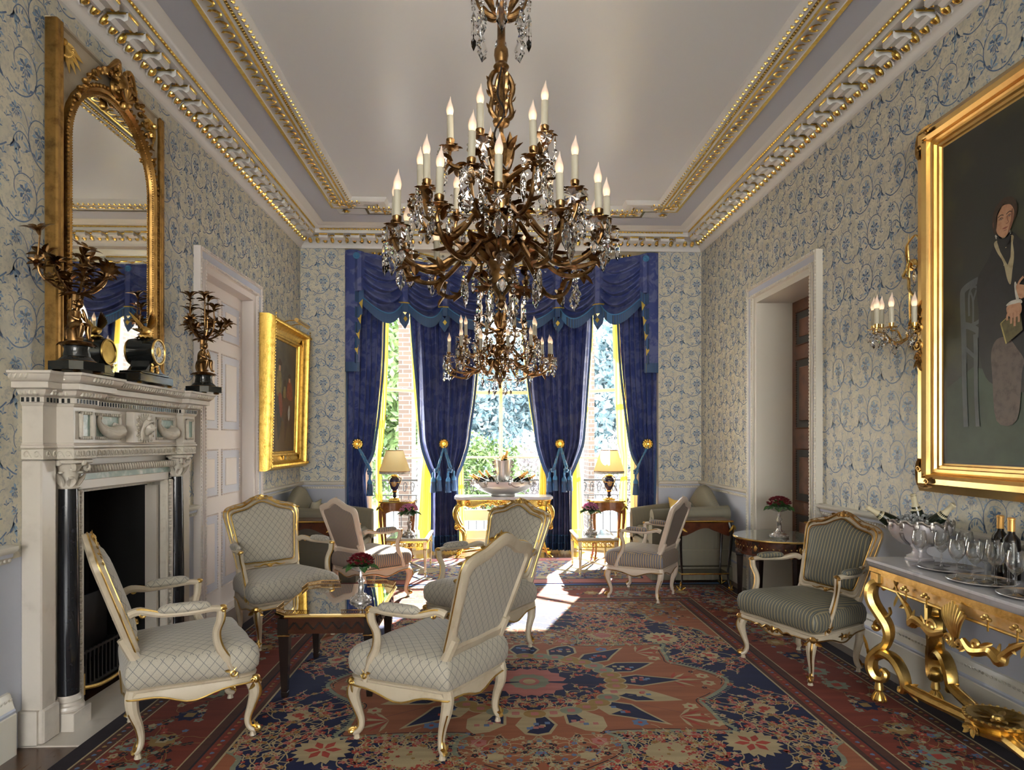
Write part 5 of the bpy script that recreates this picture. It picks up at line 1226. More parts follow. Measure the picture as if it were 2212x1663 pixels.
# valance: swags, tails and rosettes along the bow
J = [(-1.60, 7.98), (-1.10, 8.30), (-.60, 8.55), (.165, 8.68), (.93, 8.55), (1.43, 8.30), (1.93, 7.98)]
ZT = 3.80
t = thing('window_valance', 'blue damask swag valance with fringe across the top of the bay', 'valance')
def swag(A, B, k):
    ax, ay = A; bx, by = B; d = Vector((bx - ax, by - ay)); L = d.length; nx, ny = d.y / L, -d.x / L     # towards the room
    rnd = random.Random(k)
    def top(u): return ZT - .0 * u
    def fn(u, v):
        s = sin(pi * u) ** .85; e = .50 * v ** 1.2; c = .05 + .66 * v ** .92
        z = ZT - lerp(e, c, s); ph = (4.6 * v ** .95 + .10 * sin(3 * u + k)) % 1.; f = sst(0, .72, ph) if ph < .72 else 1 - sst(.72, 1, ph)
        o = .02 + .17 * s ** .8 * f * (.4 + .6 * v) + .05 * s * sin(pi * v * .9)
        z -= .03 * s * f
        x = lerp(ax, bx, u); y = lerp(ay, by, u); return (x + nx * o, y + ny * o, z)
    mb = MB(); mb.grid(fn, 28, 90); sw = mb.build('swag', M['velvet'], t, 80)
    mb = MB()
    def fr(u, v): p = fn(u, 1); return (p[0] + nx * .004, p[1] + ny * .004, p[2] - .125 * v * (.75 + .25 * sin(pi * u)))
    mb.grid(fr, 28, 3); mb.build('fringe', M['fringe'], sw, 80); mb = MB(); mb.tube([(p[0] + nx * .006, p[1] + ny * .006, p[2]) for p in [fn(q / 28, 1) for q in range(29)]], .008, 5); mb.build('braid', M['braid'], sw)
for k in range(6): swag(J[k], J[k + 1], k)
mb = MB()                                       # plain headband behind the swags
P = [(-1.76, 7.98)] + J + [(2.10, 7.98)]
mb.loft([[(x, y + .02, ZT - .30), (x, y + .02, ZT + .02), (x, y + .05, ZT + .02), (x, y + .05, ZT - .30)] for x, y in P], False); mb.build('headband', M['velvet'], t)
for k, (x, y) in enumerate(J):
    if k in (0, 6): continue
    dx = J[k + 1][0] - J[k - 1][0]; dy = J[k + 1][1] - J[k - 1][1]; a = math.atan2(dy, dx)
    mb = MB(); mb.push(T((x, y, 0)) @ RZ(a))
    mb.loft([[(-.055 - q * .02, -.05, ZT - q * .56), (-.03, -.085 - q * .02, ZT - q * .56), (.03, -.085 - q * .02, ZT - q * .56), (.055 + q * .02, -.05, ZT - q * .56)] for q in (0, .5, 1)], False); mb.pop()
    tl = mb.build('tail', M['velvet'], t)
    mb = MB(); mb.push(T((x, y, 0)) @ RZ(a)); z = ZT - .56
    mb.loft([[(-.076, -.06, z - q), (-.03, -.108, z - q), (.03, -.108, z - q), (.076, -.06, z - q)] for q in (0, .12)], False)
    for s in (-1, 1):
        mb.loft([[(s * .076, -.055, z - .05), (0, -.09, z - .15)], [(s * .07, -.05, z - .17), (s * .0, -.085, z - .25)]], False); mb.loft([[(s * .078, -.06, z - .15), (s * .0, -.095, z - .23)], [(s * .06, -.055, z - .24), (s * .0, -.09, z - .33)]], False)
    mb.pop(); mb.build('fringe', M['fringe'], tl)
    mb = MB(); mb.push(T((x, y, 0)) @ RZ(a)); mb.box((0, -.095, z - .205), (.0, .0, .0)); mb.add([(-.028, -.10, z - .20), (0, -.102, z - .24), (.028, -.10, z - .20), (0, -.102, z - .165)], [(0, 1, 2, 3)]); mb.tube([(-.078, -.062, z), (-.03, -.11, z), (.03, -.11, z), (.078, -.062, z)], .008, 5)
    mb.pop(); mb.build('braid', [M['yellow']], tl)
for k, (x, y) in enumerate(J):
    mb = MB(); mb.push(T((x, y - .085, ZT - .06)) @ RX(R(90))); mb.lathe([(0, .018), (.018, .016), (.022, .008), (.034, .012), (.040, .004), (.042, 0)], 18); mb.pop(); tag(mb.build('rosette', M['braid'], t), 'bright blue rosette')
for s in (-1, 1):                               # long side panels with stepped cascades
    X = lambda q: XM + s * q
    mb = MB(); x0, x1 = 1.925, 1.77
    mb.loft([[(X(x0), 7.99, z), (X(x0 - .005), 7.95, z), (X(1.86), 7.93 + .01 * sin(z * 3), z), (X(x1), 7.935, z), (X(x1 - .02), 7.97, z)] for z in (ZT + .02, 3.4, 3.0, 2.7, 2.46)], False)
    mb.loft([[(X(1.80), 7.93, z), (X(1.765), 7.90, z), (X(1.72), 7.905, z), (X(1.69), 7.96, z)] for z in (ZT, 3.5, 3.32)], False)
    sp = mb.build('side_panel', M['velvet'], t)
    mb = MB(); mb.loft([[(X(x0), 7.985, z), (X(x0 - .005), 7.945, z), (X(1.86), 7.925, z), (X(x1), 7.93, z), (X(x1 - .02), 7.965, z)] for z in (2.46, 2.34)], False)
    for k in range(5):
        z = 3.32 - k * .185; xo = 1.80 + k * .0; xi = 1.69 + .018 * k
        mb.loft([[(X(xo), 7.925, z), (X((xo + xi) / 2), 7.895, z - .02), (X(xi), 7.93, z + .02)], [(X(xo), 7.925, z - .13), (X((xo + xi) / 2), 7.895, z - .15), (X(xi), 7.93, z - .10)]], False)
    mb.build('fringe', M['fringe'], sp)
    mb = MB()
    for k in range(4): z = 3.19 - k * .185; xi = 1.70 + .018 * k; mb.add([(X(xi + .045), 7.90, z - .02), (X(xi), 7.915, z + .03), (X(xi + .01), 7.915, z - .09)], [(0, 1, 2)] if s > 0 else [(2, 1, 0)])
    mb.build('lining', M['yellow'], sp)
# ---------------------------------------------------------------- crystal and candles
def drop_mesh(kind):
    """cut-glass pendant hanging down from the origin"""
    mb = MB(); rnd = random.Random(kind)
    def rosette(z, r, n=10):
        mb.add([(0, .004, z), (0, -.004, z)] + [(cos(2 * pi * k / (2 * n)) * r * (1 if k % 2 else .72), 0, z + sin(2 * pi * k / (2 * n)) * r * (1 if k % 2 else .72)) for k in range(2 * n)],
               [(0, k + 2, (k + 1) % (2 * n) + 2) for k in range(2 * n)] + [(1, (k + 1) % (2 * n) + 2, k + 2) for k in range(2 * n)])
    def bead(z, r): mb.lathe([(0, z - r), (r * .8, z - r * .5), (r, z), (r * .8, z + r * .5), (0, z + r)], 6)
    def plate(z, L, W, sh):
        P = []
        for k in range(len(sh)): P.append((W / 2 * sh[k], z - L * k / (len(sh) - 1)))
        ol = P + [(-x, zz) for x, zz in P[-2:0:-1]]; n = len(ol); il = [(x * .55, z - L / 2 + (zz - z + L / 2) * .7) for x, zz in ol]
        t = .007
        mb.add([(x, 0, zz) for x, zz in ol] + [(x, t, zz) for x, zz in il] + [(x, -t, zz) for x, zz in il],
               [(k, (k + 1) % n, (k + 1) % n + n, k + n) for k in range(n)] + [((k + 1) % n, k, k + 2 * n, (k + 1) % n + 2 * n) for k in range(n)] + [tuple(range(n, 2 * n)), tuple(range(2 * n, 3 * n))[::-1]])
    if kind == 0: rosette(-.022, .022); bead(-.052, .008); plate(-.062, .085, .048, [.1, .45, .3, .75, .95, .6, .8, .35, 0])
    elif kind == 1: bead(-.012, .009); bead(-.030, .007); plate(-.038, .11, .034, [.1, .6, .5, .9, 1, .8, .9, .5, .2, 0])
    elif kind == 2: rosette(-.028, .028, 8); bead(-.062, .007); bead(-.078, .009); plate(-.088, .06, .034, [.1, .7, 1, .8, .4, 0])
    else: bead(-.008, .007); bead(-.022, .007); bead(-.036, .007); plate(-.044, .06, .026, [.1, .8, 1, .7, 0])
    o = mb.build('pendant', M['crystal'], None, smooth=False); me = o.data; bpy.data.objects.remove(o); return me
DROP = [drop_mesh(k) for k in range(4)]
def pendant(par, x, y, z, a, k, s=1.):
    o = bpy.data.objects.new('pendant', DROP[k]); COL.objects.link(o); o.parent = par; o.location = (x, y, z); o.rotation_euler = (0, 0, a); o.scale = (s, s, s)
def candle_meshes(h, r):
    mb = MB(); mb.lathe([(0, 0), (r, 0), (r, h), (r * .6, h + .002), (0, h)], 14); o = mb.build('candle', M['candle']); a = o.data; bpy.data.objects.remove(o)
    mb = MB(); P = [(0, 0), (r * .75, .002), (r * 1.02, .016), (r * 1.1, .030), (r * .95, .048), (r * .6, .066), (r * .28, .082), (r * .1, .096), (0, .103)]
    mb.lathe(P, 12, 2); mb.v = [(x + .004 * sst(.05, .105, z), y, z) for x, y, z in mb.v]; o = mb.build('bulb', M['bulb']); b = o.data; bpy.data.objects.remove(o); return a, b
CM1 = candle_meshes(.125, .0175); CM2 = candle_meshes(.11, .014)
def candle(par, x, y, z, cm, h, tilt=(0, 0)):
    o = bpy.data.objects.new('candle', cm[0]); COL.objects.link(o); o.parent = par; o.location = (x, y, z); o.rotation_euler = (tilt[0], tilt[1], 0)
    b = bpy.data.objects.new('bulb', cm[1]); COL.objects.link(b); b.parent = o; b.location = (0, 0, h + .001)
def chandelier(label, loc):
    rnd = random.Random(8); t = thing('chandelier', label, 'chandelier', loc, 0, 'bronze and crystal chandeliers')
    zc = ZC - loc[2]
    mb = MB()                                           # openwork bronze stem, z measured from the lowest finial
    mb.lathe([(0, .0), (.014, .012), (.02, .03), (.012, .05), (.02, .07), (.05, .11), (.065, .16), (.055, .20), (.075, .24), (.085, .30), (.07, .36), (.045, .40), (.055, .44), (.05, .47), (.036, .50), (.048, .56), (.05, .60), (.04, .62), (.046, .66), (.058, .68), (.05, .70), (.024, .72)], 18)
    for k in range(10):
        a = k * 2 * pi / 10
        for z, L, up, W in ((.13, .12, -.8, .05), (.24, .15, .2, .06), (.34, .13, .9, .055), (.50, .07, -.6, .04), (.60, .06, .6, .035)):
            b = a + z * 7; acanthus(mb, (cos(b) * .045, sin(b) * .045, z), (cos(b), sin(b), up), (-cos(b) * up, -sin(b) * up, 1), L, W, 1, .45)
    mb.tube([(0, 0, .70), (0, 0, 1.72)], .012, 8)
    for k in range(8):                                  # acanthus baluster
        a = k * pi / 4; acanthus(mb, (cos(a) * .03, sin(a) * .03, .71 + .05 * (k % 2)), (cos(a) * .35, sin(a) * .35, 1), (cos(a), sin(a), 0), .21 - .05 * (k % 2), .06, 1, -.12)
        acanthus(mb, (cos(a) * .03, sin(a) * .03, .80), (cos(a) * .5, sin(a) * .5, 1), (cos(a), sin(a), -.3), .12, .045, 1, .35)
    mb.lathe([(.012, .95), (.04, .965), (.046, .985), (.02, 1.0)], 14)
    for k in range(4):                                  # scrolled cage
        a = k * pi / 2 + .4; c, s = cos(a), sin(a)
        mb.tube([(c * .02, s * .02, .99), (c * .06, s * .06, 1.03), (c * .052, s * .052, 1.10), (c * .066, s * .066, 1.17), (c * .045, s * .045, 1.23), (c * .018, s * .018, 1.25)], [.010, .015, .011, .016, .012, .008], 8, sm=4)
        mb.push(RZ(a)); scroll(mb, (.045, 0, 1.14), .026, 1.2, .006, 0, 14, 'y'); scroll(mb, (.04, 0, 1.08), .022, 1.2, .006, 2, 14, 'y', -1); mb.pop()
        for j in range(3): acanthus(mb, (c * .06, s * .06, 1.03 + .07 * j), (c, s, .6), (-c, -s, 1), .045, .024, 1, .4)
    mb.lathe([(.014, 1.24), (.03, 1.25), (.042, 1.27), (.03, 1.29), (.038, 1.33), (.036, 1.36), (.022, 1.38), (.02, 1.56), (.03, 1.60), (.02, 1.65)], 16)
    for k in range(8): a = k * pi / 4; mb.tube([(0, 0, 1.55), (cos(a) * .05, sin(a) * .05, 1.54), (cos(a) * .11, sin(a) * .11, 1.58), (cos(a) * .14, sin(a) * .14, 1.64)], [.012, .014, .012, .006], 6, sm=4); acanthus(mb, (cos(a) * .06, sin(a) * .06, 1.55), (cos(a), sin(a), .35), (0, 0, 1), .10, .05, 1, .35)
    mb.build('stem', M['bronze'], t)
    mb = MB(); mb.tube([(.0, -.05, 1.24), (-.02, -.055, 1.1), (.015, -.06, 1.0), (-.035, -.055, .9), (-.02, -.06, .78), (.03, -.06, .70)], .0055, 6, sm=5); tag(mb.build('cable', M['ebony'], t), 'dark twisted cable'); mb = MB(); mb.tube([(0, 0, 1.7), (0, 0, zc - .02)], .008, 6); mb.lathe([(0, zc - .05), (.03, zc - .045), (.06, zc - .02), (.07, zc - .001)], 18)
    tag(mb.build('hanging_rod', M['ebony'], t), 'hanging rod and ceiling cup')
    n = 0
    for tier, (cnt, r, z, ph, sag) in enumerate(((5, .27, .82, .5, .10), (9, .42, .58, .15, .16), (13, .57, .36, .32, .13))):
        for k in range(cnt):
            a = ph + 2 * pi * k / cnt; c, s = cos(a), sin(a); dz = .035 * ((k * 7 + tier) % 3 - 1); R_ = r + .02 * ((k * 5) % 3 - 1)
            mb = MB(); z0 = (.66, .48, .30)[tier]; zl = z + dz - (.13, .21, .19)[tier]
            P = [(c * .04, s * .04, z0), (c * R_ * .30, s * R_ * .30, z0 + .02), (c * R_ * .62, s * R_ * .62, zl + .01), (c * R_ * .90, s * R_ * .90, zl + .03), (c * R_ * 1.03, s * R_ * 1.03, z + dz - .07), (c * R_, s * R_, z + dz - .012)]
            mb.tube(P, [.012, .014, .013, .012, .010, .008], 7, sm=5)
            for j in range(8 + 2 * tier):
                q = P[1 + (j % 4)]; b = a + rnd.uniform(-1.4, 1.4); acanthus(mb, (lerp(P[0][0], q[0], .93), lerp(P[0][1], q[1], .93), q[2] + rnd.uniform(-.01, .02)), (cos(b), sin(b), rnd.uniform(-.9, .9)), (0, 0, 1), .095, .042, 1, rnd.uniform(-.5, .5))
            mb.push(T((c * R_, s * R_, z + dz))); mb.lathe([(0, -.02), (.012, -.014), (.02, -.004), (.045, .002), (.046, .005), (.018, .006), (.015, .016), (.021, .028), (.023, .046), (.019, .05)], 12)
            for j in range(7): acanthus(mb, (cos(j * .9) * .02, sin(j * .9) * .02, .003), (cos(j * .9), sin(j * .9), .1), (0, 0, 1), .048, .024, 1, -.12 + .2 * (j % 2))
            mb.pop(); mb.build('arm', M['bronze'], t)
            candle(t, c * R_, s * R_, z + dz + .045, CM1, .125, (rnd.uniform(-.03, .03), rnd.uniform(-.03, .03)))
            m = (2, 3, 3)[tier]
            for j in range(m):
                b = a + (j - (m - 1) / 2) * 1.5; pendant(t, c * R_ + cos(b) * .052, s * R_ + sin(b) * .052, z + dz, b + pi / 2 + rnd.uniform(-.5, .5), (n * 7 + j) % 4, rnd.uniform(1.25, 1.65)); n += 1
    for k in range(8): a = k * pi / 4; pendant(t, cos(a) * .145, sin(a) * .145, 1.63, a + pi / 2, 0 if k % 2 else 1, 1.9); n += 1
    for k in range(12): a = k * pi / 6; r = .12 + .10 * (k % 2); pendant(t, cos(a) * r, sin(a) * r, .16 + .10 * (k % 2), a + pi / 2, (2, 0, 1)[k % 3], 1.6); n += 1
    mb = MB()                                           # the rest of the small crystal beads, strung in swags
    for k in range(13):
        a = .32 + 2 * pi * k / 13; b = a + 2 * pi / 13
        for j in range(9): q = j / 8; r = .53 - .05 * sin(pi * q); e = lerp(a, b, q); mb.ball((cos(e) * r, sin(e) * r, .39 - .09 * sin(pi * q)), .008, 6, 4)
    for k in range(9):
        a = .15 + 2 * pi * k / 9
        for j in range(10): q = j / 9; mb.ball((cos(a) * lerp(.06, .40, q), sin(a) * lerp(.06, .40, q), lerp(.62, .59, q) - .07 * sin(pi * q)), .007, 6, 4)
    tag(mb.build('crystal_bead', M['crystal'], t, smooth=False), kind='stuff')
    return t
ca = chandelier('large bronze and crystal chandelier with candle bulbs hanging in the foreground', (.065, 3.40, 2.19))
cb = copy_tree(ca, (.12, 7.0, 2.06), 2.1, 'smaller looking bronze and crystal chandelier hanging beyond, in front of the bay curtains')
cb.scale = (.98, .98, .92)
for ch_ in children(cb):
    if ch_.name.startswith('hanging_rod'): ch_.data = ch_.data.copy(); [setattr(v, 'co', Vector((v.co.x, v.co.y, v.co.z if v.co.z < 1.6 else v.co.z + (ZC - 2.06) / .92 - (ZC - 2.19)))) for v in ch_.data.vertices if v.co.z > 1.65]
# ---------------------------------------------------------------- wall sconce
t = thing('wall_sconce', 'brass wall sconce with candle bulbs and crystal drops beside the large portrait', 'sconce', (XR, 3.95, 2.11))
mb = MB(); mb.push(RZ(pi))                              # local +x into the room
mb.lathe([(0, .0)], 3) if False else None
for z in (.06, .56): mb.push(T((0, 0, z)) @ RY(R(90))); mb.lathe([(.04, 0), (.042, .01), (.02, .022), (.024, .035), (0, .045)], 14); mb.pop()
mb.tube([(.02, 0, .06), (.03, 0, .56)], .006, 6)
mb.tube([(.03, 0, .56), (.05, -.02, .48), (.07, .06, .44), (.08, .08, .36), (.08, .14, .26), (.10, .12, .12), (.04, .02, .07)], [.007, .009, .008, .007, .008, .007, .006], 7, sm=6)
mb.tube([(.03, 0, .56), (.08, .06, .58), (.10, .09, .66), (.08, .13, .72), (.07, .155, .69)], .006, 7, sm=6); mb.tube([(.06, .04, .47), (.10, .10, .48), (.12, .15, .54), (.12, .19, .50)], .005, 7, sm=6); mb.tube([(.03, 0, .58), (.035, -.0, .70), (.03, .0, .78)], [.006, .005, .001], 6)
mb.build('bracket', M['brass'], t)
SP_ = [(.10, -.15, .13), (.20, -.06, .10), (.24, .04, .09), (.21, .13, .08), (.12, .19, .07)]
for i, (x, y, z) in enumerate(SP_):
    mb = MB(); mb.push(RZ(pi)); mb.tube([(.02, 0, .05), (x * .5, y * .5, -.0), (x * .8, y * .9, .06), (x, y, z - .02), (x, y, z)], .006, 6, sm=6)
    mb.push(T((x, y, z))); mb.lathe([(0, 0), (.03, .002), (.032, .006), (.012, .008), (.014, .035), (.011, .036)], 12); mb.pop(); mb.pop(); mb.build('arm', M['brass'], t)
    candle(t, -x, -y, z + .034, CM2, .11)
    for j in range(3): b = j * 2.1 + i; pendant(t, -x + cos(b) * .03, -y + sin(b) * .03, z, b, (1, 3, 2)[j], .9)
for k in range(7): pendant(t, -.05 - .02 * (k % 3), .10 - .05 * k, .06 + .03 * (k % 2), k, (0, 1, 3)[k % 3], .9)
for x, y, z in ((-.07, -.155, .69), (-.12, -.19, .50), (-.035, 0, .62)): pendant(t, x, y, z, .4, 1, .9)
t.scale = (1.1, 1.05, .87)
# ---------------------------------------------------------------- framed pictures
def frame_loft(mb, y0, y1, z0, z1, prof):
    """profile [(inset from the outer edge, height off the wall)] swept round a rectangle in the (y, z) plane"""
    mb.loft([[(h, y0 + i, z0 + i), (h, y1 - i, z0 + i), (h, y1 - i, z1 - i), (h, y0 + i, z1 - i)] for i, h in prof], True)
M['canvasdark'] = mat('painted_dark_ground', (.018, .020, .016), .45, var=(2.2, (.055, .060, .020), .42, .75), bump=(180, .15, .002))
M['canvasgreen'] = mat('painted_green_ground', (.05, .08, .05), .5, var=(3, (.03, .045, .03), .35, .7))
def paint(name, c, c2=None, sc=25): return mat('painted_' + name, c, .5, var=(sc, c2 or tuple(q * .55 for q in c), .4, .75))
M['pskin'] = paint('skin', (.52, .29, .17), (.40, .19, .10), 40); M['pskin2'] = paint('skin_shade', (.26, .11, .06)); M['pcoat'] = paint('coat', (.010, .010, .012)); M['phair'] = paint('hair', (.045, .022, .010), None, 60)
M['pwhite'] = paint('linen', (.62, .60, .52)); M['pwaist'] = paint('waistcoat', (.42, .36, .22), (.26, .21, .11)); M['pchair'] = paint('grey_chair', (.10, .115, .115), (.06, .07, .075), 6); M['pbook'] = paint('book', (.12, .10, .03)); M['pbook2'] = paint('book_edge', (.48, .38, .12)); M['ptrouser'] = paint('trousers', (.13, .095, .08)); M['pred'] = paint('lips', (.32, .09, .06))
# helper: photo-free vector painting, points given in metres on the canvas (y towards the bay, z up)
t = thing('portrait_painting', 'large gilt framed portrait of a seated gentleman in a black coat on the right wall', 'painting', (XR, 0, 0))
Y0, Y1, Z0, Z1 = 2.02, 3.82, 1.20, 3.36
mb = MB(); mb.push(S(-1, 1, 1))
frame_loft(mb, Y0, Y1, Z0, Z1, [(0, 0), (0, .055), (.008, .062), (.02, .075), (.05, .098), (.08, .098), (.10, .082), (.105, .060), (.115, .052), (.118, .058), (.135, .060), (.14, .045), (.155, .042), (.16, .030), (.175, .026)])
mb.build('frame', mat('burnished_gilding', (.80, .54, .20), .28, 1., var=(5, (.70, .42, .15), .45, .7), bump=(50, .12, .003)), t)
for (y, z, sy, sz) in ((Y1, Z1, -1, -1), (Y1, Z0, -1, 1)):
    mb = MB(); mb.push(S(-1, 1, 1))
    for k in range(8):
        d = Vector((0, sy * cos(k * .22), sz * sin(k * .22))); p = (.088, y + sy * .035, z + sz * .035); acanthus(mb, p, d, (1, 0, 0), .10 + .05 * (k in (0, 7)), .032, 1, .08)
    for q in (0, 1):
        c = (.10, y + sy * (.13 if q else .06), z + sz * (.06 if q else .13)); scroll(mb, c, .022, 1.2, .006, 0, 12, 'x'); 
        for k in range(5): acanthus(mb, c, (0, sy * (1 if q else .2) + (k - 2) * .1, sz * (.2 if q else 1) + (k - 2) * .1 * q), (1, 0, 0), .07, .02, 1, .08)
    mb.build('corner_ornament', M['giltdeep'], t)
zc = 2.12
for s in (-1, 1):
    mb = MB(); mb.push(S(-1, 1, 1))
    scroll(mb, (.10, Y1 - .06, zc + s * .05), .035, 1.4, .009, 0, 18, 'x', s); scroll(mb, (.10, Y1 - .05, zc + s * .12), .025, 1.3, .007, 1, 14, 'x', -s)
    for k in range(6): acanthus(mb, (.10, Y1 - .06, zc + s * (.04 + .025 * k)), (0, (-1) ** k * .8, s), (1, 0, 0), .06, .022, 1, .1)
    acanthus(mb, (.10, Y1 - .06, zc + s * .14), (0, 0, s), (1, 0, 0), .05, .02, 5, .1)
    mb.build('side_ornament', M['giltdeep'], t)
XP = XR - .028
PM = ['canvasdark', 'pskin', 'pskin2', 'pcoat', 'phair', 'pwhite', 'pwaist', 'pchair', 'pbook', 'pbook2', 'ptrouser', 'pred', 'canvasgreen']
mb = MB(); lay = [0]
mb.add([(-.028, y, z) for y, z in ((Y0 + .17, Z0 + .17), (Y0 + .17, Z1 - .17), (Y1 - .17, Z1 - .17), (Y1 - .17, Z0 + .17))], [(0, 1, 2, 3)])
FX = lambda a: 3.62 - a
def fig(pts): return [(.42 + (a - .495) * .72, 2.634 + (z - 2.895) * .53) for a, z in pts]
def pp(m, pts, sm=4, sc=True):
    """closed painted shape; a runs from the bay-side edge of the canvas towards the camera"""
    if sc: pts = fig(pts)
    lay[0] += 1; x = -.028 - .00022 * lay[0]; P = spline(pts, sm, True) if sm else pts
    mb.mi = PM.index(m); cx = sum(p[0] for p in P) / len(P); cz = sum(p[1] for p in P) / len(P)
    n = len(P); mb.add([(x, FX(cx), cz)] + [(x, FX(a), z) for a, z in P], [(0, k + 1, (k + 1) % n + 1) for k in range(n)])
def ln(m, pts, w):
    pts = fig(pts); w *= .6
    lay[0] += 1; x = -.028 - .00022 * lay[0]; o = []; ribbon(o, pts, w, w, 0, 4); mb.mi = PM.index(m)
    for q, _ in o: mb.add([(x, FX(a), z) for a, z in q], [(0, 1, 2, 3)])
# ground glow low on the canvas, then chair, figure, face, hands and book
pp('canvasgreen', [(.0, 1.38), (.0, 1.80), (.2, 1.90), (.5, 1.82), (.9, 1.7), (1.4, 1.6), (1.4, 1.38)], 0, False)
for w_, P in ((.055, [(.10, 1.56), (.095, 1.80), (.085, 2.06), (.08, 2.28), (.10, 2.33), (.16, 2.36), (.24, 2.38)]), (.02, [(.15, 2.04), (.15, 2.26), (.19, 2.33), (.24, 2.30)]), (.018, [(.19, 1.92), (.19, 2.18), (.16, 2.29)]), (.018, [(.19, 2.18), (.225, 2.29)]), (.05, [(.10, 1.96), (.16, 1.93), (.235, 1.87), (.24, 1.80)]), (.03, [(.12, 1.93), (.22, 1.95), (.26, 1.97)]), (.045, [(.215, 1.84), (.22, 1.66), (.22, 1.5)]), (.03, [(.11, 1.72), (.2, 1.62), (.24, 1.60)]), (.05, [(.10, 1.6), (.105, 1.3), (.12, .9)]), (.04, [(.22, 1.55), (.225, 1.2), (.24, .9)])): ln('pchair', P, w_)
pp('pcoat', [(.40, 1.30), (.28, 1.50), (.25, 1.75), (.25, 2.05), (.23, 2.25), (.25, 2.42), (.34, 2.55), (.42, 2.72), (.56, 2.73), (.64, 2.62), (.80, 2.50), (.92, 2.30), (.98, 1.95), (.90, 1.55), (.80, 1.2)])
pp('ptrouser', [(.42, .95), (.38, 1.40), (.37, 1.62), (.42, 1.74), (.52, 1.74), (.60, 1.62), (.66, 1.5), (.64, 1.38), (.60, .95)])
pp('pwaist', [(.405, 2.70), (.42, 2.60), (.48, 2.47), (.515, 2.30), (.545, 2.24), (.56, 2.36), (.575, 2.50), (.565, 2.62), (.56, 2.70)])
pp('pcoat', [(.425, 2.69), (.455, 2.58), (.52, 2.43), (.545, 2.50), (.55, 2.62), (.55, 2.70)], 0)
pp('phair', [(.385, 2.83), (.385, 2.95), (.42, 3.04), (.49, 3.085), (.56, 3.06), (.60, 2.97), (.59, 2.86), (.50, 2.78), (.42, 2.76)])
pp('pskin2', [(.392, 2.84), (.388, 2.885), (.402, 2.90), (.412, 2.86), (.41, 2.82)])
pp('pskin', [(.415, 2.84), (.412, 2.92), (.43, 2.985), (.475, 3.015), (.54, 3.0), (.572, 2.94), (.575, 2.87), (.555, 2.79), (.52, 2.725), (.485, 2.705), (.445, 2.74), (.42, 2.79)])
pp('pskin2', [(.565, 2.95), (.575, 2.87), (.557, 2.79), (.52, 2.726), (.535, 2.79), (.55, 2.86), (.55, 2.92)])
for a in (.463, .538): pp('pskin2', [(a - .024, 2.895), (a, 2.912), (a + .022, 2.893), (a, 2.883)]); pp('pwhite', [(a - .011, 2.892), (a, 2.898), (a + .011, 2.892), (a, 2.888)]); pp('phair', [(a - .006, 2.894), (a, 2.899), (a + .006, 2.894), (a, 2.888)]); ln('phair', [(a - .026, 2.917), (a, 2.932), (a + .024, 2.921)], .007)
ln('pskin2', [(.517, 2.90), (.525, 2.86), (.532, 2.836), (.512, 2.826)], .007); pp('pred', [(.478, 2.793), (.503, 2.801), (.528, 2.794), (.503, 2.781)]); ln('pskin2', [(.478, 2.793), (.528, 2.794)], .003); ln('pskin2', [(.49, 2.768), (.518, 2.769)], .005)
pp('phair', [(.403, 2.80), (.402, 2.95), (.43, 3.02), (.49, 3.045), (.47, 3.01), (.434, 2.97), (.424, 2.90), (.424, 2.82)])
pp('pwhite', [(.412, 2.755), (.42, 2.72), (.465, 2.69), (.472, 2.705), (.43, 2.738), (.421, 2.762)], 0); pp('pwhite', [(.548, 2.755), (.555, 2.715), (.535, 2.695), (.53, 2.71)], 0)
pp('pcoat', [(.43, 2.735), (.47, 2.70), (.53, 2.70), (.55, 2.74), (.545, 2.66), (.5, 2.62), (.445, 2.66)])
pp('pwaist', [(.505, 2.60), (.512, 2.607), (.519, 2.60), (.512, 2.593)], 0); ln('pwaist', [(.49, 2.44), (.53, 2.42), (.56, 2.43), (.555, 2.34)], .004)
# raised hand
pp('pwhite', [(.585, 2.22), (.60, 2.24), (.625, 2.12), (.62, 2.06), (.60, 2.08)]); pp('pskin', [(.60, 2.20), (.63, 2.21), (.70, 2.17), (.71, 2.11), (.66, 2.075), (.625, 2.09)])
for k in range(4): ln('pskin', [(.67, 2.16 - .022 * k), (.73, 2.165 - .03 * k), (.775, 2.15 - .035 * k)], .017)
ln('pskin', [(.61, 2.19), (.635, 2.24), (.665, 2.27)], .019); ln('pskin2', [(.67, 2.145), (.74, 2.145)], .003); ln('pskin2', [(.67, 2.12), (.74, 2.105)], .003)
# lowered hand over the book
pp('pbook', [(.47, 1.885), (.52, 1.68), (.66, 1.78), (.64, 1.95)], 0); ln('pbook2', [(.47, 1.885), (.52, 1.68)], .012); ln('pbook2', [(.47, 1.885), (.53, 1.93)], .008)
pp('pwhite', [(.52, 2.04), (.56, 2.075), (.64, 2.07), (.655, 2.03), (.60, 2.035)]); pp('pskin', [(.525, 2.03), (.60, 2.04), (.645, 2.03), (.65, 1.95), (.60, 1.91), (.54, 1.94)])
for k, (a, z) in enumerate(((.525, 1.90), (.56, 1.86), (.59, 1.83), (.625, 1.86))): ln('pskin', [(.54 + .028 * k, 1.97), (a + .005, z + .04), (a + .004, z)], .019)
for k in range(3): ln('pskin2', [(.555 + .03 * k, 1.96), (.553 + .03 * k, 1.88)], .003)
tag(mb.build('canvas', [M[k] for k in PM], t, smooth=False), 'painted figure on a dark ground')

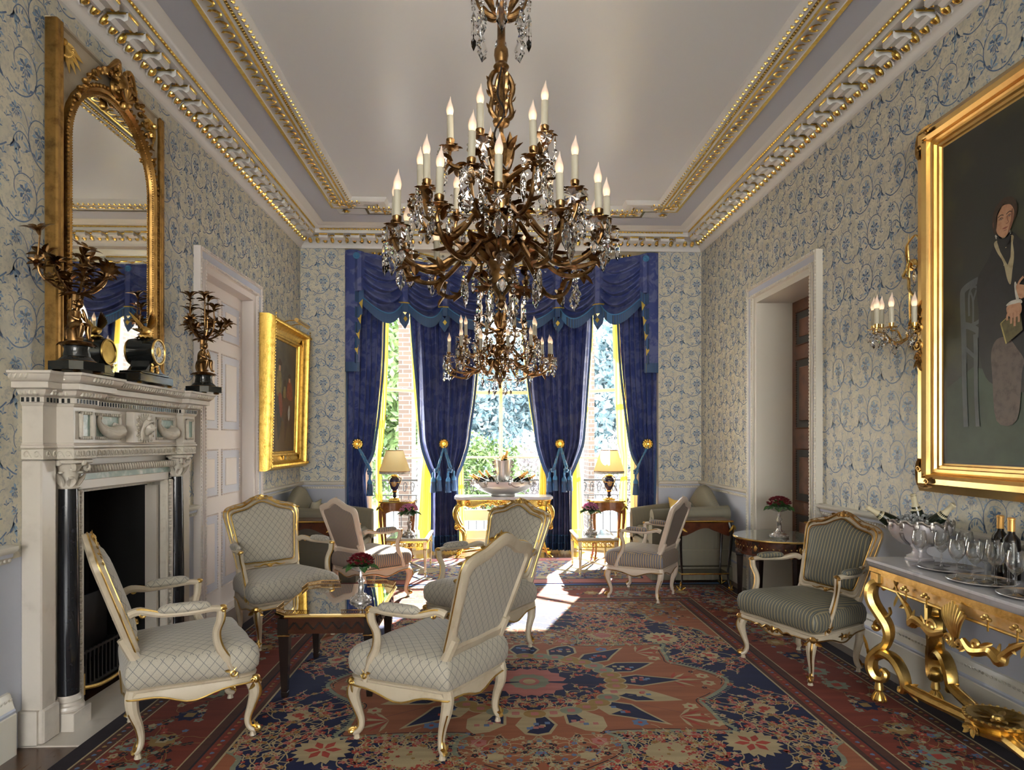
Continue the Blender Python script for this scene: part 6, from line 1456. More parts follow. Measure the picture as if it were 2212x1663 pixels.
# military picture on the left wall, leaning forward a little
t = thing('military_painting', 'gilt framed painting of mounted soldiers on the left wall beside the corner', 'painting', (XL + .012, 7.10, 1.20))
W2, H2 = 1.32, 1.56
def lean(mb): mb.push(RY(R(1.5)))
mb = MB(); lean(mb)
frame_loft(mb, -W2 / 2, W2 / 2, 0, H2, [(0, 0), (0, .09), (.012, .12), (.02, .135), (.04, .145), (.06, .14), (.068, .11), (.10, .07), (.135, .055), (.145, .066), (.165, .062), (.17, .045), (.185, .04), (.19, .030)])
G2 = mat('bright_carved_gilding', (.80, .54, .13), .34, 1., var=(22, (.52, .32, .06), .4, .75), bump=(90, .4, .005)); mb.build('frame', G2, t)
mb = MB(); lean(mb)
for i in range(int(W2 / .03)):
    for z in (.05, H2 - .05): mb.ball((.145, -W2 / 2 + .04 + i * .03, z), (.008, .011, .016), 6, 4)
for i in range(int(H2 / .03)):
    for y in (-W2 / 2 + .05, W2 / 2 - .05): mb.ball((.145, y, .04 + i * .03), (.008, .016, .011), 6, 4)
for sy in (-1, 1):
    for sz in (0, 1):
        for k in range(7): acanthus(mb, (.075, sy * (W2 / 2 - .12), .12 if sz == 0 else H2 - .12), (0, cos(k * .9), sin(k * .9)), (1, 0, 0), .06, .025, 1, .1)
mb.build('leaf_border', G2, t)
mb = MB(); lean(mb); mb.mi = 0
M['psky'] = mat('painted_storm_sky', (.045, .040, .035), .45, var=(2.5, (.13, .12, .09), .4, .75)); M['pground'] = mat('painted_brown_ground', (.10, .06, .02), .5, var=(4, (.05, .03, .012), .35, .7)); M['pbrown'] = paint('bay_horse', (.08, .04, .02)); M['pgrey'] = paint('dark_horse', (.03, .03, .03)); M['ppale'] = paint('pale_horse', (.45, .43, .38)); M['puni'] = paint('uniform', (.20, .16, .06)); M['pcape'] = paint('red_coat', (.22, .05, .02))
Q2 = ['psky', 'pground', 'pbrown', 'pgrey', 'ppale', 'puni', 'pcape', 'pskin', 'phair']
mb.add([(.03, -W2 / 2 + .185, .185), (.03, W2 / 2 - .185, .185), (.03, W2 / 2 - .185, H2 - .185), (.03, -W2 / 2 + .185, H2 - .185)], [(0, 1, 2, 3)]); l2 = [0]
def p2(m, pts, sm=3):
    l2[0] += 1; P = spline(pts, sm, True) if sm else pts; n = len(P); x = .03 + .0003 * l2[0]; cx = sum(p[0] for p in P) / n; cz = sum(p[1] for p in P) / n; mb.mi = Q2.index(m)
    mb.add([(x, cx, cz)] + [(x, a, b) for a, b in P], [(0, k + 1, (k + 1) % n + 1) for k in range(n)])
p2('pground', [(-.45, .185), (.45, .185), (.45, .55), (.1, .50), (-.2, .58), (-.45, .50)], 0)
p2('pgrey', [(-.36, .95), (-.30, 1.05), (-.25, .98), (-.20, .85), (-.05, .80), (.0, .70), (-.02, .45), (-.10, .30), (-.12, .5), (-.2, .62), (-.28, .5), (-.32, .7), (-.37, .86)]); p2('ppale', [(-.35, .82), (-.30, .84), (-.26, .68), (-.28, .55), (-.36, .55), (-.34, .66)])
p2('pbrown', [(.02, .82), (.10, .86), (.30, .80), (.42, .78), (.44, .5), (.40, .3), (.36, .5), (.18, .5), (.14, .3), (.08, .5), (.0, .62)])
p2('puni', [(-.19, .80), (-.20, .98), (-.14, 1.06), (-.06, 1.04), (-.03, .92), (-.06, .78)]); p2('pcape', [(-.12, .80), (-.02, .80), (.02, .62), (-.03, .55), (-.09, .66)]); p2('pskin', [(-.14, 1.06), (-.12, 1.12), (-.08, 1.11), (-.08, 1.05)]); p2('phair', [(-.18, 1.13), (-.12, 1.18), (-.04, 1.14), (-.05, 1.11), (-.15, 1.11)])
p2('pcape', [(.16, .78), (.17, .93), (.24, .97), (.33, .92), (.36, .76)]); p2('pskin', [(.21, .96), (.22, 1.01), (.26, 1.0), (.26, .95)]); p2('phair', [(.18, 1.01), (.23, 1.05), (.29, 1.01), (.24, .995)]); p2('puni', [(.03, .78), (.04, .88), (.10, .90), (.12, .78)]); p2('phair', [(.05, .90), (.06, .97), (.11, .96), (.11, .90)]); p2('ppale', [(.20, .62), (.25, .7), (.28, .6), (.24, .52)])
mb.build('canvas', [M[k] for k in Q2], t, smooth=False)
mb = MB()
for y in (-.12, .12): mb.tube([(.02, y, H2 - .03), (.16, y, H2 + .02), (.26, y, H2 + .015)], .005, 6, sm=3)
mb.tube([(.27, -.22, H2 + .01), (.27, .22, H2 + .01)], .022, 10); mb.build('picture_light', M['brass'], t)
mb = MB(); lean(mb); mb.box((.075, 0, .12), (.02, .07, .045), .004); mb.build('name_plate', M['brass'], t)
# ---------------------------------------------------------------- coffee table
def vine_stand(label, loc, petals, s=1., grp=None):
    t = thing('flower_stand', label, 'flower stand', loc, random.random() * 6, grp)
    mb = MB(); mb.lathe([(0, 0), (.062, 0), (.064, .008), (.054, .014), (.050, .022), (.030, .034), (.018, .048), (.014, .06)], 20)
    for k in range(10): a = k * .628; mb.ball((cos(a) * .056, sin(a) * .056, .012), (.012, .012, .009), 6, 4); mb.ball((cos(a) * .030, sin(a) * .030, .032), (.009, .009, .008), 6, 4)
    mb.tube([(.004, 0, .05), (.010, .002, .08), (-.004, .004, .11), (.004, 0, .14), (0, 0, .175)], [.014, .017, .012, .009, .006], 8, sm=4); mb.ball((.002, 0, .148), .010, 8, 6)
    for q in (-1, 1): mb.tube([(.0, q * .008, .13), (.012, q * .018, .115), (.004, q * .006, .10)], .004, 5, sm=3); mb.tube([(.006, q * .007, .085), (.014, q * .010, .06)], [.008, .004], 6)
    tag(mb.build('stem', M['silver'], t), 'chased silver figure stem')
    mb = MB(); mb.lathe([(0, .172), (.02, .174), (.05, .186), (.066, .205), (.070, .212), (.066, .21), (.048, .192), (0, .182)], 24); mb.build('bowl', M['silver'], t)
    rnd = random.Random(6); mb = MB()
    for k in range(46):
        a = rnd.uniform(0, 6.28); e = rnd.uniform(-.1, 1.2); d = (cos(a) * cos(e), sin(a) * cos(e), sin(e)); acanthus(mb, (d[0] * .03, d[1] * .03, .205 + d[2] * .02), d, (0, 0, 1), rnd.uniform(.035, .062), .030, 1, -.25)
    for k in range(6): a = k * 1.05; acanthus(mb, (cos(a) * .05, sin(a) * .05, .205), (cos(a), sin(a), .1), (0, 0, 1), .07, .05, 1, -.4)
    mb.build('leaf', M['leaf'], t); children(t)[-1]['kind'] = 'stuff'
    mb = MB()
    for k in range(110):
        a = rnd.uniform(0, 6.28); e = rnd.uniform(.15, 1.5); r = .070; c = Vector((cos(a) * cos(e) * r * 1.1, sin(a) * cos(e) * r * 1.1, .215 + sin(e) * r * .85))
        for j in range(4): b = j * 1.57 + k; mb.push(T(tuple(c)) @ RZ(b) @ RY(R(-25))); mb.leaf(.016, .015, .2, .2, 2); mb.pop()
        mb.ball(tuple(c), .0045, 5, 3)
    tag(mb.build('flower', petals, t), kind='stuff'); t.scale = (s, s, s); return t
t = thing('coffee_table', 'low ebonised coffee table with mirrored top and brass gallery between the lattice armchairs', 'coffee table', (-.94, 4.16, RUGZ))
HX, HY, ZT_ = .300, .400, .49
ch_ = .07; OC = [(-HX, -HY + ch_), (-HX + ch_, -HY), (HX - ch_, -HY), (HX, -HY + ch_), (HX, HY - ch_), (HX - ch_, HY), (-HX + ch_, HY), (-HX, HY - ch_)]
mb = MB(); mb.poly([(x * .94, y * .95) for x, y in OC], ZT_ - .115, ZT_ - .022)
for i in range(8):
    a, b = Vector(OC[i]), Vector(OC[(i + 1) % 8]); L = (b - a).length
    if L > .2:
        k = int(L / .075); d = (b - a) / L; nrm = Vector((d.y, -d.x))
        for j in range(k):
            for q in (0, 1):
                p = a * .95 + (b - a) * .95 * (j + .5 * q + .25) / k; mb.mi = 1; mb.push(T((p.x * .993, p.y * .993, ZT_ - .07)) @ RZ(math.atan2(d.y, d.x)) @ RY(R(50 if q else -50))); mb.box((0, 0, 0), (.052, .006, .012)); mb.pop()
mb.mi = 0
mb.build('apron', [mat('mahogany_veneer', (.05, .016, .008), .2, var=(8, (.03, .01, .006), .4, .7)), M['ebony']], t)
mb = MB(); mb.poly([(x * .985, y * .985) for x, y in OC], ZT_ - .022, ZT_ - .003); mb.tube([(x, y, ZT_ - .012) for x, y in OC], .010, 6, closed=True); mb.build('brass_rim', M['brass'], t)
mb = MB(); mb.poly([(x * .965, y * .97) for x, y in OC], ZT_ - .003, ZT_ + .002); mb.build('mirrored_top', mat('smoked_mirror', (.75, .75, .74), .02, 1.), t, smooth=False)
mb = MB()
for (i0, i1) in ((0, 1), (2, 3), (4, 5), (6, 7)):
    a, b = Vector(OC[i0]), Vector(OC[i1]); c0 = Vector((OC[i0][0], OC[i0][1])); e0 = Vector(OC[i0 - 1]); e1 = Vector(OC[(i1 + 1) % 8])
    P = [a + (e0 - a).normalized() * .14, a, b, b + (e1 - b).normalized() * .14]
    for h in (.003, .026): mb.tube([(p.x, p.y, ZT_ + h) for p in P], .0022, 5)
    for p, q in zip(P, P[1:]):
        k = max(2, int((q - p).length / .012))
        for j in range(k):
            u, v = p.lerp(q, j / k), p.lerp(q, (j + 1) / k); mb.tube([(u.x, u.y, ZT_ + .003), (v.x, v.y, ZT_ + .025)], .0014, 4); mb.tube([(v.x, v.y, ZT_ + .003), (u.x, u.y, ZT_ + .025)], .0014, 4)
mb.build('gallery', M['giltdeep'], t)
for sx in (-1, 1):
    for sy in (-1, 1):
        mb = MB(); mb.push(T((sx * .245, sy * .345, 0)) @ RZ(R(0))); mb.loft([[(a * q, b * q, z) for a, b in ((-1, -1), (1, -1), (1, 1), (-1, 1))] for q, z in ((.016, .0), (.019, .03), (.017, .03), (.030, ZT_ - .135), (.034, ZT_ - .13), (.034, ZT_ - .03))], True, True); mb.mi = 1; mb.box((0, 0, ZT_ - .128), (.072, .072, .008), .002); mb.pop(); mb.build('leg', [M['ebony'], M['brass']], t)
vine_stand('silver stand of dark red flowers on the coffee table', (-.80, 4.08, RUGZ + ZT_ + .002), M['redflower'], 1.05)

# ---------------------------------------------------------------- cabriole side tables, sofas, occasional tables
def cab_leg(mb, x, y, z, sx, sy, r=.02, out=.02):
    P = [(x, y, z), (x + sx * out, y + sy * out, z * .86), (x + sx * out * .7, y + sy * out * .7, z * .6), (x - sx * .008, y - sy * .008, z * .25), (x + sx * .004, y + sy * .004, .05), (x + sx * .022, y + sy * .022, .0)]
    mb.tube(P, [r * 1.15, r * 1.1, r * .8, r * .55, r * .5, r * .6], 8, sm=5)
def lamp_table(label, x, y, ang):
    t = thing('lamp_table', label, 'side table', (x, y, 0), ang, 'inlaid lamp tables in front of the bay windows')
    H = .755; w, d = .20, .15
    P = [(-w, -d * .8), (-w * .5, -d), (0, -d * .9), (w * .5, -d), (w, -d * .8), (w * 1.03, 0), (w, d), (-w, d), (-w * 1.03, 0)]; P = spline(P, 4, True)
    mb = MB(); mb.mi = 0; mb.poly(P, H - .02, H); mb.mi = 1; mb.tube([(a, b, H - .010) for a, b in P], .009, 6, closed=True); mb.build('table_top', [M['walnut'], M['giltbright']], t)
    mb = MB(); n = len(P); Q = [(a * .93, b * .93) for a, b in P]
    mb.loft([[(a, b, H - .02) for a, b in Q], [(a, b, H - .12 - .045 * clamp((abs(a) - .05) / .12)) for a, b in Q]]); mb.build('apron', M['walnut'], t)
    for sx in (-1, 1):
        for sy in (-1, 1):
            mb = MB(); cab_leg(mb, sx * .165, sy * .11, H - .03, sx, sy, .022, .02); mb.mi = 1; acanthus(mb, (sx * .195, sy * .14, H - .06), (0, 0, -1), (sx, sy, 0), .14, .03, 3, -.05); mb.ball((sx * .192, sy * .135, H - .06), (.014, .014, .03), 6, 5); acanthus(mb, (sx * .17, sy * .115, .03), (0, 0, 1), (sx, sy, 0), .07, .02, 3, -.0); mb.ball((sx * .18, sy * .125, .015), .016, 6, 5)
            mb.build('leg', [M['walnut'], M['giltbright']], t)
    return t
lamp_table('inlaid walnut side table with gilt mounts carrying the left lamp', -1.14, 8.12, 0)
lamp_table('inlaid walnut side table with gilt mounts carrying the right lamp', 1.49, 8.12, 0)
def _shade(t, b, co):
    x, y, z = t.sep(co)[:3]; a = t.math('ARCTAN2', y, x); f = t.math('PINGPONG', t.math('MULTIPLY', a, 40.), 1.)
    t.l.new(t.mix(f, (.86, .74, .42), (.70, .56, .26)), b.inputs['Base Color'])
M['shade'] = mat('pleated_cream_silk', rough=.7, build=_shade, Transmission_Weight=0.)
_t = NT(M['shade']); _tl = _t.new('ShaderNodeBsdfTranslucent'); _tl.inputs[0].default_value = (.95, .82, .50, 1); _mx = _t.new('ShaderNodeMixShader'); _mx.inputs[0].default_value = .5
_o = [n for n in _t.n if n.type == 'OUTPUT_MATERIAL'][0]; _t.l.new(_t.n['Principled BSDF'].outputs[0], _mx.inputs[1]); _t.l.new(_tl.outputs[0], _mx.inputs[2]); _t.l.new(_mx.outputs[0], _o.inputs[0])
M['porcelain'] = mat('dark_blue_porcelain', (.02, .02, .06), .12)
def table_lamp(label, x, y):
    t = thing('table_lamp', label, 'lamp', (x, y, .756), 0, 'porcelain lamps in front of the bay windows')
    mb = MB(); mb.mi = 1; mb.box((0, 0, .012), (.13, .13, .024), .004); mb.lathe([(.05, .024), (.052, .035), (.03, .045)], 18); mb.mi = 0; mb.lathe([(.03, .045), (.022, .06), (.018, .09), (.03, .11)], 18); mb.mi = 1; mb.lathe([(.03, .11), (.034, .118), (.03, .125)], 18)
    mb.mi = 0; mb.lathe([(.022, .125), (.045, .15), (.062, .20), (.066, .24), (.055, .275), (.035, .29)], 22, 2); mb.mi = 1; mb.lathe([(.035, .29), (.048, .30), (.05, .31), (.04, .318), (.012, .33), (.01, .37)], 20)
    mb.mi = 1
    for s in (-1, 1): mb.tube([(s * .045, 0, .295), (s * .075, 0, .28), (s * .078, 0, .25), (s * .062, 0, .21)], .006, 6, sm=4)
    mb.lathe([(.064, .222), (.0675, .228), (.064, .234)], 20); mb.mi = 2; mb.push(T((0, -.058, .215))); mb.ball((0, 0, 0), (.032, .010, .04), 10, 6); mb.pop()
    mb.build('lamp_base', [M['porcelain'], M['giltbright'], mat('painted_panel', (.45, .26, .10), .25)], t)
    mb = MB(); n = 60; mb.loft([[(cos(2 * pi * k / n) * r * (1 + .006 * (k % 2)), sin(2 * pi * k / n) * r * (1 + .006 * (k % 2)), z) for k in range(n)] for r, z in ((.190, .365), (.105, .625))], True); mb.build('lamp_shade', M['shade'], t)
    mb = MB(); mb.lathe([(.188, .368), (.193, .368), (.193, .360), (.188, .360)], 40); mb.build('lower_trim', M['walnut'], t); mb = MB(); mb.lathe([(.103, .627), (.108, .627), (.108, .62)], 40); mb.build('upper_trim', M['walnut'], t); mb = MB(); mb.loft([[(cos(2 * pi * k / 60) * .19, sin(2 * pi * k / 60) * .19, z) for k in range(60)] for z in (.360, .335)]); mb.build('shade_fringe', M['pwhite'], t)
    mb = MB(); mb.tube([(0, 0, .37), (0, 0, .50)], .012, 8); mb.ball((0, 0, .53), (.025, .025, .035), 10, 6); mb.build('lamp_bulb', M['candle'], t)
table_lamp('porcelain urn lamp with pleated cream shade in front of the left bay window', -1.17, 8.10)
table_lamp('porcelain urn lamp with pleated cream shade in front of the right bay window', 1.51, 8.10)

M['wgold'] = mat('cream_and_gilt_wood', (.86, .74, .50), .3, .35, var=(20, (.72, .52, .22), .45, .7))
def occasional(label, x, y):
    t = thing('occasional_table', label, 'low table', (x, y, .009), 0, 'cream and gilt low tables by the sofas')
    w, d, H = .215, .35, .42
    mb = MB(); mb.mi = 0; mb.box((0, 0, H - .012), (2 * w + .03, 2 * d + .03, .024), .006); mb.mi = 1; mb.box((0, 0, H - .030), (2 * w + .01, 2 * d + .01, .016), .004); mb.build('table_top', [M['cwhite'], M['giltbright']], t)
    mb = MB(); mb.box((0, 0, H + .001), (2 * w - .04, 2 * d - .04, .004)); tag(mb.build('glass_inset', mat('table_mirror', (.8, .8, .8), .06, 1.), t, smooth=False), 'mirrored inset top')
    mb = MB()
    for s in (-1, 1):
        for z in (H - .042, H - .098): mb.box((0, s * (d - .015), z), (2 * w - .03, .014, .010)); mb.box((s * (w - .015), 0, z), (.014, 2 * d - .03, .010))
        for k in range(7): mb.push(T((-.15 + k * .05, s * (d - .015), H - .07)) @ RX(R(90))); mb.tube([(cos(q) * .019, sin(q) * .022, 0) for q in [j * pi / 4 for j in range(8)]], .0045, 5, closed=True); mb.pop()
        for k in range(12): mb.push(T((s * (w - .015), -.275 + k * .05, H - .07)) @ RY(R(90))); mb.tube([(cos(q) * .022, sin(q) * .019, 0) for q in [j * pi / 4 for j in range(8)]], .0045, 5, closed=True); mb.pop()
    mb.build('fretwork_frieze', M['giltbright'], t)
    for sx in (-1, 1):
        for sy in (-1, 1):
            mb = MB(); mb.push(T((sx * (w - .018), sy * (d - .018), 0))); mb.mi = 0; mb.box((0, 0, H - .07), (.036, .036, .08), .003); mb.lathe([(.0, 0), (.008, .002), (.012, .03), (.008, .045), (.014, .06), (.011, .07), (.013, .09), (.020, .29), (.016, .30), (.021, .31)], 12); mb.mi = 1; mb.lathe([(.0095, .028), (.014, .035), (.0095, .042)], 10); mb.lathe([(.018, .292), (.023, .30), (.018, .308)], 10); mb.pop(); mb.build('leg', [M['wgold'], M['giltbright']], t)
    mb = MB()
    for sx in (-1, 1):
        for sy in (-1, 1): mb.tube([(sx * (w - .018), sy * (d - .018), .085), (sx * .09, sy * .17, .095), (sx * .02, sy * .03, .09)], .010, 6, sm=4)
    mb.ball((0, 0, .092), (.035, .035, .014), 10, 5); mb.build('stretcher', M['wgold'], t)
occasional('cream and gilt low table in front of the left lamp table', -.895, 7.46)
occasional('cream and gilt low table in front of the right lamp table', 1.20, 7.42)
vine_stand('silver stand of pink flowers on the left low table', (-.90, 7.35, .434), M['pinkflower'], 1.25); vine_stand('silver stand of pink flowers on the right low table', (1.17, 7.45, .434), M['pinkflower'], 1.25)

def sofa(label, x, y, mirror):
    """local: back along +x side (the wall), near arm towards -y"""
    s = -1 if mirror else 1
    t = thing('sofa', label, 'sofa', (x, y, .0), 0, 'striped camel back sofas in the far corners')
    Sx = S(s, 1, 1); D, L = .86, 1.10
    mb = MB(); mb.push(Sx); mb.box((0, 0, .25), (D, L, .22), .03); mb.build('seat_base', M['stripesofa'], t)
    mb = MB(); mb.push(Sx); N = 60
    pts = [(-D / 2, -L / 2), (D / 2, -L / 2), (D / 2, L / 2), (-D / 2, L / 2)]
    P = []
    for i in range(4):
        a, b = Vector(pts[i]), Vector(pts[(i + 1) % 4]); k = int((b - a).length / .012)
        P += [tuple(a.lerp(b, j / k)) for j in range(k)]
    mb.loft([[(p[0] * (1 + q + .006 * (i % 4 in (0, 1))), p[1] * (1 + q + .006 * (i % 4 in (0, 1))), z) for i, p in enumerate(P)] for q, z in ((.0, .15), (.008, .14), (.016, .015))]); mb.build('fringe_skirt', M['stripesofa'], t)
    mb = MB(); mb.push(Sx)
    def cam(v): return .75 + .24 * max(0, sin(pi * v)) ** 1.7
    mb.grid(lambda u, v: (lambda a: (D / 2 - .10 + .09 * cos(a) - .08 * (1 - u) * (cos(a) < 0), lerp(-L / 2, L / 2, v), .33 + (cam(v) - .33) * (sin(a) if 0 < a < pi else 0) if True else 0))(pi * u), 14, 30); mb.build('camel_back', M['stripesofa'], t, 80)
    for q in (-1, 1):
        mb = MB(); mb.push(Sx); y0 = q * (L / 2 - .085)
        mb.grid(lambda u, v: (lambda a: (lerp(-D / 2 + .0, D / 2 - .02, v), y0 + q * .015 * sin(a) + .075 * cos(a) * (1 + .35 * sin(a)), .20 + (.53 - .05 * (1 - v) ** 2 + .03 * v) * max(0, sin(a)) ** .55))(pi * u), 16, 12)
        n = 17; mb.add([(-D / 2, y0, .3)] + [(-D / 2, y0 + q * .015 * sin(a) + .075 * cos(a) * (1 + .35 * sin(a)), .20 + .48 * max(0, sin(a)) ** .55) for a in [pi * k / 16 for k in range(17)]], [(0, k + 1, k + 2) for k in range(16)])
        if q < 0: mb.tube([(-D / 2 + .01, y0 - .03, .68), (D / 2 - .02, y0 - .03, .72)], [.085, .085], 16)
        mb.build('arm', M['stripesofa'], t, 80)
    for k in (-1, 1): mb = MB(); mb.push(Sx); mb.box((-.06, k * .235, .42), (.66, .455, .13), .035); mb.build('seat_cushion', M['stripesofa'], t)
    return t
def pillow(label, x, y, z, rx, rz, m, grp):
    mb = MB(); N = 14
    for s in (-1, 1): mb.grid(lambda u, v: ((u - .5) * .40 * (1 - .10 * sin(pi * v)), s * (.002 + .07 * (sin(pi * u) * sin(pi * v)) ** .5), (v - .5) * .40 * (1 - .10 * sin(pi * u))), N, N)
    o = mb.build('throw_pillow', m, None, 80); o.location = (x, y, z); o.rotation_euler = (rx, 0, rz); tag(o, label, 'cushion', grp)
sofa('striped camel back sofa in the far right corner behind the dark side table', 2.17, 7.40, False); sofa('striped camel back sofa in the far left corner under the gilt picture', -1.83, 7.40, True)
pillow('striped scatter cushion on the right sofa', 2.27, 7.20, .66, R(-22), R(90), M['stripesofa'], None); pillow('small yellow cushion on the right sofa behind the striped one', 2.22, 7.50, .64, R(-20), R(90), M['yellow'], None)
pillow('striped scatter cushion leaning on the left sofa', -1.97, 7.22, .66, R(22), R(90), M['stripesofa'], None); pillow('cream scatter cushion on the left sofa behind the striped one', -1.85, 7.50, .65, R(20), R(90), M['pwhite'], None)

def sofa_table(label, x, y, w, d):
    t = thing('brass_edged_table', label, 'side table', (x, y, .0), 0, 'dark brass edged tables beside the sofas'); H = .71
    mb = MB(); mb.mi = 0; mb.box((0, 0, H - .012), (w, d, .02), .004); mb.mi = 1
    mb.tube([(a * w / 2, b * d / 2, H - .014) for a, b in ((-1, -1), (1, -1), (1, 1), (-1, 1))], .010, 6, closed=True); mb.build('table_top', [M['mahog'], M['giltbright']], t)
    mb = MB()
    for s in (-1, 1): mb.grid(lambda u, v: (lerp(-w / 2 + .02, w / 2 - .02, u), s * (d / 2 - .015), lerp(H - .02, H - .12 - .04 * cos(2 * pi * u), v)), 20, 1); mb.grid(lambda u, v: (s * (w / 2 - .015), lerp(-d / 2 + .02, d / 2 - .02, u), lerp(H - .02, H - .13, v)), 8, 1)
    mb.build('apron', M['mahog'], t)
    mb = MB(); mb.mi = 0; mb.box((0, 0, .17), (w - .06, d - .06, .014)); mb.mi = 1; mb.tube([(a * (w / 2 - .03), b * (d / 2 - .03), .17) for a, b in ((-1, -1), (1, -1), (1, 1), (-1, 1))], .008, 6, closed=True); mb.build('undershelf', [M['ebony'], M['giltbright']], t)
    for sx in (-1, 1):
        for sy in (-1, 1):
            mb = MB(); cab_leg(mb, sx * (w / 2 - .03), sy * (d / 2 - .03), H - .02, sx, sy, .018, .015); mb.mi = 1; acanthus(mb, (sx * (w / 2 + .0), sy * (d / 2), H - .05), (0, 0, -1), (sx, sy, 0), .15, .03, 3, -.08); acanthus(mb, (sx * (w / 2 - .02), sy * (d / 2 - .02), .015), (0, 0, 1), (sx, sy, 0), .09, .022, 3, 0); mb.ball((sx * (w / 2 - .01), sy * (d / 2 - .01), .012), .018, 6, 5)
            mb.build('leg', [M['ebony'], M['giltbright']], t)
sofa_table('dark mahogany side table with brass edges and undershelf beside the right sofa', 2.16, 6.52, .54, .30); sofa_table('dark mahogany side table with brass edges beside the left sofa behind the striped chair', -1.80, 6.62, .54, .30)

# round table in the doorway
t = thing('round_table', 'round dark wood table with glass top and brass bosses in front of the dark door', 'table', (2.535, 5.60, .0)); H = .67; r0 = .375
mb = MB(); mb.mi = 0; mb.lathe([(0, H - .02), (r0 - .01, H - .02)], 48); mb.mi = 1; mb.lathe([(r0 - .012, H - .022), (r0, H - .02), (r0 + .004, H - .012), (r0, H - .003)], 48); mb.build('table_top', [M['mahog'], M['brass']], t)
mb = MB(); mb.lathe([(0, H - .001), (r0 - .004, H - .001), (r0 - .001, H - .004), (r0 - .004, H - .008)], 48); mb.build('glass_top', mat('glass_table_top', (.35, .38, .34), .04, .5), t)
mb = MB(); r1 = r0 - .03; mb.mi = 0; mb.lathe([(r1, H - .02), (r1, H - .125), (r1 + .010, H - .13), (r1 + .010, H - .145), (r1 - .02, H - .15)], 48)
for k in range(48):
    a = 2 * pi * k / 48; mb.mi = 0
    for q in (-1, 1): mb.push(RZ(a) @ T((r1 + .003, 0, H - .075)) @ RX(R(38 * q))); mb.box((0, 0, 0), (.008, .008, .085)); mb.pop()
    mb.mi = 1; mb.push(RZ(a)); mb.ball((r1 + .006, 0, H - .075), .008, 6, 4); mb.pop()
mb.build('apron', [M['mahog'], M['brass']], t)
for k in range(6):
    a = k * pi / 3 + .62; mb = MB(); mb.push(RZ(a) @ T((r1 - .03, 0, 0))); mb.mi = 0; mb.loft([[(x * q, y * q, z) for x, y in ((-1, -1), (1, -1), (1, 1), (-1, 1))] for q, z in ((.014, 0), (.028, H - .19), (.034, H - .185), (.034, H - .02))], True, True); mb.mi = 1; mb.ball((.036, 0, H - .08), (.006, .014, .028), 8, 5); mb.pop(); mb.build('leg', [M['ebony'], M['brass']], t)
vine_stand('silver stand of red flowers on the round table by the dark door', (2.50, 5.50, H + .001), M['redflower'], 1.25)
mb = MB(); mb.box((0, 0, 0), (.008, .07, .11), .003); o = mb.build('light_switch_plate', M['pwhite']); o.location = (XR - .006, 7.22, 1.32); tag(o, 'small white switch plate on the right wall between corner and door', 'switch')
# ---------------------------------------------------------------- gilt consoles
M['giltcream'] = mat('rubbed_gilding', (.86, .62, .30), .38, .75, var=(26, (.80, .50, .16), .4, .7))
t = thing('console_table', 'gilt console table with marble top and scrolled legs against the right wall under the portrait', 'console table', (XR - .245, 2.98, 0))
A_, B_, H = .215, .74, .82            # half depth, half length
mb = MB(); P = [(-A_ + .03, -B_), (-A_, -B_ + .03), (-A_, B_ - .03), (-A_ + .03, B_), (A_, B_), (A_, -B_)]
mb.loft([[(x * q, y * (1 + (q - 1) * .3), z) for x, y in P] for q, z in ((.93, H - .045), (.97, H - .035), (.98, H - .02), (1.0, H - .014), (1.0, H - .003), (.99, H), (0, H))]); mb.build('marble_top', M['marblegrey'], t)
mb = MB()
def ringbox(i, z0, z1): mb.loft([[(x * (1 - i / A_), y * (1 - i / B_), z) for x, y in P] for z in (z0, z1)])
mb.mi = 0; ringbox(.012, H - .07, H - .045); ringbox(.022, H - .085, H - .07); mb.mi = 1; ringbox(.03, H - .135, H - .08); mb.mi = 0; ringbox(.026, H - .148, H - .135)
mb.tube([(x * .90, y * .965, H - .066) for x, y in P], .007, 6, closed=True); mb.tube([(x * .865, y * .955, H - .146) for x, y in P], .006, 6, closed=True)
for y in (.48, -.48):
    for s in (-1, 1): mb.tube([(-A_ + .026, y - s * .016, H - .135), (-A_ + .026, y + s * .016, H - .085)], .004, 5)
mb.build('apron', [M['gilt'], M['giltcream']], t)
mb = MB(); xf = -A_ + .012                 # shell and festoons
for k in range(9):
    a = (k - 4) * .20; mb.tube([(xf - .005, sin(a) * .02, H - .25), (xf - .02, sin(a) * .07, H - .17), (xf - .012, sin(a) * .10, H - .075 - .012 * abs(k - 4))], [.006, .010, .009], 7, sm=4)
for s in (-1, 1): scroll(mb, (xf - .012, s * .035, H - .265), .028, 1.3, .009, 0, 16, 'x', s)
for k in range(5): acanthus(mb, (xf - .01, 0, H - .24), (-.1, (k - 2) * .3, -1), (-1, 0, 0), .06, .022, 1, .1)
tag(mb.build('shell_ornament', M['gilt'], t), 'carved gilt shell')
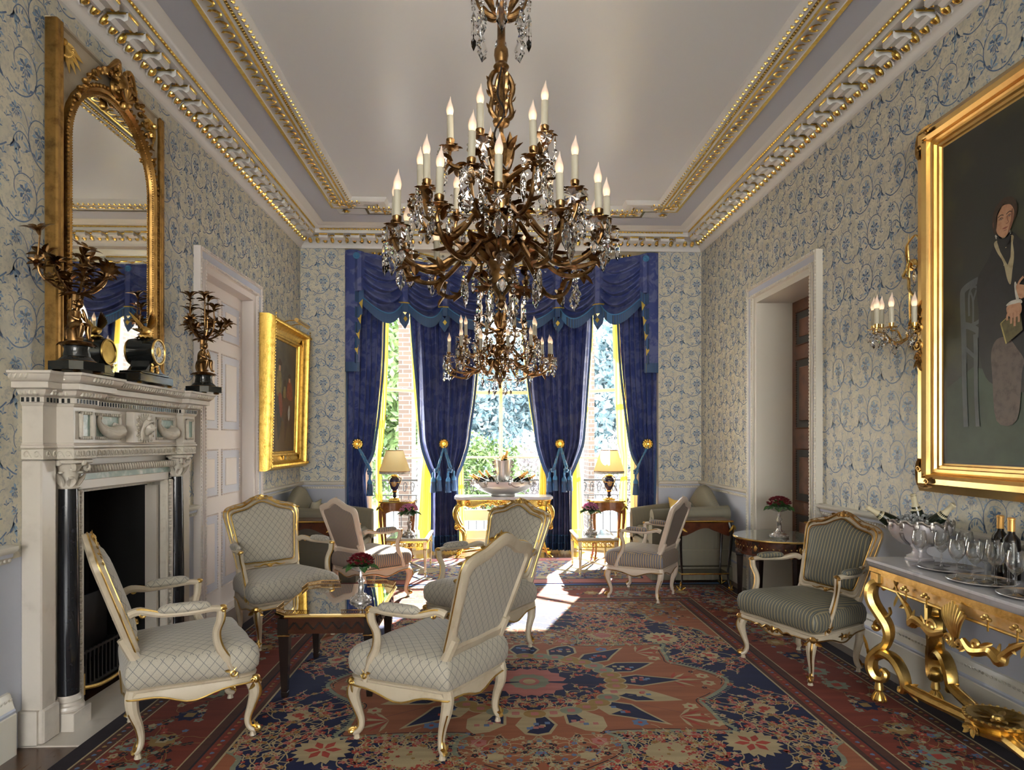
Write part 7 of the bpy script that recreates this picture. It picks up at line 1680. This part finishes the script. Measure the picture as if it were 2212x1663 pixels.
for s in (-1, 1):
    mb = MB(); mb.tube([(xf - .01, s * .06, H - .24), (xf - .02, s * .13, H - .27), (xf - .02, s * .20, H - .25), (xf - .025, s * .25, H - .235), (xf - .02, s * .29, H - .26), (xf - .015, s * .31, H - .225), (xf - .01, s * .36, H - .18), (xf - .006, s * .43, H - .14)], [.014, .022, .018, .024, .027, .018, .014, .007], 7, sm=5)
    scroll(mb, (xf - .018, s * .15, H - .235), .035, 1.2, .011, pi, 16, 'x', -s); scroll(mb, (xf - .02, s * .275, H - .255), .032, 1.4, .011, 0, 16, 'x', s)
    for k in range(8): acanthus(mb, (xf - .012, s * (.10 + .045 * k), H - .25 + .015 * k), (-.1, s * ((k % 3) - 1), -1 + .5 * (k % 2)), (-1, 0, 0), .07, .024, 1, .15)
    for y in (.20, .36):
        mb.tube([(xf - .004, s * y, H - .16), (xf - .004, s * y, H - .11)], .004, 5)
        for k in range(3): mb.ball((xf - .012, s * y + (k - 1) * .018, H - .105 + .012 * (k == 1)), (.010, .013, .010), 7, 5)
    mb.build('festoon', M['gilt'], t)
dg = 2 ** -.5
for sx, sy in ((-1, 1), (-1, -1), (1, 1), (1, -1)):
    cx, cy_ = sx * (A_ - .055), sy * (B_ - .085); ex, ey = sx * dg * .75, sy * dg
    def q(d, z): return (cx + ex * d, cy_ + ey * d, z)
    up = (-ey, ex, 0); mb = MB()
    mb.tube([q(*p) for p in [(-.012, .652), (-.028, .668), (-.018, .690), (.012, .694), (.046, .670), (.060, .620), (.045, .565), (.005, .510), (-.035, .455), (-.048, .400), (-.030, .340), (.010, .300), (.048, .255), (.058, .195), (.030, .145), (-.015, .140), (-.032, .172), (-.012, .192), (.004, .180)]], [.010, .015, .021, .027, .032, .034, .033, .032, .031, .028, .026, .029, .031, .031, .028, .023, .018, .013, .008], 8, sm=4, flat=1.7, up=up)
    mb.tube([q(*p) for p in [(.03, .54), (-.02, .50), (-.055, .52), (-.05, .555)]], [.010, .010, .009, .006], 6, sm=4, flat=2.2, up=up)
    mb.tube([q(*p) for p in [(.05, .42), (.02, .47), (-.01, .44)]], [.006, .012, .006], 6, sm=4, flat=2.4, up=up); mb.ball(q(.03, .425), (.026, .026, .022), 10, 6)
    for k in range(4): acanthus(mb, q(.05 + .01 * k, .20 + .035 * k), (ex * .4, ey * .4, 1), (ex, ey, .1), .07, .03, 1, .05)
    mb.box(q(-.005, .72), (.09, .09, .07), .01)
    mb.push(T(q(.012, 0))); mb.lathe([(.0, 0), (.030, .002), (.036, .02), (.028, .045), (.016, .062), (.026, .075), (.024, .09), (.016, .13)], 12)
    for k in range(8): a = k * pi / 4; mb.tube([(cos(a) * .032, sin(a) * .032, .002), (cos(a) * .036, sin(a) * .036, .025), (cos(a) * .016, sin(a) * .016, .06)], .006, 5, sm=3)
    mb.pop(); mb.build('leg', M['gilt'], t)
    mb = MB(); c0 = Vector((cx, cy_)); c1 = Vector((0, 0)); d = (c1 - c0); L = d.length; d /= L; W_ = Vector((cx + ex * .03, cy_ + ey * .03))
    def w(s_, z): p = W_ + d * s_; return (p.x, p.y, z)
    upp = (-d.y, d.x, 0); mb.tube([w(0, .255), w(.06, .292), (w(.13, .28)), w(.18, .225), w(.20, .165), w(.19, .13), w(.165, .125), w(.16, .145)], [.024, .027, .027, .026, .023, .018, .014, .008], 8, sm=5, flat=1.5, up=upp)
    mb.tube([w(.19, .165), w(.30, .145), w(L - .02, .135)], [.020, .025, .026], 8, sm=4, flat=1.4, up=upp); mb.tube([w(.24, .178), w(L - .02, .156)], .004, 5)
    for k in range(4): acanthus(mb, w(.20, .145), (d.x * .9, d.y * .9, (k - 1.5) * .4), (-d.y, d.x, 0), .09, .025, 1, .1)
    mb.build('stretcher', M['gilt'], t)
mb = MB(); mb.lathe([(.0, .10), (.06, .11), (.125, .125), (.13, .145), (.11, .155), (.115, .168), (.138, .182), (.140, .198), (.125, .20), (.10, .185), (.03, .182), (.02, .20), (0, .205)], 28)
for k in range(28): a = 2 * pi * k / 28; mb.ball((cos(a) * .135, sin(a) * .135, .196), (.010, .010, .010), 6, 4)
for k in range(10): acanthus(mb, (cos(k * .63) * .02, sin(k * .63) * .02, .188), (cos(k * .63), sin(k * .63), .05), (0, 0, 1), .08, .03, 1, .1)
for s in (-1, 1):
    for k in range(6): acanthus(mb, (s * .12, 0, .15), (s * .15, (k - 2.5) * .5, -.3), (s, 0, .5), .06, .03, 1, .1)
mb.build('dished_boss', M['gilt'], t)
# pieces on it
HT = H + .001
def bottle(mb, h=.30, r=.038, foil=True, champ=False):
    mb.mi = 0
    if champ: mb.lathe([(0, 0), (r, .004), (r * 1.05, .02), (r * 1.05, h * .45), (r * .85, h * .62), (r * .42, h * .78), (r * .36, h * .84)], 18)
    else: mb.lathe([(0, 0), (r, .004), (r, h * .60), (r * .9, h * .66), (r * .42, h * .74), (r * .37, h * .80)], 18)
    mb.mi = 1; mb.lathe(([(r * .80, h * .645), (r * .60, h * .71), (r * .44, h * .79)] if champ else []) + [(r * .42, h * (.80 if champ else .78)), (r * .40, h * .96), (r * .46, h * .965), (r * .46, h * .985), (r * .34, h), (0, h)], 16)
def put_bottle(name, lb, cat, grp, loc, tilt, az, mats, h, r, champ, sink=0.):
    mb = MB(); bottle(mb, h, r, True, champ)
    o = mb.build(name, mats); tag(o, lb, cat, grp); m = T(loc) @ RZ(az) @ RY(tilt) @ T((0, 0, -sink)); o.matrix_world = m; return o
bx, by = 2.44, 3.59
t = thing('punch_bowl', 'silver footed punch bowl of ice and bottles at the far end of the gilt console', 'bowl', (bx, by, HT))
mb = MB(); mb.lathe([(0, .0), (.085, .0), (.088, .012), (.075, .02), (.078, .03), (.05, .042), (.040, .055), (.042, .075), (.052, .085), (.06, .09), (.115, .105), (.165, .145), (.188, .19), (.194, .235), (.19, .24), (.184, .232), (.178, .19), (.15, .145), (.08, .11), (0, .105)], 36); mb.build('bowl', mat('bright_silver', (.84, .80, .82), .27, .6), t)
mb = MB()
for k in range(14):
    a = 2 * pi * k / 14; e = 2 * pi / 14
    mb.tube([(cos(a + e * q) * .195, sin(a + e * q) * .195, .242 + .012 * sin(pi * q * 2)) for q in [j / 6 for j in range(7)]], .008, 6)
    mb.push(RZ(a) @ T((.198, 0, .225))); mb.ball((0, 0, 0), (.008, .018, .022), 8, 5); mb.ball((0, 0, -.02), (.006, .010, .012), 6, 4); mb.ball((0, 0, .022), (.007, .012, .010), 6, 4); mb.pop()
for k in range(4): a = k * pi / 2 + .4; mb.tube([(cos(a) * .186, sin(a) * .186, .18), (cos(a) * .165, sin(a) * .165, .14), (cos(a + .1) * .12, sin(a + .1) * .12, .104)], [.014, .012, .005], 7, sm=3)
mb.build('chased_rim', M['silverdark'], t)
rnd = random.Random(9); mb = MB()
mb.lathe([(0, .25), (.10, .245), (.178, .225)], 24)
for k in range(150):
    r = .165 * rnd.random() ** .5; a = rnd.uniform(0, 6.3); z = .235 + .055 * (1 - (r / .165) ** 2) * rnd.random(); mb.push(T((cos(a) * r, sin(a) * r, z)) @ RX(rnd.random() * 3) @ RZ(rnd.random() * 3)); mb.box((0, 0, 0), (.018, .018, .016), .003); mb.pop()
tag(mb.build('ice', M['ice'], t), kind='stuff'); t.scale = (.84, .84, .92)
GB1 = 'cream topped bottles in the punch bowl'
for lb, dx, dy, ti, az in (('cream foiled bottle leaning left out of the punch bowl', -.10, .06, R(58), R(165)), ('cream foiled bottle standing upright at the back of the punch bowl', .02, .03, R(14), R(190)), ('cream foiled bottle leaning right out of the punch bowl', .03, -.05, R(42), R(-62))):
    put_bottle('wine_bottle', lb, 'bottle', GB1, (bx + dx, by + dy, HT + .20), ti, az, [M['greenbottle'], M['foilcream']], .26, .036, True, .08)
GT = 'round silver trays on the gilt console'
TR = [(2.43, 3.335, .150, 'silver tray of glasses nearest the punch bowl on the gilt console'), (2.365, 3.03, .145, 'middle silver tray of glasses in front of the red wine bottles'), (2.37, 2.72, .145, 'silver tray at the right edge of the photo on the gilt console')]
for x, y, r, lb in TR:
    mb = MB(); mb.lathe([(0, .004), (r - .03, .004), (r - .02, .008), (r - .004, .011), (r, .014), (r + .002, .011), (r - .02, .003), (r - .04, 0), (0, 0)], 40); o = mb.build('tray', M['silver']); o.location = (x, y, HT); tag(o, lb, 'tray', GT)
mb = MB(); mb.lathe([(0, 0), (.034, .001), (.033, .003), (.008, .010), (.0048, .03), (.0045, .075), (.007, .088), (.022, .102), (.034, .125), (.036, .148), (.0325, .175), (.029, .192), (.0282, .192), (.0315, .175), (.035, .148), (.033, .126), (.02, .104), (0, .098)], 22, 2)
gl = mb.build('wine_glass', M['glass']); gl['category'] = 'glass'; gl['group'] = 'empty wine glasses on the silver trays'
GP = [(2.31, 3.40), (2.385, 3.335), (2.45, 3.42), (2.46, 3.28), (2.53, 3.35), (2.285, 3.085), (2.305, 2.995), (2.375, 3.10), (2.37, 3.01), (2.35, 2.925), (2.445, 3.06), (2.445, 2.965), (2.30, 2.75), (2.37, 2.69), (2.43, 2.76)]
GLb = ['wine glass at the left edge of the tray by the punch bowl', 'front wine glass on the tray by the punch bowl', 'rear wine glass on the tray by the punch bowl, against the silver', 'wine glass at the right front of the tray by the punch bowl', 'rear right wine glass of the tray by the punch bowl', 'leftmost wine glass on the middle tray', 'wine glass at the front of the middle tray, second from left', 'wine glass behind the leftmost one on the middle tray', 'wine glass in the centre of the middle tray', 'wine glass nearest the front edge on the middle tray', 'wine glass at the back of the middle tray before the bottles', 'rightmost wine glass on the middle tray', 'wine glass cut by the right edge of the photo, on the nearest tray', 'wine glass in front on the nearest tray', 'wine glass at the back of the nearest tray']
for k, ((x, y), lb) in enumerate(zip(GP, GLb)):
    o = gl if k == 0 else gl.copy()
    if k: COL.objects.link(o)
    o.location = (x, y, HT + .005); o['label'] = lb
for lb, x, y in (('dark red wine bottle at the left of the three by the wall', 2.575, 3.175), ('dark red wine bottle in the middle of the three by the wall', 2.545, 3.07), ('dark red wine bottle at the right of the three by the wall', 2.60, 2.985)):
    o = put_bottle('red_wine_bottle', lb, 'bottle', 'gold foiled red wine bottles on the gilt console', (x, y, HT), 0, 0, [M['blackbottle'], M['foilgold']], .305, .038, False)
# far console before the centre window
t = thing('console_table', 'gilt rococo console table with marble top in front of the centre bay window', 'console table', (.19, 8.42, 0)); W_, D_, H = .63, .20, .785
P = spline([(-W_, -D_ * .75), (-W_ * .85, -D_), (-W_ * .4, -D_ * .92), (0, -D_ * 1.04), (W_ * .4, -D_ * .92), (W_ * .85, -D_), (W_, -D_ * .75)], 5) + [(W_, D_), (-W_, D_)]
mb = MB(); mb.poly(P, H - .028, H); mb.poly([(x * .975, y * .95) for x, y in P], H - .036, H - .028); mb.build('marble_top', M['marblegrey'], t)
mb = MB(); n = len(P); mb.mi = 0
def zl(x): return H - .105 - .025 * cos(x / W_ * pi * 3) - .03 * (abs(x) > W_ * .85)
mb.loft([[(x * .955, y * .9, H - .036) for x, y in P], [(x * .945, y * .88, zl(x)) for x, y in P]])
mb.tube([(x * .955, y * .91, H - .042) for x, y in P], .008, 6, closed=True); mb.tube([(x * .95, y * .89, zl(x)) for x, y in P], .008, 6, closed=True)
for x in (-.46, 0, .46):
    for k in range(9): acanthus(mb, (x, -D_ * .93, H - .085), (cos(k * .7), -.15, sin(k * .7)), (0, -1, 0), .045, .022, 1, .2)
    mb.ball((x, -D_ * .96, H - .085), (.016, .012, .016), 8, 5)
for s in (-1, 1):
    for k in range(8): acanthus(mb, (s * (.06 + .03 * k), -D_ * .92, H - .075 - .006 * k), (s, -.1, .5 * (-1) ** k), (0, -1, 0), .05, .02, 1, .2)
mb.build('apron', M['giltbright'], t)
for sx in (-1, 1):
    for sy in (-1, 1):
        mb = MB(); c = (sx, sy * .25)
        def q(d, z): return (sx * (.57 + d), sy * (.145 + d * .25), z)
        mb.tube([q(*p) for p in [(-.09, .68), (.0, .675), (.045, .61), (.040, .52), (.005, .44), (-.02, .40), (.0, .375)]], [.014, .028, .032, .030, .026, .020, .014], 8, sm=5, flat=1.2, up=(0, 1, 0))
        mb.push(T(q(.025, .40))); scroll(mb, (0, 0, 0), .034, 1.3, .012, pi / 2, 16, 'y', -sx); scroll(mb, (0, -.015, 0), .034, 1.3, .012, pi / 2, 16, 'y', -sx); mb.pop()
        mb.tube([q(*p) for p in [(-.005, .375), (-.05, .33), (-.065, .24), (-.045, .14), (-.01, .06), (.035, .02)]], [.018, .024, .022, .018, .016, .020], 8, sm=5, flat=1.2, up=(0, 1, 0))
        for k in range(6): acanthus(mb, q(.03 - .02 * (k % 2), .64 - k * .04), (sx * .4, -.2, -1), (sx, -1, 0), .06, .026, 1, .1)
        for k in range(3): acanthus(mb, q(.03, .03), (-sx * .5, (k - 1) * .4, 1), (sx, 0, .4), .07, .026, 1, .05)
        mb.ball(q(.035, .016), (.03, .022, .016), 8, 5); mb.build('leg', M['giltbright'], t)
mb = MB(); mb.tube([(-.60, .14, .07), (-.3, .02, .10), (0, -.02, .12), (.3, .02, .10), (.60, .14, .07)], .016, 7, sm=4); mb.tube([(-.60, -.14, .07), (-.3, -.04, .10), (0, -.02, .12)], .014, 7, sm=4); mb.tube([(.60, -.14, .07), (.3, -.04, .10), (0, -.02, .12)], .014, 7, sm=4); mb.ball((0, -.02, .13), (.05, .04, .03), 10, 6); mb.build('stretcher', M['giltbright'], t)
# champagne basin
cx, cy_ = .185, 8.42; z0 = H + .001
M['hammered'] = mat('hammered_silver', (.88, .87, .86), .3, .75, bump=(60, .25, .004))
t = thing('champagne_basin', 'wide silver basin of ice and bottles on the far gilt console', 'basin', (cx, cy_, z0)); 
mb = MB(); mb.push(S(1, .46, 1)); mb.lathe([(0, 0), (.155, 0), (.16, .012), (.15, .02), (.20, .035), (.31, .075), (.385, .135), (.40, .185), (.392, .188), (.375, .14), (.30, .09), (0, .04)], 44); mb.pop(); mb.build('basin', M['hammered'], t)
mb = MB()
for k in range(16):
    a = 2 * pi * k / 16 + .2; p = (cos(a) * .405, sin(a) * .19, .165 + .02 * (k % 2)); mb.ball(p, (.022, .014, .02), 7, 5)
    for j in range(4): acanthus(mb, p, (cos(a) * .4 + (j - 1.5) * .5, sin(a) - .2, (-1) ** j * .8), (cos(a), sin(a), 0), .05, .024, 1, .2)
    if k % 3 == 0: b = a + .4; mb.tube([p, (cos((a + b) / 2) * .39, sin((a + b) / 2) * .18, .12), (cos(b) * .37, sin(b) * .17, .13)], .006, 5, sm=3)
mb.build('vine_mount', M['silverdark'], t)
mb = MB(); mb.push(S(1, .46, 1)); mb.lathe([(0, .17), (.2, .18), (.37, .15)], 30); mb.pop()
for k in range(220): r = .36 * rnd.random() ** .5; a = rnd.uniform(0, 6.3); mb.push(T((cos(a) * r, sin(a) * r * .44, .175 + .04 * (1 - r / .36) * rnd.random() + .01)) @ RX(rnd.random() * 3) @ RZ(rnd.random() * 3)); mb.box((0, 0, 0), (.024, .024, .02), .003); mb.pop()
tag(mb.build('ice', M['ice'], t), kind='stuff')
t = thing('ice_bucket', 'tall silver ice bucket standing in the champagne basin', 'ice bucket', (cx + .0, cy_ + .02, z0 + .18))
mb = MB(); mb.lathe([(0, 0), (.075, 0), (.085, .02), (.098, .14), (.112, .27), (.116, .29), (.110, .29), (.092, .14), (.07, .03), (0, .02)], 32); mb.v = [(x, y, z + (.02 * (x / .1) ** 2 - .012) * sst(.25, .29, z)) for x, y, z in mb.v]; mb.build('bucket', M['hammered'], t)
mb = MB()
for s in (-1, 1):
    for z in (.25, .20, .12, .05): mb.ball((s * (.09 + z * .09), 0, z), (.020, .014, .017), 7, 5); acanthus(mb, (s * (.09 + z * .09), 0, z), (s, -.3, .5), (0, -1, 0), .05, .022, 3, .2)
mb.build('vine_handle', M['silverdark'], t)
GC = 'champagne bottles in the silver basin and bucket'
for lb, dx, dz, ti, az in (('champagne bottle leaning right in the tall ice bucket', .015, .42, R(14), 0), ('shorter champagne bottle beside it in the tall ice bucket', -.03, .40, R(20), 0)):
    put_bottle('champagne_bottle', lb, 'bottle', GC, (cx + dx, cy_ + .02 + .0 * dx, z0 + dz + .0), ti, az, [M['greenbottle'], M['foilgold']], .30 if dx > 0 else .27, .036, True, .13)
for lb, dx, dy, ti, az in (('champagne bottle at the far left of the basin', -.28, .05, R(62), R(180)), ('champagne bottle second from left, front of the basin', -.24, -.06, R(58), R(190)), ('champagne bottle third from left, behind in the basin', -.20, .09, R(40), R(175)), ('champagne bottle leaning left just beside the ice bucket', -.13, -.07, R(32), R(180)), ('champagne bottle just right of the ice bucket', .15, -.08, R(48), 0), ('champagne bottle behind, right of the ice bucket', .20, .08, R(45), 0), ('champagne bottle at the far right of the basin', .26, -.03, R(62), 0)):
    put_bottle('champagne_bottle', lb, 'bottle', GC, (cx + dx, cy_ + dy, z0 + .185), ti, az, [M['greenbottle'], M['foilgold']], .29, .034, True, .11)
WORLD, BACK_FILL, SUN, EXPO, SUND = 18., 118., 50., .20, (-.35, -1., -.75)
LAMP = 12.
# ---------------------------------------------------------------- camera and light
cam_d = bpy.data.cameras.new('camera'); cam = bpy.data.objects.new('camera', cam_d); COL.objects.link(cam); scene.camera = cam
F_PX = 1400.; cam_d.sensor_fit = 'HORIZONTAL'; cam_d.sensor_width = 36; cam_d.lens = 36 * F_PX / 2212
cam_d.shift_x = 0; cam_d.shift_y = (952 - 831.5) / 2212; cam_d.clip_start = .05; cam_d.clip_end = 200
cam.location = (0, 0, 1.5); cam.rotation_euler = (R(90), 0, -math.atan(50 / F_PX))
w = bpy.data.worlds.new('world'); scene.world = w; w.use_nodes = True; t = NT(w)
bg = t.n['Background']; tc = t.new('ShaderNodeTexCoord').outputs['Generated']; z = t.sep(tc)[2]
f = t.ramp(z, -.05, .5); t.l.new(t.mix(f, (1., .97, .92), (.80, .88, 1.)), bg.inputs[0]); bg.inputs[1].default_value = WORLD
def area(name, loc, rot, sx, sy, power, col, portal=False):
    d = bpy.data.lights.new(name, 'AREA'); d.shape = 'RECTANGLE'; d.size = sx; d.size_y = sy; d.energy = power; d.color = col
    o = bpy.data.objects.new(name, d); COL.objects.link(o); o.location = loc; o.rotation_euler = rot
    if portal: d.cycles.is_portal = True
    return o
for (Mx, w0, w1) in panes:
    L = w1 - w0; o = area('window_portal', (0, 0, 0), (0, 0, 0), L, ZH - ZS, 1, (1, 1, 1), True)
    o.matrix_world = Mx @ T(((w0 + w1) / 2, .34, (ZS + ZH) / 2)) @ RX(R(-90))
for a, b in WB: area('ceiling_fill_light', ((a + b) / 2, YB - .4, 2.45), (R(150), 0, 0), b - a, 1.5, BACK_FILL, (1., .97, .93)).data.spread = R(95)  # added fill behind the camera, tilted up to brighten the ceiling
for x, y, z in ((.065, 3.4, 3.0), (.12, 7.0, 2.8)):
    d = bpy.data.lights.new('chandelier_glow', 'POINT'); d.energy = LAMP; d.color = (1., .87, .70); d.shadow_soft_size = .35; o = bpy.data.objects.new('chandelier_glow', d); COL.objects.link(o); o.location = (x, y, z)
sd = bpy.data.lights.new('sun', 'SUN'); sd.energy = SUN; sd.angle = R(.6); sd.color = (1, .95, .86); so = bpy.data.objects.new('sun', sd); COL.objects.link(so)
d = Vector(SUND); so.rotation_euler = d.to_track_quat('-Z', 'Y').to_euler(); so.location = (2, 14, 9)
scene.view_settings.view_transform = 'Standard'; scene.view_settings.look = 'None'; scene.view_settings.gamma = 1; scene.view_settings.exposure = EXPO; scene.view_settings.use_curve_mapping = False
cy = scene.cycles; cy.max_bounces = 6; cy.diffuse_bounces = 3; cy.glossy_bounces = 3; cy.transmission_bounces = 5; cy.transparent_max_bounces = 12; cy.adaptive_threshold = .025
cy.caustics_reflective = False; cy.caustics_refractive = False; cy.sample_clamp_indirect = 6; cy.use_denoising = True
